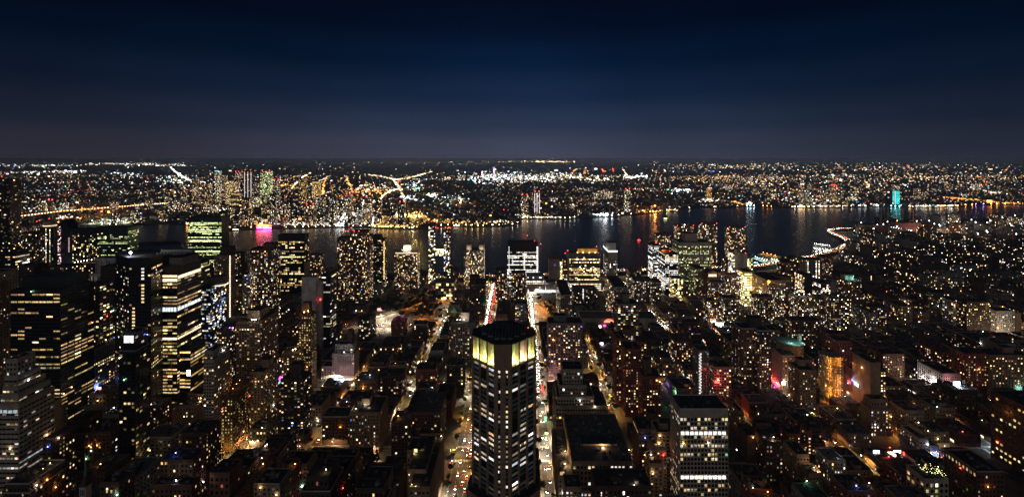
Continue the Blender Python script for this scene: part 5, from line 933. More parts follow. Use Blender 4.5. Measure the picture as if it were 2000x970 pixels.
# ------------------------------------------------------------------ street lamps
def lamp_proto(col, energy, h=8.5):
    t = thing('street_lamp', 'x', 'street lamp', (0, 0, 0))
    a = MB(); a.cyl(0, 0, 0, h, .12, .08, 'grey_metal', 6); a.box(-.05, .05, -2.0, 0, h - .1, h + .05, 'grey_metal'); a.build('pole', t)
    b = MB(); b.blob(0, -2.0, h - .08, .34, 'lamp_' + col, rz=.14); b.build('lamp_head', t)
    if energy: point('lamp_light', (0, -2.0, h - .5), LC[col], energy * .85, t, .35, 168)
    return t
LP = {'w': lamp_proto('warm', 15000), 'a': lamp_proto('gold', 17000), 'o': lamp_proto('orange', 13000), 'c': lamp_proto('cool', 12000), 'W': lamp_proto('wwhite', 30000), 'H': lamp_proto('white', 40000), 'A': lamp_proto('amber', 24000)}
LUSED = {k: False for k in LP}
def lamp(kind, x, y, label, group, rz=0, z=.15):
    if not LUSED[kind]:
        o = LP[kind]; LUSED[kind] = True; o.location = (x, y, z); o.rotation_euler = (0, 0, rz); o['label'] = label; o['group'] = group; return o
    return dup(LP[kind], (x, y, z), rz, label, group)
NW = {34: 'wide street left of the glowing-crowned tower', 33: 'narrow bright street right of the glowing-crowned tower', 35: 'tree-lined street by the amber park', 36: 'street past the tan terraced hotel', 37: 'street past the yellow-windowed hotel', 38: 'dim street at the bottom left',
      32: 'narrow street past the three-winged tower', 30: 'white-lit street running to the river', 29: 'shop street right of the pale-coped brown tower', 28: 'street beside the white corner building', 27: 'dim street at the lower right', 31: 'street by the long slab', 26: 'street at the right edge'}
LS = {34: (425, 1175, 30, 'WAa'), 33: (425, 1170, 30, 'WwW'), 35: (560, 1080, 34, 'Wa'), 36: (480, 720, 40, 'aA'), 37: (470, 660, 38, 'aA'), 38: (420, 560, 40, 'cw'), 32: (560, 800, 34, 'Aaw'), 30: (560, 1180, 34, 'aH'), 29: (430, 860, 40, 'wao'), 28: (430, 660, 44, 'cwo'), 27: (440, 620, 56, 'wc'), 26: (500, 700, 80, 'w')}
RL = random.Random(21)
for n, (a, b, stp, ks) in LS.items():
    y = a; i = 0; x = SX[n]; hw = RH.get(n, 5)
    while y < b:
        k = ks[i % len(ks)] if ks[i % len(ks)] in LP else 'a'
        if n == 30 and k == 'H' and y < 850: k = 'a'
        if n in (33, 34) and y > 860 and k in 'wa': k = 'W'
        lamp(k, x + (hw + .8) * (1 if i % 2 else -1), y + RL.uniform(-4, 4), f'street lamp lighting the {NW[n]}', f'street lamps of the {NW[n]}', math.radians(-90 if i % 2 else 90)); y += stp; i += 1
for D, xa, xb, nm, k in ((490, -330, 520, 'first cross avenue behind the glowing-crowned tower', 'w'), (640, -300, 420, 'second cross avenue with the shop signs', 'W'), (865, -300, 420, 'third cross avenue before the amber park', 'w'), (1085, -280, 340, 'last cross avenue before the river', 'w')):
    x = xa; i = 0
    while x < xb:
        if x > 200 and i % 3 and D < 700: x += 44; i += 1; continue
        kk = 'o' if (D == 865 and -250 < x < -120 and i % 2) else k
        lamp(kk, x, D + (9 if i % 2 else -9), f'street lamp on the {nm}', f'street lamps of the {nm}', 0 if i % 2 else math.pi); x += 44; i += 1
for x, y in ((X_(805, 960), 960), (X_(828, 985), 985), (X_(842, 935), 935), (X_(865, 1010), 1010), (X_(850, 880), 880), (X_(823, 905), 905), (X_(815, 1040), 1040)): lamp('o', x, y, 'orange lamp among the trees of the amber park', 'orange park lamps')
for x, y in ((X_(1050, 930), 930), (X_(1056, 950), 950), (X_(1062, 915), 915), (X_(1066, 985), 985), (X_(1055, 1000), 1000), (X_(1069, 940), 940), (X_(1063, 965), 965), (X_(1048, 975), 975)): lamp('o', x, y, 'orange lamp in the playground beside the narrow bright street', 'orange playground lamps')
for x, y in ((X_(735, 850), 850), (X_(755, 870), 870), (X_(745, 905), 905), (X_(765, 930), 930), (X_(780, 900), 900), (X_(750, 880), 880), (X_(770, 880), 880), (X_(762, 850), 850)): lamp('W', x, y, 'lamp flooding the tunnel plaza with white light', 'tunnel plaza lamps')
for x, y in ((X_(1123, 910), 910), (X_(1144, 912), 912)): lamp('c', x, y, 'cold white lamp in the dark garden behind the red-signed cinema', 'garden lamps')
# tunnel plaza: paved square with a gatehouse and pale retaining walls
pl = MB(); pl.poly([(-296, 872, .05), (-236, 872, .05), (-228, 905, .05), (-180, 1000, .05), (-196, 1005, .05), (-250, 925, .05), (-296, 900, .05)], 'asphalt')
for k in range(9): pl.poly([(-282 + k * 5, 882, .06), (-280.6 + k * 5, 882, .06), (-262 + k * 5, 905, .06), (-263.4 + k * 5, 905, .06)], 'paint_white')
struct('plaza', pl)
t = thing('retaining_wall', 'pale retaining wall curving along the tunnel plaza ramp', 'wall', (-262, 925, 0)); m_ = MB()
for a, b in (((-296, 903), (-262, 915)), ((-262, 915), (-232, 955)), ((-232, 955), (-205, 1000))):
    W = math.dist(a, b); U = ((b[0] - a[0]) / W, (b[1] - a[1]) / W); m_.obox(a, U, (U[1], -U[0]), 0, W - .05, -.4, .4, 0, 3.2, 'limestone')
wbuild(m_, 'wall_face', t)
t = thing('gatehouse', 'small pink-lit gatehouse standing in the tunnel plaza trees', 'gatehouse', (X_(744, 955), 955, 0)); m_ = MB(); x = X_(744, 955); m_.box(x - 8, x + 8, 948, 962, 0, 9, 'limestone', topm='roof_grey'); m_.box(x - 5, x + 5, 947.6, 947.98, 1, 6, 'win', (2.2, .9, .75)); wbuild(m_, 'facade', t)
# ------------------------------------------------------------------ trees
def tree_proto(seed, h):
    r = random.Random(seed); t = thing('tree', 'x', 'tree', (0, 0, 0)); tr = MB(); tr.cyl(0, 0, 0, h * .5, .26, .14, 'bark', 7)
    for k in range(5):
        a = k * 1.26 + r.random(); P = [(0, 0, h * (.3 + .04 * k)), (math.cos(a) * h * .24, math.sin(a) * h * .24, h * (.6 + .05 * r.random()))]
        for (p, q) in ((P[0], P[1]),):
            tr.poly([(p[0] - .08, p[1], p[2]), (p[0] + .08, p[1], p[2]), (q[0] + .03, q[1], q[2]), (q[0] - .03, q[1], q[2])], 'bark'); tr.poly([(p[0], p[1] - .08, p[2]), (p[0], p[1] + .08, p[2]), (q[0], q[1] + .03, q[2]), (q[0], q[1] - .03, q[2])], 'bark')
    tr.build('trunk', t); cr_ = MB(); cl = [(r.gauss(0, h * .17), r.gauss(0, h * .17), h * r.uniform(.45, .9), h * r.uniform(.09, .17)) for _ in range(18)]
    for x, y, z, rad in cl:
        for _ in range(70):
            v = Vector((r.gauss(0, 1), r.gauss(0, 1), r.gauss(0, .8))).normalized() * rad * r.uniform(.55, 1.05); p = Vector((x, y, z)) + v; s = r.uniform(.13, .34)
            a = Vector((r.gauss(0, 1), r.gauss(0, 1), r.gauss(0, 1))).normalized() * s; b = a.cross(Vector((r.gauss(0, 1), r.gauss(0, 1), r.gauss(0, 1)))).normalized() * s
            cr_.poly([tuple(p - a - b), tuple(p + a - b), tuple(p + a + b), tuple(p - a + b)], 'leaf')
    cr_.build('crown', t); return t
TP = [tree_proto(1, 9), tree_proto(2, 11.5), tree_proto(3, 13.5)]; TU = [False] * 3
def tree(x, y, label, group, i, s=1.0):
    if not TU[i]: o = TP[i]; TU[i] = True; o.location = (x, y, .1); o['label'] = label; o['group'] = group
    else: o = dup(TP[i], (x, y, .1), RL.uniform(0, 6.28), label, group)
    o.scale = (s, s, s)
for _ in range(64):
    x, y = RL.uniform(-232, -155), RL.uniform(905, 1072)
    if (-215 < x < -180) and 930 < y < 985 and RL.random() < .6: continue
    tree(x, y, 'leafy tree in the amber-lit park', 'trees of the amber park', RL.randrange(3), RL.uniform(.9, 1.3))
for _ in range(26): tree(RL.uniform(-300, -240), RL.uniform(925, 1010), 'dark leafy tree around the tunnel plaza', 'tunnel plaza trees', RL.randrange(3), RL.uniform(.9, 1.4))
for _ in range(30): tree(RL.uniform(62, 180), RL.uniform(885, 972), 'tree in the dark garden behind the red-signed cinema', 'garden trees', RL.randrange(3), RL.uniform(.8, 1.2))
for _ in range(16): tree(RL.uniform(38, 95), RL.uniform(905, 1050), 'tree in the orange-lit playground', 'playground trees', RL.randrange(3), RL.uniform(.7, 1.0))
for n, a, b, stp in ((34, 400, 860, 8), (33, 400, 860, 17), (35, 560, 1080, 12), (32, 560, 780, 12), (30, 600, 980, 13), (36, 480, 640, 14), (29, 440, 700, 17), (38, 430, 560, 16), (28, 440, 640, 18), (37, 480, 640, 18)):
    y = a; i = 0
    while y < b:
        if RL.random() < .8: tree(SX[n] + (RH.get(n, 5) + 2) * (1 if i % 2 else -1), y + RL.uniform(-3, 3), f'street tree along the {NW[n]}', f'trees of the {NW[n]}', RL.randrange(2), RL.uniform(.6, .95))
        y += stp; i += 1
tree(X_(735, 470), 470, 'round white-lit tree at the corner by the tan terraced hotel', None, 1, 1.15)
# ------------------------------------------------------------------ cars
def car_proto(col):
    t = thing('car', 'x', 'car', (0, 0, 0)); b = MB()
    prof = [(-2.25, .35), (2.2, .35), (2.25, .75), (1.2, .92), (.55, 1.42), (-1.1, 1.45), (-1.75, .98), (-2.3, .9)]
    for s in (-1, 1):
        pts = [(s * (.86 if z < 1 else .7), y, z) for y, z in prof]; b.poly(pts if s > 0 else pts[::-1], col)
    for i in range(len(prof)):
        (y0, z0), (y1, z1) = prof[i], prof[(i + 1) % len(prof)]; w0, w1 = (.86 if z0 < 1 else .7), (.86 if z1 < 1 else .7)
        b.poly([(-w0, y0, z0), (-w1, y1, z1), (w1, y1, z1), (w0, y0, z0)], 'dark_glass' if i in (3, 5) else col)
    b.build('body', t)
    for s in (-1, 1):
        h = MB(); h.box(s * .6 - .2, s * .6 + .2, 2.2, 2.34, .58, .82, 'head'); h.build('headlight', t)
        h = MB(); h.box(s * .62 - .2, s * .62 + .2, -2.38, -2.25, .66, .88, 'tail'); h.build('taillight', t)
        for y in (-1.4, 1.35):
            w_ = MB(); n = 10; ring = [(y + .34 * math.cos(i * .628), .34 + .34 * math.sin(i * .628)) for i in range(n)]
            w_.poly([(s * .9, a, c) for a, c in ring], 'black_metal'); w_.poly([(s * .66, a, c) for a, c in ring][::-1], 'black_metal')
            for i in range(n): j = (i + 1) % n; w_.poly([(s * .9, *ring[i]), (s * .9, *ring[j]), (s * .66, *ring[j]), (s * .66, *ring[i])], 'black_metal')
            w_.build('wheel', t)
    return t
CP = {}
CARS = []
def car(x, y, away, label, group, z=.05, rz=None): CARS.append((x, y, away, label, group, z, rz, RL.choice(('car_black', 'car_white', 'car_yellow', 'car_grey', 'car_black'))))
def build_cars():
    CARS.sort(key=lambda c: math.dist((0, 0), (c[0], c[1])))
    for c in CARS[:300]: car_(*c)
    rest = MB()
    for x, y, away, lab, grp, z, rz, col in CARS[300:]:
        a = rz if rz is not None else (0 if away else math.pi); ux, uy = -math.sin(a), math.cos(a); U, N = (ux, uy), (uy, -ux); P = (x, y)
        rest.obox(P, U, N, -2.2, 2.2, -.85, .85, z + .3, z + .9, col); rest.obox(P, U, N, -1.6, .9, -.7, .7, z + .9, z + 1.42, 'dark_glass')
        for s in (-.6, .6): rest.obox(P, U, N, 2.21, 2.35, s - .22, s + .22, z + .55, z + .85, 'head'); rest.obox(P, U, N, -2.36, -2.22, s - .22, s + .22, z + .6, z + .88, 'tail')
    tag(rest.build('distant_traffic'), kind='stuff')
def car_(x, y, away, label, group, z, rz, col):
    a = rz if rz is not None else (0 if away else math.pi)
    if col not in CP: CP[col] = o = car_proto(col); o.location = (x, y, z); o.rotation_euler = (0, 0, a); o['label'] = label; o['group'] = group
    else: dup(CP[col], (x, y, z), a, label, group)
def cars(n, y0, y1, gap, lanes, dens=.8):
    for off, away in lanes:
        y = y0 + RL.uniform(0, gap)
        while y < y1:
            if RL.random() < dens: car(SX[n] + off + RL.uniform(-.3, .3), y, away, f'car with {"red tail lamps going away" if away else "white headlamps coming nearer"} on the {NW[n]}', f'cars {"going" if away else "coming"} on the {NW[n]}')
            y += gap * RL.uniform(.6, 1.6)
cars(34, 420, 1150, 15, ((-3.2, 0), (2.2, 1), (5.6, 1)), .75); cars(34, 650, 1160, 7, ((-6.4, 0), (-3.2, 0), (2.2, 1)), .9); cars(33, 650, 1160, 8, ((-1.6, 0), (1.8, 0)), .9); cars(30, 850, 1170, 7, ((-1.4, 0), (1.8, 0)), .9)
cars(33, 400, 1160, 14, ((-1.6, 0), (1.8, 0)), .6); cars(30, 620, 1170, 13, ((-1.4, 1), (1.8, 1)), .7); cars(35, 560, 1080, 15, ((0, 0),), .7); cars(32, 560, 780, 14, ((0, 1),), .6); cars(29, 440, 800, 15, ((0, 0),), .7); cars(36, 500, 640, 12, ((0, 1),), .7); cars(28, 440, 620, 14, ((0, 1),), .6)
for D, xa, xb, nm in ((490, -330, 420, 'first cross avenue'), (640, -330, 420, 'second cross avenue'), (865, -320, 400, 'third cross avenue')):
    for off in (-4, 1, 5):
        x = xa
        while x < xb:
            if RL.random() < .35: car(x, D + off, 0, f'car crossing the bright streets on the {nm}', f'cars on the {nm}', rz=math.pi / 2)
            x += RL.uniform(9, 26)
# ------------------------------------------------------------------ elevated river highway
def along(pts, step, off=0):
    out_ = []; carry = 0
    for (xa, ya), (xb, yb) in zip(pts[:-1], pts[1:]):
        L_ = math.dist((xa, ya), (xb, yb)); ux, uy = (xb - xa) / L_, (yb - ya) / L_; s = carry
        while s < L_: out_.append((xa + ux * s - uy * off, ya + uy * s + ux * off, math.atan2(uy, ux))); s += step
        carry = s - L_
    return out_
hw_ = MB(); sp = along(FDR, 12)
for (xa, ya, aa), (xb, yb, ab) in zip(sp[:-1], sp[1:]):
    na = (-math.sin(aa), math.cos(aa)); nb_ = (-math.sin(ab), math.cos(ab)); w_ = 11
    A, B_, C_, D_ = (xa + na[0] * w_, ya + na[1] * w_), (xa - na[0] * w_, ya - na[1] * w_), (xb - nb_[0] * w_, yb - nb_[1] * w_), (xb + nb_[0] * w_, yb + nb_[1] * w_)
    hw_.poly([(*B_, 8), (*C_, 8), (*D_, 8), (*A, 8)], 'asphalt'); hw_.poly([(*B_, 6.6), (*C_, 6.6), (*C_, 9), (*B_, 9)], 'concrete'); hw_.poly([(*A, 6.6), (*D_, 6.6), (*D_, 9), (*A, 9)], 'concrete'); hw_.poly([(*A, 6.6), (*D_, 6.6), (*C_, 6.6), (*B_, 6.6)], 'concrete')
struct('elevated_road', hw_)
for i, (x, y, a) in enumerate(along(FDR, 26, 0)):
    if -420 < x: lamp(('W', 'A', 'a')[i % 3] if x < 1150 else 'A' if i % 2 else 'W', x, y, 'lamp over the elevated highway along the river', 'elevated highway lamps', a, 8)
for off, away in ((5, 0), (2, 0), (8, 0), (-3, 1), (-6.5, 1)):
    for x, y, a in along(FDR, 17 if off < 0 else 15, off):
        if -400 < x < 1480 and RL.random() < (.8 if x > 1150 or 560 < x < 960 else .45): car(x, y, 0, f'car with {"red" if away else "white"} lamps on the elevated highway along the river', f'{"red" if away else "white"}-lamped cars on the elevated highway', 8.05, (a - math.pi / 2) + (math.pi if not away else 0))
build_cars()
# piers and the ferry landing by the white end-walled hospital
def pier(px0, y0, px1, y1, wdt, label, col, cat='pier', m='concrete', nl=6):
    a, b = G_(px0, y0, 2), G_(px1, y1, 2); t = thing('pier', label, cat, ((a[0] + b[0]) / 2, (a[1] + b[1]) / 2, 0)); W = math.dist(a, b); U = ((b[0] - a[0]) / W, (b[1] - a[1]) / W); N = (U[1], -U[0])
    d = MB(); d.obox(a, U, N, 0, W, -wdt / 2, wdt / 2, -3, 2, m); wbuild(d, 'deck', t)
    for i in range(nl):
        l = MB(); u = W * (i + .5) / nl; x, y = a[0] + U[0] * u, a[1] + U[1] * u; l.cyl(x, y, 2, 7, .15, .1, 'steel', 6); l.blob(x, y, 7.3, .9, 'shore_' + (col if isinstance(col, str) else col[i % len(col)])); wbuild(l, 'lamp_head', t)
        point('lamp_light', (x - t.location[0], y - t.location[1], 9), LC[col if isinstance(col, str) else col[i % len(col)]], 6000, t, .8)
    return t
pier(1589, 478, 1622, 482, 9, 'narrow white-lit jetty reaching into the river before the highway bend', 'white', nl=8)
pier(1487, 495, 1518, 502, 34, 'broad pier whose shed roof glows orange', 'orange', nl=4); pier(1473, 503, 1500, 512, 30, 'pier lit in green and blue beside the orange-roofed pier', ('teal', 'cool', 'blue', 'green'), nl=6); pier(1505, 508, 1530, 512, 26, 'pier with white and green lamps next to the highway', ('white', 'green', 'wwhite'), nl=5)
# ------------------------------------------------------------------ power station on the point
t = thing('power_station', 'large dark red brick power station with four chimneys at the river bend', 'power station', (X_(1760, 1850), 1850, 0)); f_ = MB()
D = 1830; f_.box(X_(1748, D), X_(1799, D), D, D + 60, 0, Z_(435, D), 'red_brick', topm='roof_dark'); f_.box(X_(1688, D + 40), X_(1747.5, D + 40), D + 20, D + 80, 0, Z_(438, D + 40), 'red_brick', topm='roof_dark'); f_.box(X_(1738, D + 30), X_(1764, D + 30), D + 62, D + 110, 0, Z_(427, D + 60), 'dark_brick', topm='roof_dark')
wall_face(f_, (X_(1748, D), D), (1, 0), (0, -1), 100, 0, Z_(445, D), S('red_brick', 9, 14, .5, .6, .12, 'cool', 1.6, unlit=1), random.Random(2)); wbuild(f_, 'facade', t)
for p, y0, D2 in ((1720.5, 405, 1890), (1734, 404, 1890), (1762.5, 407, 1880), (1783, 409, 1880)):
    c_ = MB(); c_.cyl(X_(p, D2), D2, 25, Z_(y0, D2), 4.2, 3.2, 'bronze', 14); wbuild(c_, 'chimney', t)
for i in range(9):
    l = MB(); x, y, z = X_(1741 + i * 4.8, D - 6), D - 6, Z_(443 + i * .85, D - 6); l.blob(x, y, z, 1.1, 'lamp_' + RL.choice(('cool', 'teal', 'white'))); l.box(x - .2, x + .2, y, D + .2, z - .2, z + .1, 'steel'); wbuild(l, 'wall_lamp', t)
for p, y0, c in ((1754, 431, 'orange'), (1715, 439, 'cool'), (1727, 438, 'cool'), (1735, 433, 'cool'), (1792, 432, 'white')):
    l = MB(); l.cyl(X_(p, D), D + 4, Z_(y0, D) - 4, Z_(y0, D) - 1, .2, .2, 'steel', 6); l.blob(X_(p, D), D + 4, Z_(y0, D), 1.7, 'lamp_' + c); wbuild(l, 'roof_lamp', t)
for p, y, c, n in ((1670, 451, 'white', 3), (1680, 453, 'teal', 4), (1690, 454, 'wwhite', 4), (1700, 455, 'cool', 3), (1716, 455, 'white', 2), (1810, 462, 'white', 2), (1817, 454, 'orange', 1), (1868, 465, 'orange', 3), (1889, 468, 'white', 3), (1938, 476, 'orange', 1), (1962, 468, 'orange', 1), (1815, 431, 'white', 1), (1824, 436, 'cool', 1), (1834, 438, 'cool', 1), (1852, 435, 'white', 2), (1872, 438, 'white', 1), (1881, 439, 'white', 1), (1887, 446, 'white', 1), (1878, 446, 'white', 1), (1906, 434, 'white', 1), (1934, 431, 'white', 1), (1977, 427, 'white', 1), (1972, 437, 'wwhite', 2), (1995, 437, 'cool', 1)):
    for i in range(n):
        z = 12 if y > 445 else 34
        x, yy = G_(p + i * 3.2 + RL.uniform(-1, 1), y + RL.uniform(-1, 1), z); tt = thing('floodlight_mast', f'{ {"teal": "greenish", "cool": "cold white", "wwhite": "warm white"}.get(c, c)} floodlight on a mast near the brick power station', 'floodlight', (x, yy, 0), group=f'{c} floodlights near the power station')
        a = MB(); a.cyl(0, 0, 0, z, .3, .2, 'steel', 6); a.build('mast', tt); b = MB(); b.blob(0, 0, z + .6, 2.0 if n == 1 else 1.5, 'lamp_' + c); b.build('lamp_head', tt)
        if n > 1 or c == 'orange': point('lamp_light', (0, 0, z + 3), LC[c], 30000, tt, 1)

# ------------------------------------------------------------------ signs and small lamps on the house fronts, mounted where a look finds a wall or roof
def surface(px, py):
    d = Vector(((px - CX) / F, 1, -(py - HY) / F)); h = bvh.ray_cast(Vector((0, 0, CH)), d)
    if h[0] is None: t_ = CH / -d.z; return Vector((0, 0, CH)) + d * t_, Vector((0, 0, 1))
    n = h[1] if h[1].dot(d) < 0 else -h[1]
    return h[0], n
for px, py, w_, hh, col, s_, lab in ((1511, 744, 7, 4, 'red', 5, 'red neon shop sign at the crowded street right of the pale-coped brown tower'), (1517, 752, 6, 2.5, 'magenta', 3, 'magenta shop front below the red neon shop sign'), (1530, 748, 5, 4, 'white', 4, 'white lit shop front next to the red neon shop sign'), (1659, 745, 5, 2.5, 'red', 5, 'small red sign right of the orange construction frame'), (1667, 743, 6, 2, 'blue', 5, 'blue sign right of the orange construction frame'), (1673, 750, 7, 4, 'cool', 2.5, 'bluish white shop front below the blue sign'),
        (1868, 754, 8, 6, 'cool', 5, 'bright cold white screen below the pink-lit corner front'), (1711, 884, 6, 3, 'cool', 4, 'white shop sign at the left of the lower right crossing'), (1742, 886, 9, 2.5, 'wwhite', 4, 'row of warm white shop fronts left of the white corner building'), (1752, 884, 7, 3, 'white', 5, 'bright white shop sign left of the white corner building'), (1766, 885, 2, 3, 'red', 4, 'small red sign beside the bright white shop sign'), (1826, 886, 5, 4, 'blue', 3, 'blue shop front right of the white corner building'),
        (546, 738, 4, 4, 'magenta', 3, 'magenta sign in the gap left of the corner dark block'), (545, 747, 5, 3, 'cyan', 1.5, 'cyan shop front under the magenta sign'), (187, 754, 6, 5, 'blue', 3, 'blue sign at the foot of the dot-windowed dark slab'), (193, 760, 6, 3, 'pink', 2, 'pink shop front beside the blue sign'), (1060, 765, 3, 8, 'red', 2.2, 'tall red sign on the right side of the narrow bright street'), (1065, 822, 3, 6, 'green', 1.6, 'green lit front on the right side of the narrow bright street'),
        (1067, 848, 4, 3, 'lime', 1.2, 'pale green awning light on the narrow bright street'), (1405, 635, 14, 5, 'white', 5, 'glaring white shop front beside the wave-topped cluster'), (1394, 628, 8, 4, 'wwhite', 4, 'warm shop front beside the glaring white one'), (1320, 765, 5, 4, 'green', 1.6, 'green lit roof sign behind the white gridded office block'), (1305, 750, 12, 1.0, 'violet', .8, 'violet string of light in the street behind the white gridded office block'), (670, 741, 24, 1.5, 'cool', 3, 'long bluish white shop front below the white pinkish block'), (1990, 758, 8, 5, 'teal', .8, 'pale skylight glowing near the right edge'),
        (948, 640, 2, 3, 'red', 4, 'red sign at the far end of the wide street'), (812, 882, 3, 3, 'yellow', 1.5, 'yellow lit doorway on the lower left of the wide street'), (1175, 672, 5, 3, 'white', 3, 'white lit shop by the red-signed cinema')):
    p, n = surface(px, py); t = thing('shop_sign', lab, 'sign', tuple(p)); m = MB(); c = tuple(a * s_ for a in LC[col]); n2 = Vector((n.x, n.y, 0))
    if n2.length < .3: n2 = Vector((0, -1, 0))
    n2.normalize(); U = (-n2.y, n2.x); k = 1 if n.z < .5 else 0
    m.obox((0, 0), U, (n2.x, n2.y), -w_ / 2, w_ / 2, .15, .5, -hh / 2 if k else .1, hh / 2 if k else hh, 'win', c); m.build('sign_face', t)
    f = MB(); f.obox((0, 0), U, (n2.x, n2.y), -w_ / 2 - .15, w_ / 2 + .15, -.05, .14, (-hh / 2 if k else .1) - .15, (hh / 2 if k else hh) + .15, 'black_metal'); f.build('sign_box', t)
    point('lamp_light', (n2.x * 3, n2.y * 3, hh * .3), LC[col], (1500 + 250 * s_ * w_) * (.2 if py > 800 or px < 300 or 1650 < px < 1700 or col == 'violet' else .5), t, .6)
RS = random.Random(77); wallamps = {}
for i in range(150):
    px, py = RS.uniform(20, 1980), 560 + 405 * RS.random() ** 1.1; col = RS.choice(('warm', 'warm', 'wwhite', 'wwhite', 'white', 'cool', 'cool', 'orange', 'orange', 'gold', 'red', 'green', 'blue', 'amber', 'teal'))
    p, n = surface(px, py)
    if 905 < px < 1065 and py > 630: continue
    t = thing('wall_lamp' if n.z < .5 else 'roof_lamp', f'small bare { {"wwhite": "warm white", "cool": "cold white"}.get(col, col)} lamp on a {"house wall" if n.z < .5 else "flat roof"} in the dark blocks', 'lamp', tuple(p), group=f'{col} lamps on {"walls" if n.z < .5 else "roofs"}')
    a = MB()
    if n.z < .5: a.obox((0, 0), (-n.y, n.x), (n.x, n.y), -.06, .06, 0, .7, -.05, .05, 'steel'); a.build('bracket', t); q = (n.x * .9, n.y * .9, 0)
    else: a.cyl(0, 0, 0, 2.2, .08, .06, 'steel', 6); a.build('pole', t); q = (0, 0, 2.5)
    b = MB(); b.blob(*q, .3 + .0004 * p.y, 'lamp_' + col); b.build('lamp_head', t)
    point('lamp_light', (q[0] + n.x * .6, q[1] + n.y * .6 - (.5 if n.z > .5 else 0), q[2] + .2), LC[col], 260, t, .3)
# ------------------------------------------------------------------ the far shore
RF = random.Random(33)
def shore_y(p):
    for (a, ya), (b, yb) in zip(FARPX[:-1], FARPX[1:]):
        if a <= p <= b: return ya + (yb - ya) * (p - a) / (b - a)
    return 400
LIGHTS = MB()
MIXC = [('white', 17), ('wwhite', 22), ('warm', 24), ('amber', 13), ('orange', 9), ('cool', 15), ('teal', 4), ('green', 1.6), ('red', 4.5), ('blue', 2.2), ('violet', 1)]
def pick(mix):
    t_ = sum(m[1] for m in mix); k = RF.random() * t_
    for n, wgt in mix:
        k -= wgt
        if k <= 0: return n
    return mix[0][0]
def fl(p, y, col, s, size=1.0, z=None):
    z = RF.uniform(7, 15) if z is None else z
    y = max(y, HY + 4.2)
    x, D = G_(p, y, z)
    if D < 1500: return
    u = min(D, 22000) / 464 * .42 * size; c = LC[col]; s *= math.exp(4.8e-5 * min(D, 45000)); g = (c[0] * s, c[1] * s, c[2] * s)
    v_ = math.exp(RF.gauss(0, .38)); w_, h_ = u * v_ * RF.uniform(.6, 1.5), u * v_ * RF.uniform(.4, .85)
    LIGHTS.box(x - w_, x + w_, D, D + max(2, w_ * .6), z - h_, z + h_, 'far', g)
import math as _m
def dens(p, y):
    v = .55 + .45 * _m.sin(p / 47 + _m.sin(y / 5) * 2) * _m.cos(y / 3.7 + p / 130)
    for cx, cy_, rx, ry, k in ((200, 350, 120, 5, .5), (860, 356, 75, 7, .08), (930, 330, 120, 5, .25), (250, 330, 110, 3, .35), (560, 338, 60, 4, .4), (1130, 370, 110, 14, .5), (1500, 318, 500, 3, .35), (1300, 395, 60, 8, .4), (890, 395, 60, 14, .35), (700, 332, 80, 4, .5), (1080, 325, 60, 3, .4), (150, 395, 130, 12, .7), (330, 418, 60, 12, .4), (250, 425, 60, 5, .3)):
        if abs(p - cx) < rx and abs(y - cy_) < ry: v *= k
    return v
n = 0
while n < 3600:
    p = RF.uniform(-60, 2060); sy = shore_y(p) - 3; y = 316 + (sy - 316) * RF.random() ** 1.25
    if RF.random() > dens(p, y): continue
    n += 1; b = RF.random(); s = .35 * math.exp(RF.gauss(0, .9)) if b < .80 else RF.uniform(1.2, 5)
    if y < 326: s *= .55
    fl(p, y, pick(MIXC), s, RF.uniform(.45, 1.0))
n = 0
while n < 260: 
    p = RF.uniform(-40, 2040); fl(p, RF.gauss(316 if 200 < p < 1500 else 318.5, 1.3), pick([('amber', 5), ('gold', 4), ('wwhite', 3), ('green', .4), ('red', .5)]), RF.uniform(.2, 1.2), RF.uniform(.5, 1.0), 12); n += 1
# street lamps of the far boroughs, strung along their slanting street grids
def grid(x0, x1, y0, y1, ang, sa, sb, gap, drop, ks, s):
    ca, sa_ = math.cos(ang), math.sin(ang); R_ = int(max(x1 - x0, y1 - y0) * .75); cx, cy_ = (x0 + x1) / 2, (y0 + y1) / 2
    for fam, sp in ((0, sa), (1, sb)):
        for i in range(-R_ // sp, R_ // sp):
            big = RF.random() < .12; k = pick(ks); on = RF.random()
            for j in range(-R_ // gap, R_ // gap):
                u, v = (i * sp, j * gap) if fam == 0 else (j * gap, i * sp); x, y = cx + u * ca - v * sa_, cy_ + u * sa_ + v * ca
                if not (x0 < x < x1 and y0 < y < y1) or abs(x) > 1.16 * y: continue
                p, yy = P_(x, y), Y_(0, y)
                if yy > shore_y(p) - 3 or RF.random() < drop * (.45 if big else 1) or RF.random() > dens(p, yy) * 1.5: continue
                c = LC[k if RF.random() < .75 else pick(ks)]; q = s * math.exp(RF.gauss(0, .7)) * (2.2 if big else 1) * (.5 + y / 5500); u_ = max(1.0, y / 464 * .30) * RF.uniform(.7, 1.2)
                LIGHTS.box(x - u_, x + u_, y, y + 2, 8 - u_ * .6, 8 + u_ * .6, 'far', (c[0] * q, c[1] * q, c[2] * q))
GK = [('warm', 30), ('wwhite', 18), ('amber', 24), ('white', 10), ('cool', 10), ('orange', 10), ('red', 2), ('teal', 2)]
grid(-5200, 200, 2050, 4600, .42, 150, 95, 46, .60, GK, .75); grid(200, 5600, 2300, 4800, .22, 140, 100, 46, .58, GK, .7); grid(-8500, 9500, 4600, 8600, .32, 260, 190, 90, .62, GK, .8)
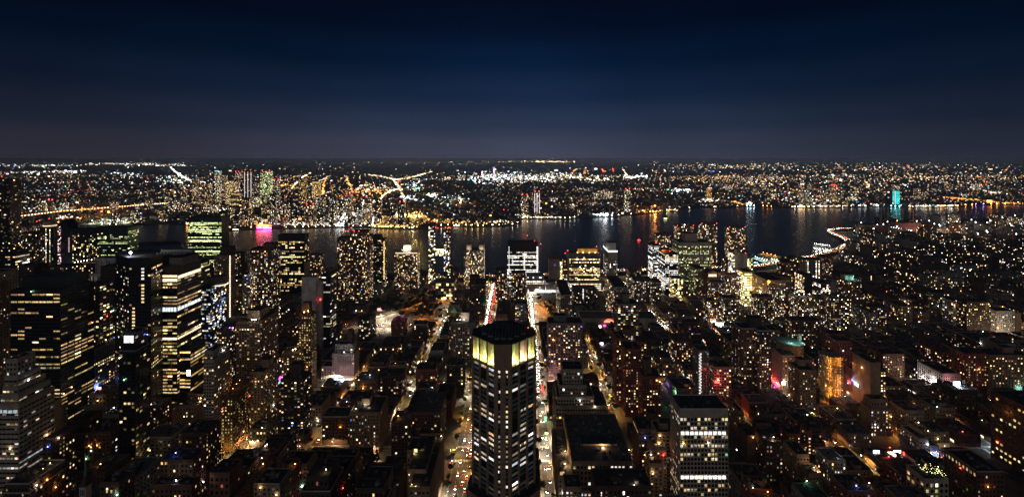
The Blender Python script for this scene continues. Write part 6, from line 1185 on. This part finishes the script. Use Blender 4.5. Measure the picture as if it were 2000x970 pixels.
MC = {'k': [('pink', 50), ('violet', 30), ('magenta', 12)], 'W': [('white', 60), ('wwhite', 20), ('cool', 22)], 'w': [('wwhite', 45), ('white', 30), ('warm', 20), ('cool', 6)], 'g': [('gold', 60), ('amber', 30), ('warm', 15)], 'o': [('orange', 60), ('amber', 30), ('red', 6)], 'c': [('cool', 50), ('white', 40), ('teal', 10)],
      'G': [('white', 40), ('lime', 12), ('teal', 16), ('cool', 16), ('wwhite', 14)], 'm': MIXC, 'r': [('red', 70), ('orange', 20)], 'y': [('yellow', 50), ('gold', 25), ('wwhite', 10)], 'h': [('warm', 40), ('wwhite', 35), ('amber', 14), ('white', 12)]}
for cx, cy_, rx, ry, n, k, s in ((85, 323, 85, 2.4, 70, 'w', 2.2), (235, 320, 95, 2.6, 110, 'w', 2.6), (90, 336, 90, 2.2, 50, 'w', 2.5), (130, 334, 40, 1.6, 30, 'W', 3), (330, 322, 60, 3, 50, 'w', 2), (250, 340, 40, 4, 25, 'c', 3), (345, 353, 45, 7, 70, 'G', 2.8), (380, 375, 60, 18, 70, 'h', 1.6), (590, 375, 110, 20, 130, 'h', 1.4),
                              (720, 373, 50, 5, 90, 'o', 3), (690, 385, 60, 10, 60, 'o', 1.8), (560, 360, 60, 8, 50, 'o', 1.5), (180, 408, 90, 8, 70, 'o', 1.3), (735, 365, 60, 10, 70, 'w', 2.2), (810, 364, 22, 9, 45, 'G', 3), (843, 381, 16, 3.5, 40, 'G', 4.2), (800, 387, 20, 5, 30, 'c', 3.5), (885, 390, 40, 14, 60, 'G', 2), (955, 347, 45, 9, 120, 'c', 3.2), (942, 338, 1.2, 6, 14, 'k', 3), (965, 336, 1.2, 7, 18, 'k', 3.4), (1015, 349, 75, 9, 130, 'W', 2.9), (1090, 346, 85, 7, 110, 'w', 2.2), (1010, 341, 150, 9, 130, 'G', 1.6),
                              (1230, 345, 40, 3, 40, 'W', 4), (1165, 350, 40, 4, 40, 'w', 3), (1075, 315.6, 56, 1.3, 150, 'y', 4.5), (1005, 315, 60, 1.2, 60, 'y', 3), (930, 316, 80, 1.5, 40, 'y', 1.2), (1420, 325, 170, 7, 190, 'h', 1.2), (1750, 325, 250, 8, 170, 'h', 1.0), (1330, 370, 26, 6, 28, 'c', 5), (1385, 390, 24, 4, 40, 'w', 3), (1465, 397, 10, 2.5, 16, 'c', 6),
                              (1440, 355, 110, 22, 130, 'h', 1.3), (1700, 350, 200, 25, 260, 'h', 1.2), (1600, 385, 120, 14, 150, 'm', 1.6), (1900, 370, 100, 25, 90, 'm', 1.2), (1178, 418, 22, 2.5, 34, 'c', 6), (1060, 424, 55, 1.2, 46, 'h', 2.4), (1025, 421, 14, 3, 26, 'h', 3.5), (1120, 395, 90, 18, 60, 'm', 1.0), (1265, 412, 26, 3, 26, 'o', 3), (1310, 410, 20, 3, 20, 'h', 2.5),
                              (810, 419, 22, 6, 60, 'g', 3.2), (845, 432, 50, 5, 50, 'g', 1.6), (930, 434, 60, 4, 60, 'g', 1.8), (770, 441, 50, 2.5, 60, 'g', 2.2), (745, 438, 20, 5, 20, 'g', 2), (980, 432, 24, 2, 20, 'w', 2.4), (610, 437, 120, 4, 150, 'w', 1.6), (560, 425, 90, 12, 130, 'h', 1.2), (690, 420, 60, 16, 150, 'w', 1.7), (500, 430, 40, 8, 50, 'h', 1.2),
                              (640, 405, 110, 14, 130, 'w', 1.5), (120, 392, 90, 8, 40, 'm', 1.1), (90, 408, 70, 5, 50, 'W', 1.6), (150, 424, 26, 4, 14, 'o', 2.4), (230, 430, 30, 3, 22, 'G', 2.0), (130, 424, 30, 3, 24, 'w', 3), (330, 405, 50, 10, 40, 'w', 2.2), (420, 408, 40, 8, 40, 'w', 2), (1560, 403, 22, 1.5, 22, 'h', 4), (1620, 402, 35, 1.5, 36, 'h', 2.5), (1820, 402, 52, 1.3, 60, 'h', 3), (1700, 400, 40, 2, 24, 'W', 2), (1630, 367, 6, 2, 12, 'r', 5), (1940, 376, 16, 1.4, 16, 'm', 3)):
    for _ in range(n): fl(cx + RF.uniform(-1, 1) * rx * RF.random() ** .4, cy_ + RF.gauss(0, .5) * ry, pick(MC[k]), s * math.exp(RF.gauss(0, .6)), RF.uniform(.6, 1.15))
def line(pts, n, k, s, size=.9, jit=.8):
    seg = [math.dist(a, b) for a, b in zip(pts[:-1], pts[1:])]; T = sum(seg)
    for i in range(n):
        d = T * RF.random()
        for (a, b), l in zip(zip(pts[:-1], pts[1:]), seg):
            if d <= l: fl(a[0] + (b[0] - a[0]) * d / l + RF.gauss(0, jit), a[1] + (b[1] - a[1]) * d / l + RF.gauss(0, jit * .5), pick(MC[k]), s * math.exp(RF.gauss(0, .5)), size, 10); break
            d -= l
for a in (([(333, 326), (345, 337), (366, 351)], 90, 'W', 4.5), ([(366, 351), (400, 356)], 30, 'w', 3), ([(608, 337), (590, 346), (570, 367)], 60, 'h', 3.6), ([(636, 348), (632, 362), (630, 380)], 46, 'o', 2.6), ([(676, 347), (686, 366), (688, 374)], 36, 'o', 2.6), ([(768, 350), (774, 358), (782, 368), (766, 371), (750, 380), (742, 390), (741, 397)], 190, 'h', 4.5, .8, .6), ([(712, 340), (740, 343), (768, 350)], 60, 'h', 2), ([(772, 351), (800, 347), (822, 341), (845, 335)], 70, 'h', 3), ([(782, 368), (788, 385), (790, 400)], 40, 'h', 2.6),
          ([(783, 370), (776, 360), (779, 352)], 30, 'r', 2.5, .8, .6), ([(657, 441), (668, 425), (676, 413)], 60, 'W', 3.4), ([(665, 441), (676, 426), (682, 416)], 40, 'W', 3), ([(695, 436), (704, 410), (712, 388)], 44, 'w', 2.6), ([(727, 440), (730, 422)], 26, 'W', 3), ([(622, 440), (640, 420), (655, 405)], 36, 'w', 2), ([(1118, 340), (1124, 330)], 14, 'o', 1.6), ([(1140, 340), (1144, 330)], 12, 'o', 1.6), ([(1180, 338), (1177, 328)], 16, 'r', 2.4), ([(1224, 342), (1217, 330)], 20, 'h', 4), ([(1198, 336), (1196, 330)], 8, 'r', 2),
          ([(1840, 385), (1900, 389), (1960, 396), (2010, 398)], 110, 'o', 2.6), ([(20, 425), (110, 413), (210, 405), (325, 396)], 40, 'o', 1.2), ([(808, 425), (830, 421), (838, 428)], 30, 'g', 2.4), ([(1900, 365), (1930, 374)], 10, 'm', 2), ([(780, 349.5), (930, 350.5)], 36, 'w', 1.6), ([(1432, 393), (1455, 400)], 22, 'o', 2.4)): line(*a)
tag(LIGHTS.build('distant_lights'), kind='stuff')
# low housing between the lights
LOW = MB()
n = 0
while n < 5200:
    p = RF.uniform(-60, 2060); y = 318 + (shore_y(p) - 5 - 318) * RF.random() ** .8; x, D = G_(p, y)
    a, b, h = RF.uniform(8, 34), RF.uniform(8, 30), RF.choice((7, 8, 9, 10, 13, 16))
    if D > 9000: a *= 3; b *= 3
    LOW.box(x, x + a, D, D + b, 0, h, RF.choice(('dark_brick', 'brown', 'dark_brown', 'grey', 'concrete')), bottom=False, topm=RF.choice(('roof_dark', 'roof_grey'))); n += 1
tag(LOW.build('low_houses'), kind='stuff')
# towers of the far shore, each a thing
def far_tower(p, top, base, wpx, label, st, group=None, name='distant_tower', seed=0, extra=None, dep=22):
    x, D = G_(p, base); w_ = wpx * D / F; z = Z_(top, D); r = random.Random(seed)
    t = thing(name, label, 'tower', (x, D, 0), group=group); f = MB(); f.box(x - w_ / 2, x + w_ / 2, D, D + dep, 0, z, st['wall'], topm='roof_dark', bottom=False)
    wall_face(f, (x - w_ / 2, D), (1, 0), (0, -1), w_, 0, z, st, r, 1.7); wall_face(f, (x + w_ / 2, D), (0, 1), (1, 0), dep, 0, z, st, r, 1.7); wall_face(f, (x - w_ / 2, D + dep), (0, -1), (-1, 0), dep, 0, z, st, r, 1.7); wbuild(f, 'facade', t)
    b = MB(); b.box(x - w_ * .3, x + w_ * .3, D + 4, D + dep - 4, z - .02, z + 5, 'grey', bottom=False); wbuild(b, 'bulkhead', t)
    if extra: extra(t, x, D, w_, z)
    return t
FS = S('dark_glass', 5, 5, .55, .5, .3, 'mixed', 1.0, unlit=0); FW = V(FS, pal='home', lit=.36, wall='dark_brown'); FB = V(FS, pal='mixed', lit=.5, st=1.2)
def redtop(t, x, D, w_, z):
    for s in (-1, 1):
        m = MB(); m.cyl(x + s * w_ * .35, D + 1, z, z + 3, .3, .3, 'steel', 6); m.blob(x + s * w_ * .35, D + 1, z + 4.5, 2.6, 'beacon'); wbuild(m, 'warning_light', t)
def vlines(t, x, D, w_, z):
    for s in (-.42, .0, .42):
        m = MB(); m.box(x + s * w_ - 1.2, x + s * w_ + 1.2, D - .8, D - .05, z * .18, z * .96, 'win', (1.6, 1.4, 1.35)); wbuild(m, 'light_strip', t)
    redtop(t, x, D, w_, z)
def topband(col, s=2):
    def f(t, x, D, w_, z):
        m = MB(); c = tuple(a * s for a in LC[col]); m.box(x - w_ * .5, x + w_ * .5, D - .6, D - .05, z - 7, z - 1, 'win', c); wbuild(m, 'lit_crown', t)
    return f
TOW = [(484, 333, 400, 15, 'unfinished tower across the river streaked with white vertical light lines', V(FS, lit=.05), vlines), (519, 334, 402, 20, 'broad tower across the river with bright greenish floors and red lamps on top', V(FB, pal='lime', lit=.6), redtop), (424, 333, 398, 9, 'slim far tower with a blue-green glowing top', FB, topband('cyan', 1.6)), (437, 342, 398, 8, 'slim far tower right of the blue-green topped one', FW, None), (463, 336, 398, 8, 'slim far tower left of the unfinished streaked tower', FW, redtop),
       (380, 350, 400, 11, 'far tower with warm windows at the left end of the cluster across the river', FW, None), (405, 357, 402, 14, 'wide far block with pinkish lit windows across the river', V(FW, pal='home'), None), (450, 353, 400, 20, 'wide far block full of cream windows across the river', V(FB, pal='warm', lit=.6), None), (459, 377, 402, 18, 'squat bright block with yellow floors across the river', V(FB, pal='yellow', lit=.7, mode='ribbon'), None), (501, 348, 402, 13, 'dark far tower between the streaked and the greenish tower', V(FS, lit=.2), None), (540, 352, 405, 10, 'slim dark far tower right of the greenish broad tower', FS, redtop),
       (590, 349, 398, 14, 'far tower with gold windows beside the first bright avenue', V(FW, pal='gold'), None), (617, 355, 400, 15, 'far tower lit gold all over across the river', V(FW, pal='gold', lit=.75), topband('gold', 1.2)), (478, 388, 444, 22, 'riverside far tower left of the red neon sign', FW, None), (530, 380, 440, 15, 'riverside far tower right above the red neon sign', FS, None), (555, 396, 442, 14, 'riverside far tower with mixed windows right of the neon sign', FW, None), (605, 400, 443, 18, 'riverside far tower with red-lit top near the two white streets', FW, redtop),
       (650, 385, 440, 12, 'dark riverside far tower by the white street', V(FS, lit=.35), None), (680, 380, 428, 9, 'slim far tower with one red lamp beyond the two white streets', FW, redtop), (718, 396, 438, 13, 'riverside far tower crowded with gold windows', V(FW, lit=.6), None), (738, 390, 438, 12, 'riverside far tower at the highway curve', FW, None), (768, 402, 440, 12, 'dark far tower right of the highway curve', V(FS, lit=.28), None), (785, 395, 432, 11, 'dark far tower with a red lamp beside the gold-lit yard', V(FS, lit=.2), redtop), (700, 405, 440, 12, 'stout far block beyond the bright waterfront', FB, None), (755, 420, 443, 26, 'low waterfront block edged with gold light', V(FW, lit=.6, pal='gold'), None),
       (1049, 375, 424, 11, 'slim silvery tower on the far shore striped with white light', V(FS, lit=.25), vlines), (1025, 382, 426, 14, 'brown far tower with red top lights left of the silvery tower', FW, redtop), (1226, 370, 416, 10, 'slim dark far tower crowned with red lamps at the creek mouth', V(FB, lit=.5), redtop), (1386, 366, 392, 8, 'far clock-tower-like block lit orange', V(FW, pal='amber', lit=.7), topband('pink', 2)), (1567, 358, 402, 7, 'slim far tower with a glaring top lamp right of the bay', FW, topband('white', 3)), (1582, 372, 402, 9, 'far tower dotted with mixed windows right of the bay', FS, None), (1610, 372, 400, 8, 'far tower with warm windows below the red rooftop sign', FW, None), (1628, 360, 396, 10, 'far block carrying a red rooftop sign', FW, topband('red', 4)), (1753, 361, 398, 11, 'upper stage of the glass tower glowing turquoise on the far shore', V(FS, wall='grey', lit=.3), None)]
for i, (p, t_, b, w_, lab, st, ex) in enumerate(TOW): far_tower(p, t_, b, w_, lab, st, seed=i, extra=ex)
def tq(t, x, D, w_, z):
    m = MB()
    for j in range(16):
        for s in range(4):
            if s == 1 and j < 15: continue
            if RF.random() < .93: c = RF.uniform(.6, 1.3); m.box(x - w_ / 2 + s * w_ / 4 + .6, x - w_ / 2 + (s + 1) * w_ / 4 - .4, D - .7, D - .06, z * (j + .1) / 16, z * (j + .85) / 16, 'win', (.03 * c, 1.35 * c, 1.30 * c))
    m.box(x - w_ / 2 + w_ * .33, x - w_ / 2 + w_ * .42, D - .9, D - .1, 2, z - 2, 'win', (1.4, 1.5, 1.5)); wbuild(m, 'turquoise_glazing', t)
far_tower(1750, 373, 399, 14, 'glass tower glowing turquoise on the far shore at right', V(FS, mode='none'), seed=77, extra=tq, name='turquoise_tower')
for i in range(70):                      # plainer blocks of the far shore
    p = RF.choice((RF.uniform(380, 790), RF.uniform(440, 780), RF.uniform(1000, 1250), RF.uniform(1400, 1960), RF.uniform(40, 380))); sy = shore_y(p); y = sy - RF.uniform(2, 45); y = max(y, 372)
    far_tower(p, y - RF.uniform(9, 26 if p < 800 else 14), y, RF.uniform(7, 16), 'small far block with lit windows among the lights across the river', RF.choice((FS, FW, FB)), 'far blocks across the river', 'distant_block', seed=100 + i)
# bridge on the left
bp = [G_(-60, 437, 40), G_(20, 424.5, 40), G_(110, 413.5, 40), G_(210, 405.5, 36), G_(325, 397, 24)]
t = thing('bridge', 'long cantilever bridge strung with orange lamps at the far left', 'bridge', (bp[1][0], bp[1][1], 0)); d = MB(); tr_ = MB(); lp = MB(); tl = MB()
zz = (40, 40, 40, 36, 24)
for k in range(4):
    a, b = bp[k], bp[k + 1]; W = math.dist(a, b); U = ((b[0] - a[0]) / W, (b[1] - a[1]) / W); N = (U[1], -U[0]); n = int(W / 16)
    for i in range(n):
        z0 = zz[k] + (zz[k + 1] - zz[k]) * i / n; d.obox(a, U, N, W * i / n, W * (i + 1) / n - .01, -12, 12, z0 - 3, z0, 'grey_metal')
        q = lambda u, nn, z: (a[0] + U[0] * u + N[0] * nn, a[1] + U[1] * u + N[1] * nn, z)
        x, y, z = q(W * (i + .5) / n, 12.5, z0 + 2.2); lp.blob(x, y, z, 2.6, RF.choice(('lamp_gold', 'lamp_orange', 'lamp_orange', 'lamp_warm')), rz=1.2); x, y, z = q(W * (i + .2) / n, 2, z0 + 1.6); tl.blob(x, y, z, 2.6, RF.choice(('lamp_pink', 'lamp_orange', 'lamp_orange', 'tail')), rz=.8)
        tl.obox(a, U, N, W * i / n, W * (i + .93) / n, 4, 7, z0 + .4, z0 + 1.5, 'bridge_glow'); tl.obox(a, U, N, W * i / n, W * (i + .93) / n, -7, -4, z0 + .4, z0 + 1.5, 'bridge_glow'); x, y, z = q(W * (i + .7) / n, 8, z0 + 1.6); tl.blob(x, y, z, 2.4, RF.choice(('lamp_wwhite', 'lamp_gold')), rz=.8)  # the long bars are no lamps: added glow for the lit roadway
        if k < 3:
            hgt = 16 + 22 * abs(math.sin(i * .33 + k)); tr_.obox(a, U, N, W * i / n, W * i / n + 1.2, 11, 12, z0, z0 + hgt, 'grey_metal'); tr_.obox(a, U, N, W * i / n, W * i / n + 1.2, -12, -11, z0, z0 + hgt, 'grey_metal'); tr_.obox(a, U, N, W * i / n + 1.2, W * (i + 1) / n, 11.2, 11.9, z0 + hgt - 2, z0 + hgt, 'grey_metal')
        if i % 6 == 0: d.obox(a, U, N, W * i / n, W * i / n + 6, -9, 9, 0, z0 - 3.01, 'concrete')
wbuild(d, 'deck', t); wbuild(tr_, 'truss', t); wbuild(lp, 'lamp_string', t); wbuild(tl, 'traffic_lamps_and_glow', t)
for p, D0 in ((97, bp[2][1] - 10),):
    m = MB(); x = X_(p, D0); 
    for s in (-9, 9): m.box(x + s - 3, x + s + 3, D0, D0 + 8, 0, Z_(391, D0), 'grey_metal')
    m.box(x - 6, x + 6, D0 + 1, D0 + 7, Z_(396, D0), Z_(393, D0), 'grey_metal'); wbuild(m, 'bridge_tower', t)
    for s in (-9, 9): m = MB(); m.blob(x + s, D0 + 4, Z_(390, D0), 3.4, 'beacon'); wbuild(m, 'warning_light', t)
# shore lamps that are mirrored in the water
def shore(p, col, s=1.0, y=None, z=7, power=0):
    y = y or shore_y(p) - .4; x, D = G_(p, y); D -= 3
    t = thing('shore_lamp', f'{ {"wwhite": "warm white", "cool": "cold white"}.get(col, col)} lamp on the far waterfront mirrored in the river', 'lamp', (x, D, 0), group=f'{col} lamps of the far waterfront')
    a = MB(); a.cyl(0, 0, 0, z, .25, .2, 'steel', 6); a.build('pole', t); b = MB(); b.blob(0, 0, z + 1, 1.3 * s, 'shore_' + col); b.build('lamp_head', t)
for p, c, s in ((560, 'warm', 1), (577, 'warm', 1), (592, 'wwhite', 1), (603, 'warm', 1), (617, 'wwhite', 1), (633, 'warm', 1), (645, 'wwhite', 1.2), (664, 'white', 1.8), (671, 'white', 1.7), (690, 'wwhite', 1.2), (705, 'cool', 1.3), (722, 'gold', 1.2), (732, 'wwhite', 1.6), (740, 'gold', 1.4), (749, 'gold', 1.4), (758, 'amber', 1.3), (772, 'gold', 1.4), (790, 'wwhite', 1.2), (800, 'gold', 1.4), (806, 'wwhite', 1.8), (862, 'wwhite', 1.6), (875, 'gold', 1.3), (891, 'gold', 1.3), (910, 'gold', 1.5), (922, 'gold', 1.5), (934, 'gold', 1.5), (944, 'gold', 1.6), (962, 'wwhite', 1.7), (975, 'gold', 1.2),
                (1001, 'wwhite', 1.5), (1011, 'wwhite', 1.4), (1021, 'wwhite', 1.6), (1030, 'wwhite', 1.7), (1038, 'wwhite', 1.2), (1049, 'cool', 1.8), (1058, 'wwhite', 1.2), (1069, 'wwhite', 1.3), (1085, 'wwhite', 1.3), (1094, 'wwhite', 1.2), (1103, 'wwhite', 1.2), (1113, 'wwhite', 1.1), (1122, 'cool', 1.2), (1172, 'cool', 1.4), (1183, 'cool', 2.8), (1195, 'cool', 2.4), (1208, 'wwhite', 1.4), (1232, 'wwhite', 1.2), (1270, 'orange', 1.8), (1276, 'orange', 1.8), (1282, 'orange', 1.8), (1289, 'orange', 1.5), (1302, 'lime', 1.3), (1318, 'wwhite', 1.2), (1395, 'wwhite', 1.6), (1459, 'cool', 2.4), (1465, 'cyan', 2.6), (1472, 'cool', 2.4), (1490, 'orange', 1.6), (1498, 'orange', 1.6), (1506, 'orange', 1.5),
                (1552, 'wwhite', 2), (1560, 'wwhite', 1.6), (1570, 'gold', 1.8), (1580, 'gold', 1.6), (1590, 'wwhite', 1.6), (1602, 'amber', 1.8), (1612, 'wwhite', 1.5), (1622, 'warm', 1.5), (1645, 'wwhite', 1.6), (1662, 'warm', 1.5), (1690, 'wwhite', 1.4), (1715, 'cyan', 1.8), (1740, 'cyan', 2.4), (1748, 'cyan', 2.6), (1756, 'cyan', 2.4), (1775, 'wwhite', 1.5), (1790, 'wwhite', 1.6), (1803, 'cyan', 1.8), (1815, 'wwhite', 1.5), (1830, 'wwhite', 1.6), (1845, 'warm', 1.6), (1858, 'wwhite', 1.6), (1870, 'warm', 1.6), (1885, 'orange', 2.6), (1898, 'orange', 2.4), (1905, 'violet', 2), (1920, 'violet', 2.2), (1935, 'orange', 2.8), (1946, 'orange', 3), (1962, 'orange', 2.6), (1980, 'orange', 2.2), (115, 'orange', 1.6), (124, 'orange', 2.2), (131, 'orange', 2.2), (142, 'orange', 2), (148, 'orange', 2), (366, 'orange', 2.6), (200, 'wwhite', 1.2), (215, 'lime', 1.2), (228, 'lime', 1.3), (1440, 'warm', 1.3), (1346, 'wwhite', 1.2)): shore(p, c, s * 1.1)
for p, y, c, zz_ in ((212, 424, 'orange', 26), (803, 428, 'gold', 14), (812, 428, 'gold', 14), (819, 428, 'gold', 14), (899, 400, 'orange', 14), (1279, 407, 'orange', 14)):
    x, D = G_(p, y); t = thing('floodlight_mast', f'big {c} floodlight glaring on the far shore', 'floodlight', (x, D, 0), group=f'big {c} floodlights of the far shore'); a = MB(); a.cyl(0, 0, 0, zz_, .5, .3, 'steel', 6); a.build('mast', t); b = MB(); b.blob(0, 0, zz_ + 2, 6 if c == 'orange' else 4.5, 'lamp_' + c); b.build('lamp_head', t); point('lamp_light', (0, 0, zz_ + 9), LC[c], 260000, t, 2)
yd = MB(); q = [G_(p, y) for p, y in ((165, 438), (250, 437), (258, 432), (200, 431))]; yd.poly([(x, y, .1) for x, y in q], 'pavement'); struct('yard_ground', yd)
for p, y in ((180, 436), (200, 434), (215, 436), (232, 434), (246, 435)):
    x, D = G_(p, y); t = thing('floodlight_mast', 'greenish floodlight over the pale yard on the far shore', 'floodlight', (x, D, 0), group='greenish floodlights of the pale yard'); a = MB(); a.cyl(0, 0, 0, 14, .4, .3, 'steel', 6); a.build('mast', t); b = MB(); b.blob(0, 0, 14.5, 1.6, 'lamp_lime'); b.build('lamp_head', t); point('lamp_light', (0, 0, 13), (.85, 1, .7), 140000, t, 1)
# red neon sign at the water's edge
p0, p1 = 501, 530; x0, D = G_(p0, 446.5); x1 = X_(p1, D); t = thing('neon_sign', 'long red and yellow neon sign glaring at the water edge across the river', 'sign', ((x0 + x1) / 2, D, 0)); m = MB()
for i in range(12): m.box(x0 + (x1 - x0) * i / 11 - .3, x0 + (x1 - x0) * i / 11 + .3, D + .6, D + 1.2, 0, 22, 'steel')
m.box(x0, x1, D + .6, D + 1.2, 21.4, 22, 'steel'); wbuild(m, 'sign_frame', t)
n = 11; W = (x1 - x0) / n
for i in range(n):
    if i == 5: continue
    m = MB(); cx = x0 + W * (i + .5); k = 12; hh = 8.5 if i in (0, 6) else 6; pts = [(cx + W * .40 * math.cos(a * 2 * math.pi / k), 13 + hh * math.sin(a * 2 * math.pi / k) * .9) for a in range(k)]
    for a in range(k - (3 if i % 2 else 0)): (xa, za), (xb, zb) = pts[a], pts[(a + 1) % k]; m.box(min(xa, xb) - .7, max(xa, xb) + .7, D - .6, D + .5, min(za, zb) - .7, max(za, zb) + .7, 'neon')
    wbuild(m, 'neon_letter', t)
m = MB(); m.box(x0 + 4, x1 - 10, D - .4, D + .5, 9, 17, 'neon_core'); wbuild(m, 'neon_backing', t)
m = MB(); m.box(x0 + 2, x0 + (x1 - x0) * .45, D - 1, D + .3, 1.5, 4.5, 'neon_magenta'); m.box(x0 + (x1 - x0) * .45 + .5, x1, D - 1, D + .3, 1.5, 4.5, 'neon_blue'); wbuild(m, 'base_light', t)
# boats
def boat(p, y, ln, label, lit, col, rz=0, red=False):
    x, D = G_(p, y, -1.6); t = thing('ferry' if ln > 20 else 'boat', label, 'boat', (x, D, -1.6), rz); h = ln * .11; m = MB()
    m.v = [(-ln / 2, -3, 0), (ln * .38, -3, 0), (ln / 2, 0, 0), (ln * .38, 3, 0), (-ln / 2, 3, 0), (-ln / 2, -4, h), (ln * .4, -4, h), (ln * .56, 0, h * 1.2), (ln * .4, 4, h), (-ln / 2, 4, h)]
    for f in ((0, 1, 6, 5), (1, 2, 7, 6), (2, 3, 8, 7), (3, 4, 9, 8), (4, 0, 5, 9), (5, 6, 7, 8, 9)): m.f.append(f); m.m.append(m.slot('white_brick')); m.g.append(None)
    m.build('hull', t); c = MB(); c.box(-ln * .42, ln * .3, -3.2, 3.2, h, h + 2.6, 'white_brick'); c.box(-ln * .3, ln * .2, -2.6, 2.6, h + 2.6, h + 5, 'white_brick'); c.build('cabin', t)
    g = tuple(a * lit for a in LC[col]); w_ = MB()
    for k in range(7):
        u = -ln * .40 + k * ln * .1; w_.box(u, u + ln * .07, -3.35, -3.22, h + .8, h + 2.1, 'boatwin_' + col)
    w_.build('window_row', t)
    if red: b = MB(); b.blob(0, 0, h + 6.4, .6, 'beacon'); b.cyl(0, 0, h + 5, h + 5.6, .15, .15, 'steel', 6); b.build('mast_light', t)
for c in ('wwhite', 'lime', 'red'): emat('boatwin_' + c, LC[c], 14, True)
boat(462, 450, 36, 'white-lit ferry on the river left of the red neon sign', 14, 'wwhite'); boat(1300, 428, 26, 'small yellow-lit ferry near the orange lamps of the far shore', 12, 'lime'); boat(1248, 470, 15, 'low boat with a red lamp alone in mid river', 5, 'red', red=True); boat(893, 442, 40, 'moored barge-like ferry with a white strip of lights by the far pier', 12, 'wwhite')
# ------------------------------------------------------------------ the air over the city
def haze(density):
    m = bpy.data.materials.new('city_haze'); m.use_nodes = True; t = m.node_tree; t.nodes.clear(); o = nd('ShaderNodeOutputMaterial', t); v = nd('ShaderNodeVolumePrincipled', t)
    v.inputs['Color'].default_value = (.58, .76, 1, 1); v.inputs['Density'].default_value = density; v.inputs['Anisotropy'].default_value = -.46
    t.links.new(v.outputs[0], o.inputs['Volume']); M['haze'] = m
    b = MB(); b.box(-165000, 165000, -1200, 195000, -6, CH + 12, 'haze'); h = b.build('haze'); tag(h, kind='stuff'); h.data.materials[0] = m
haze(4.8e-5)
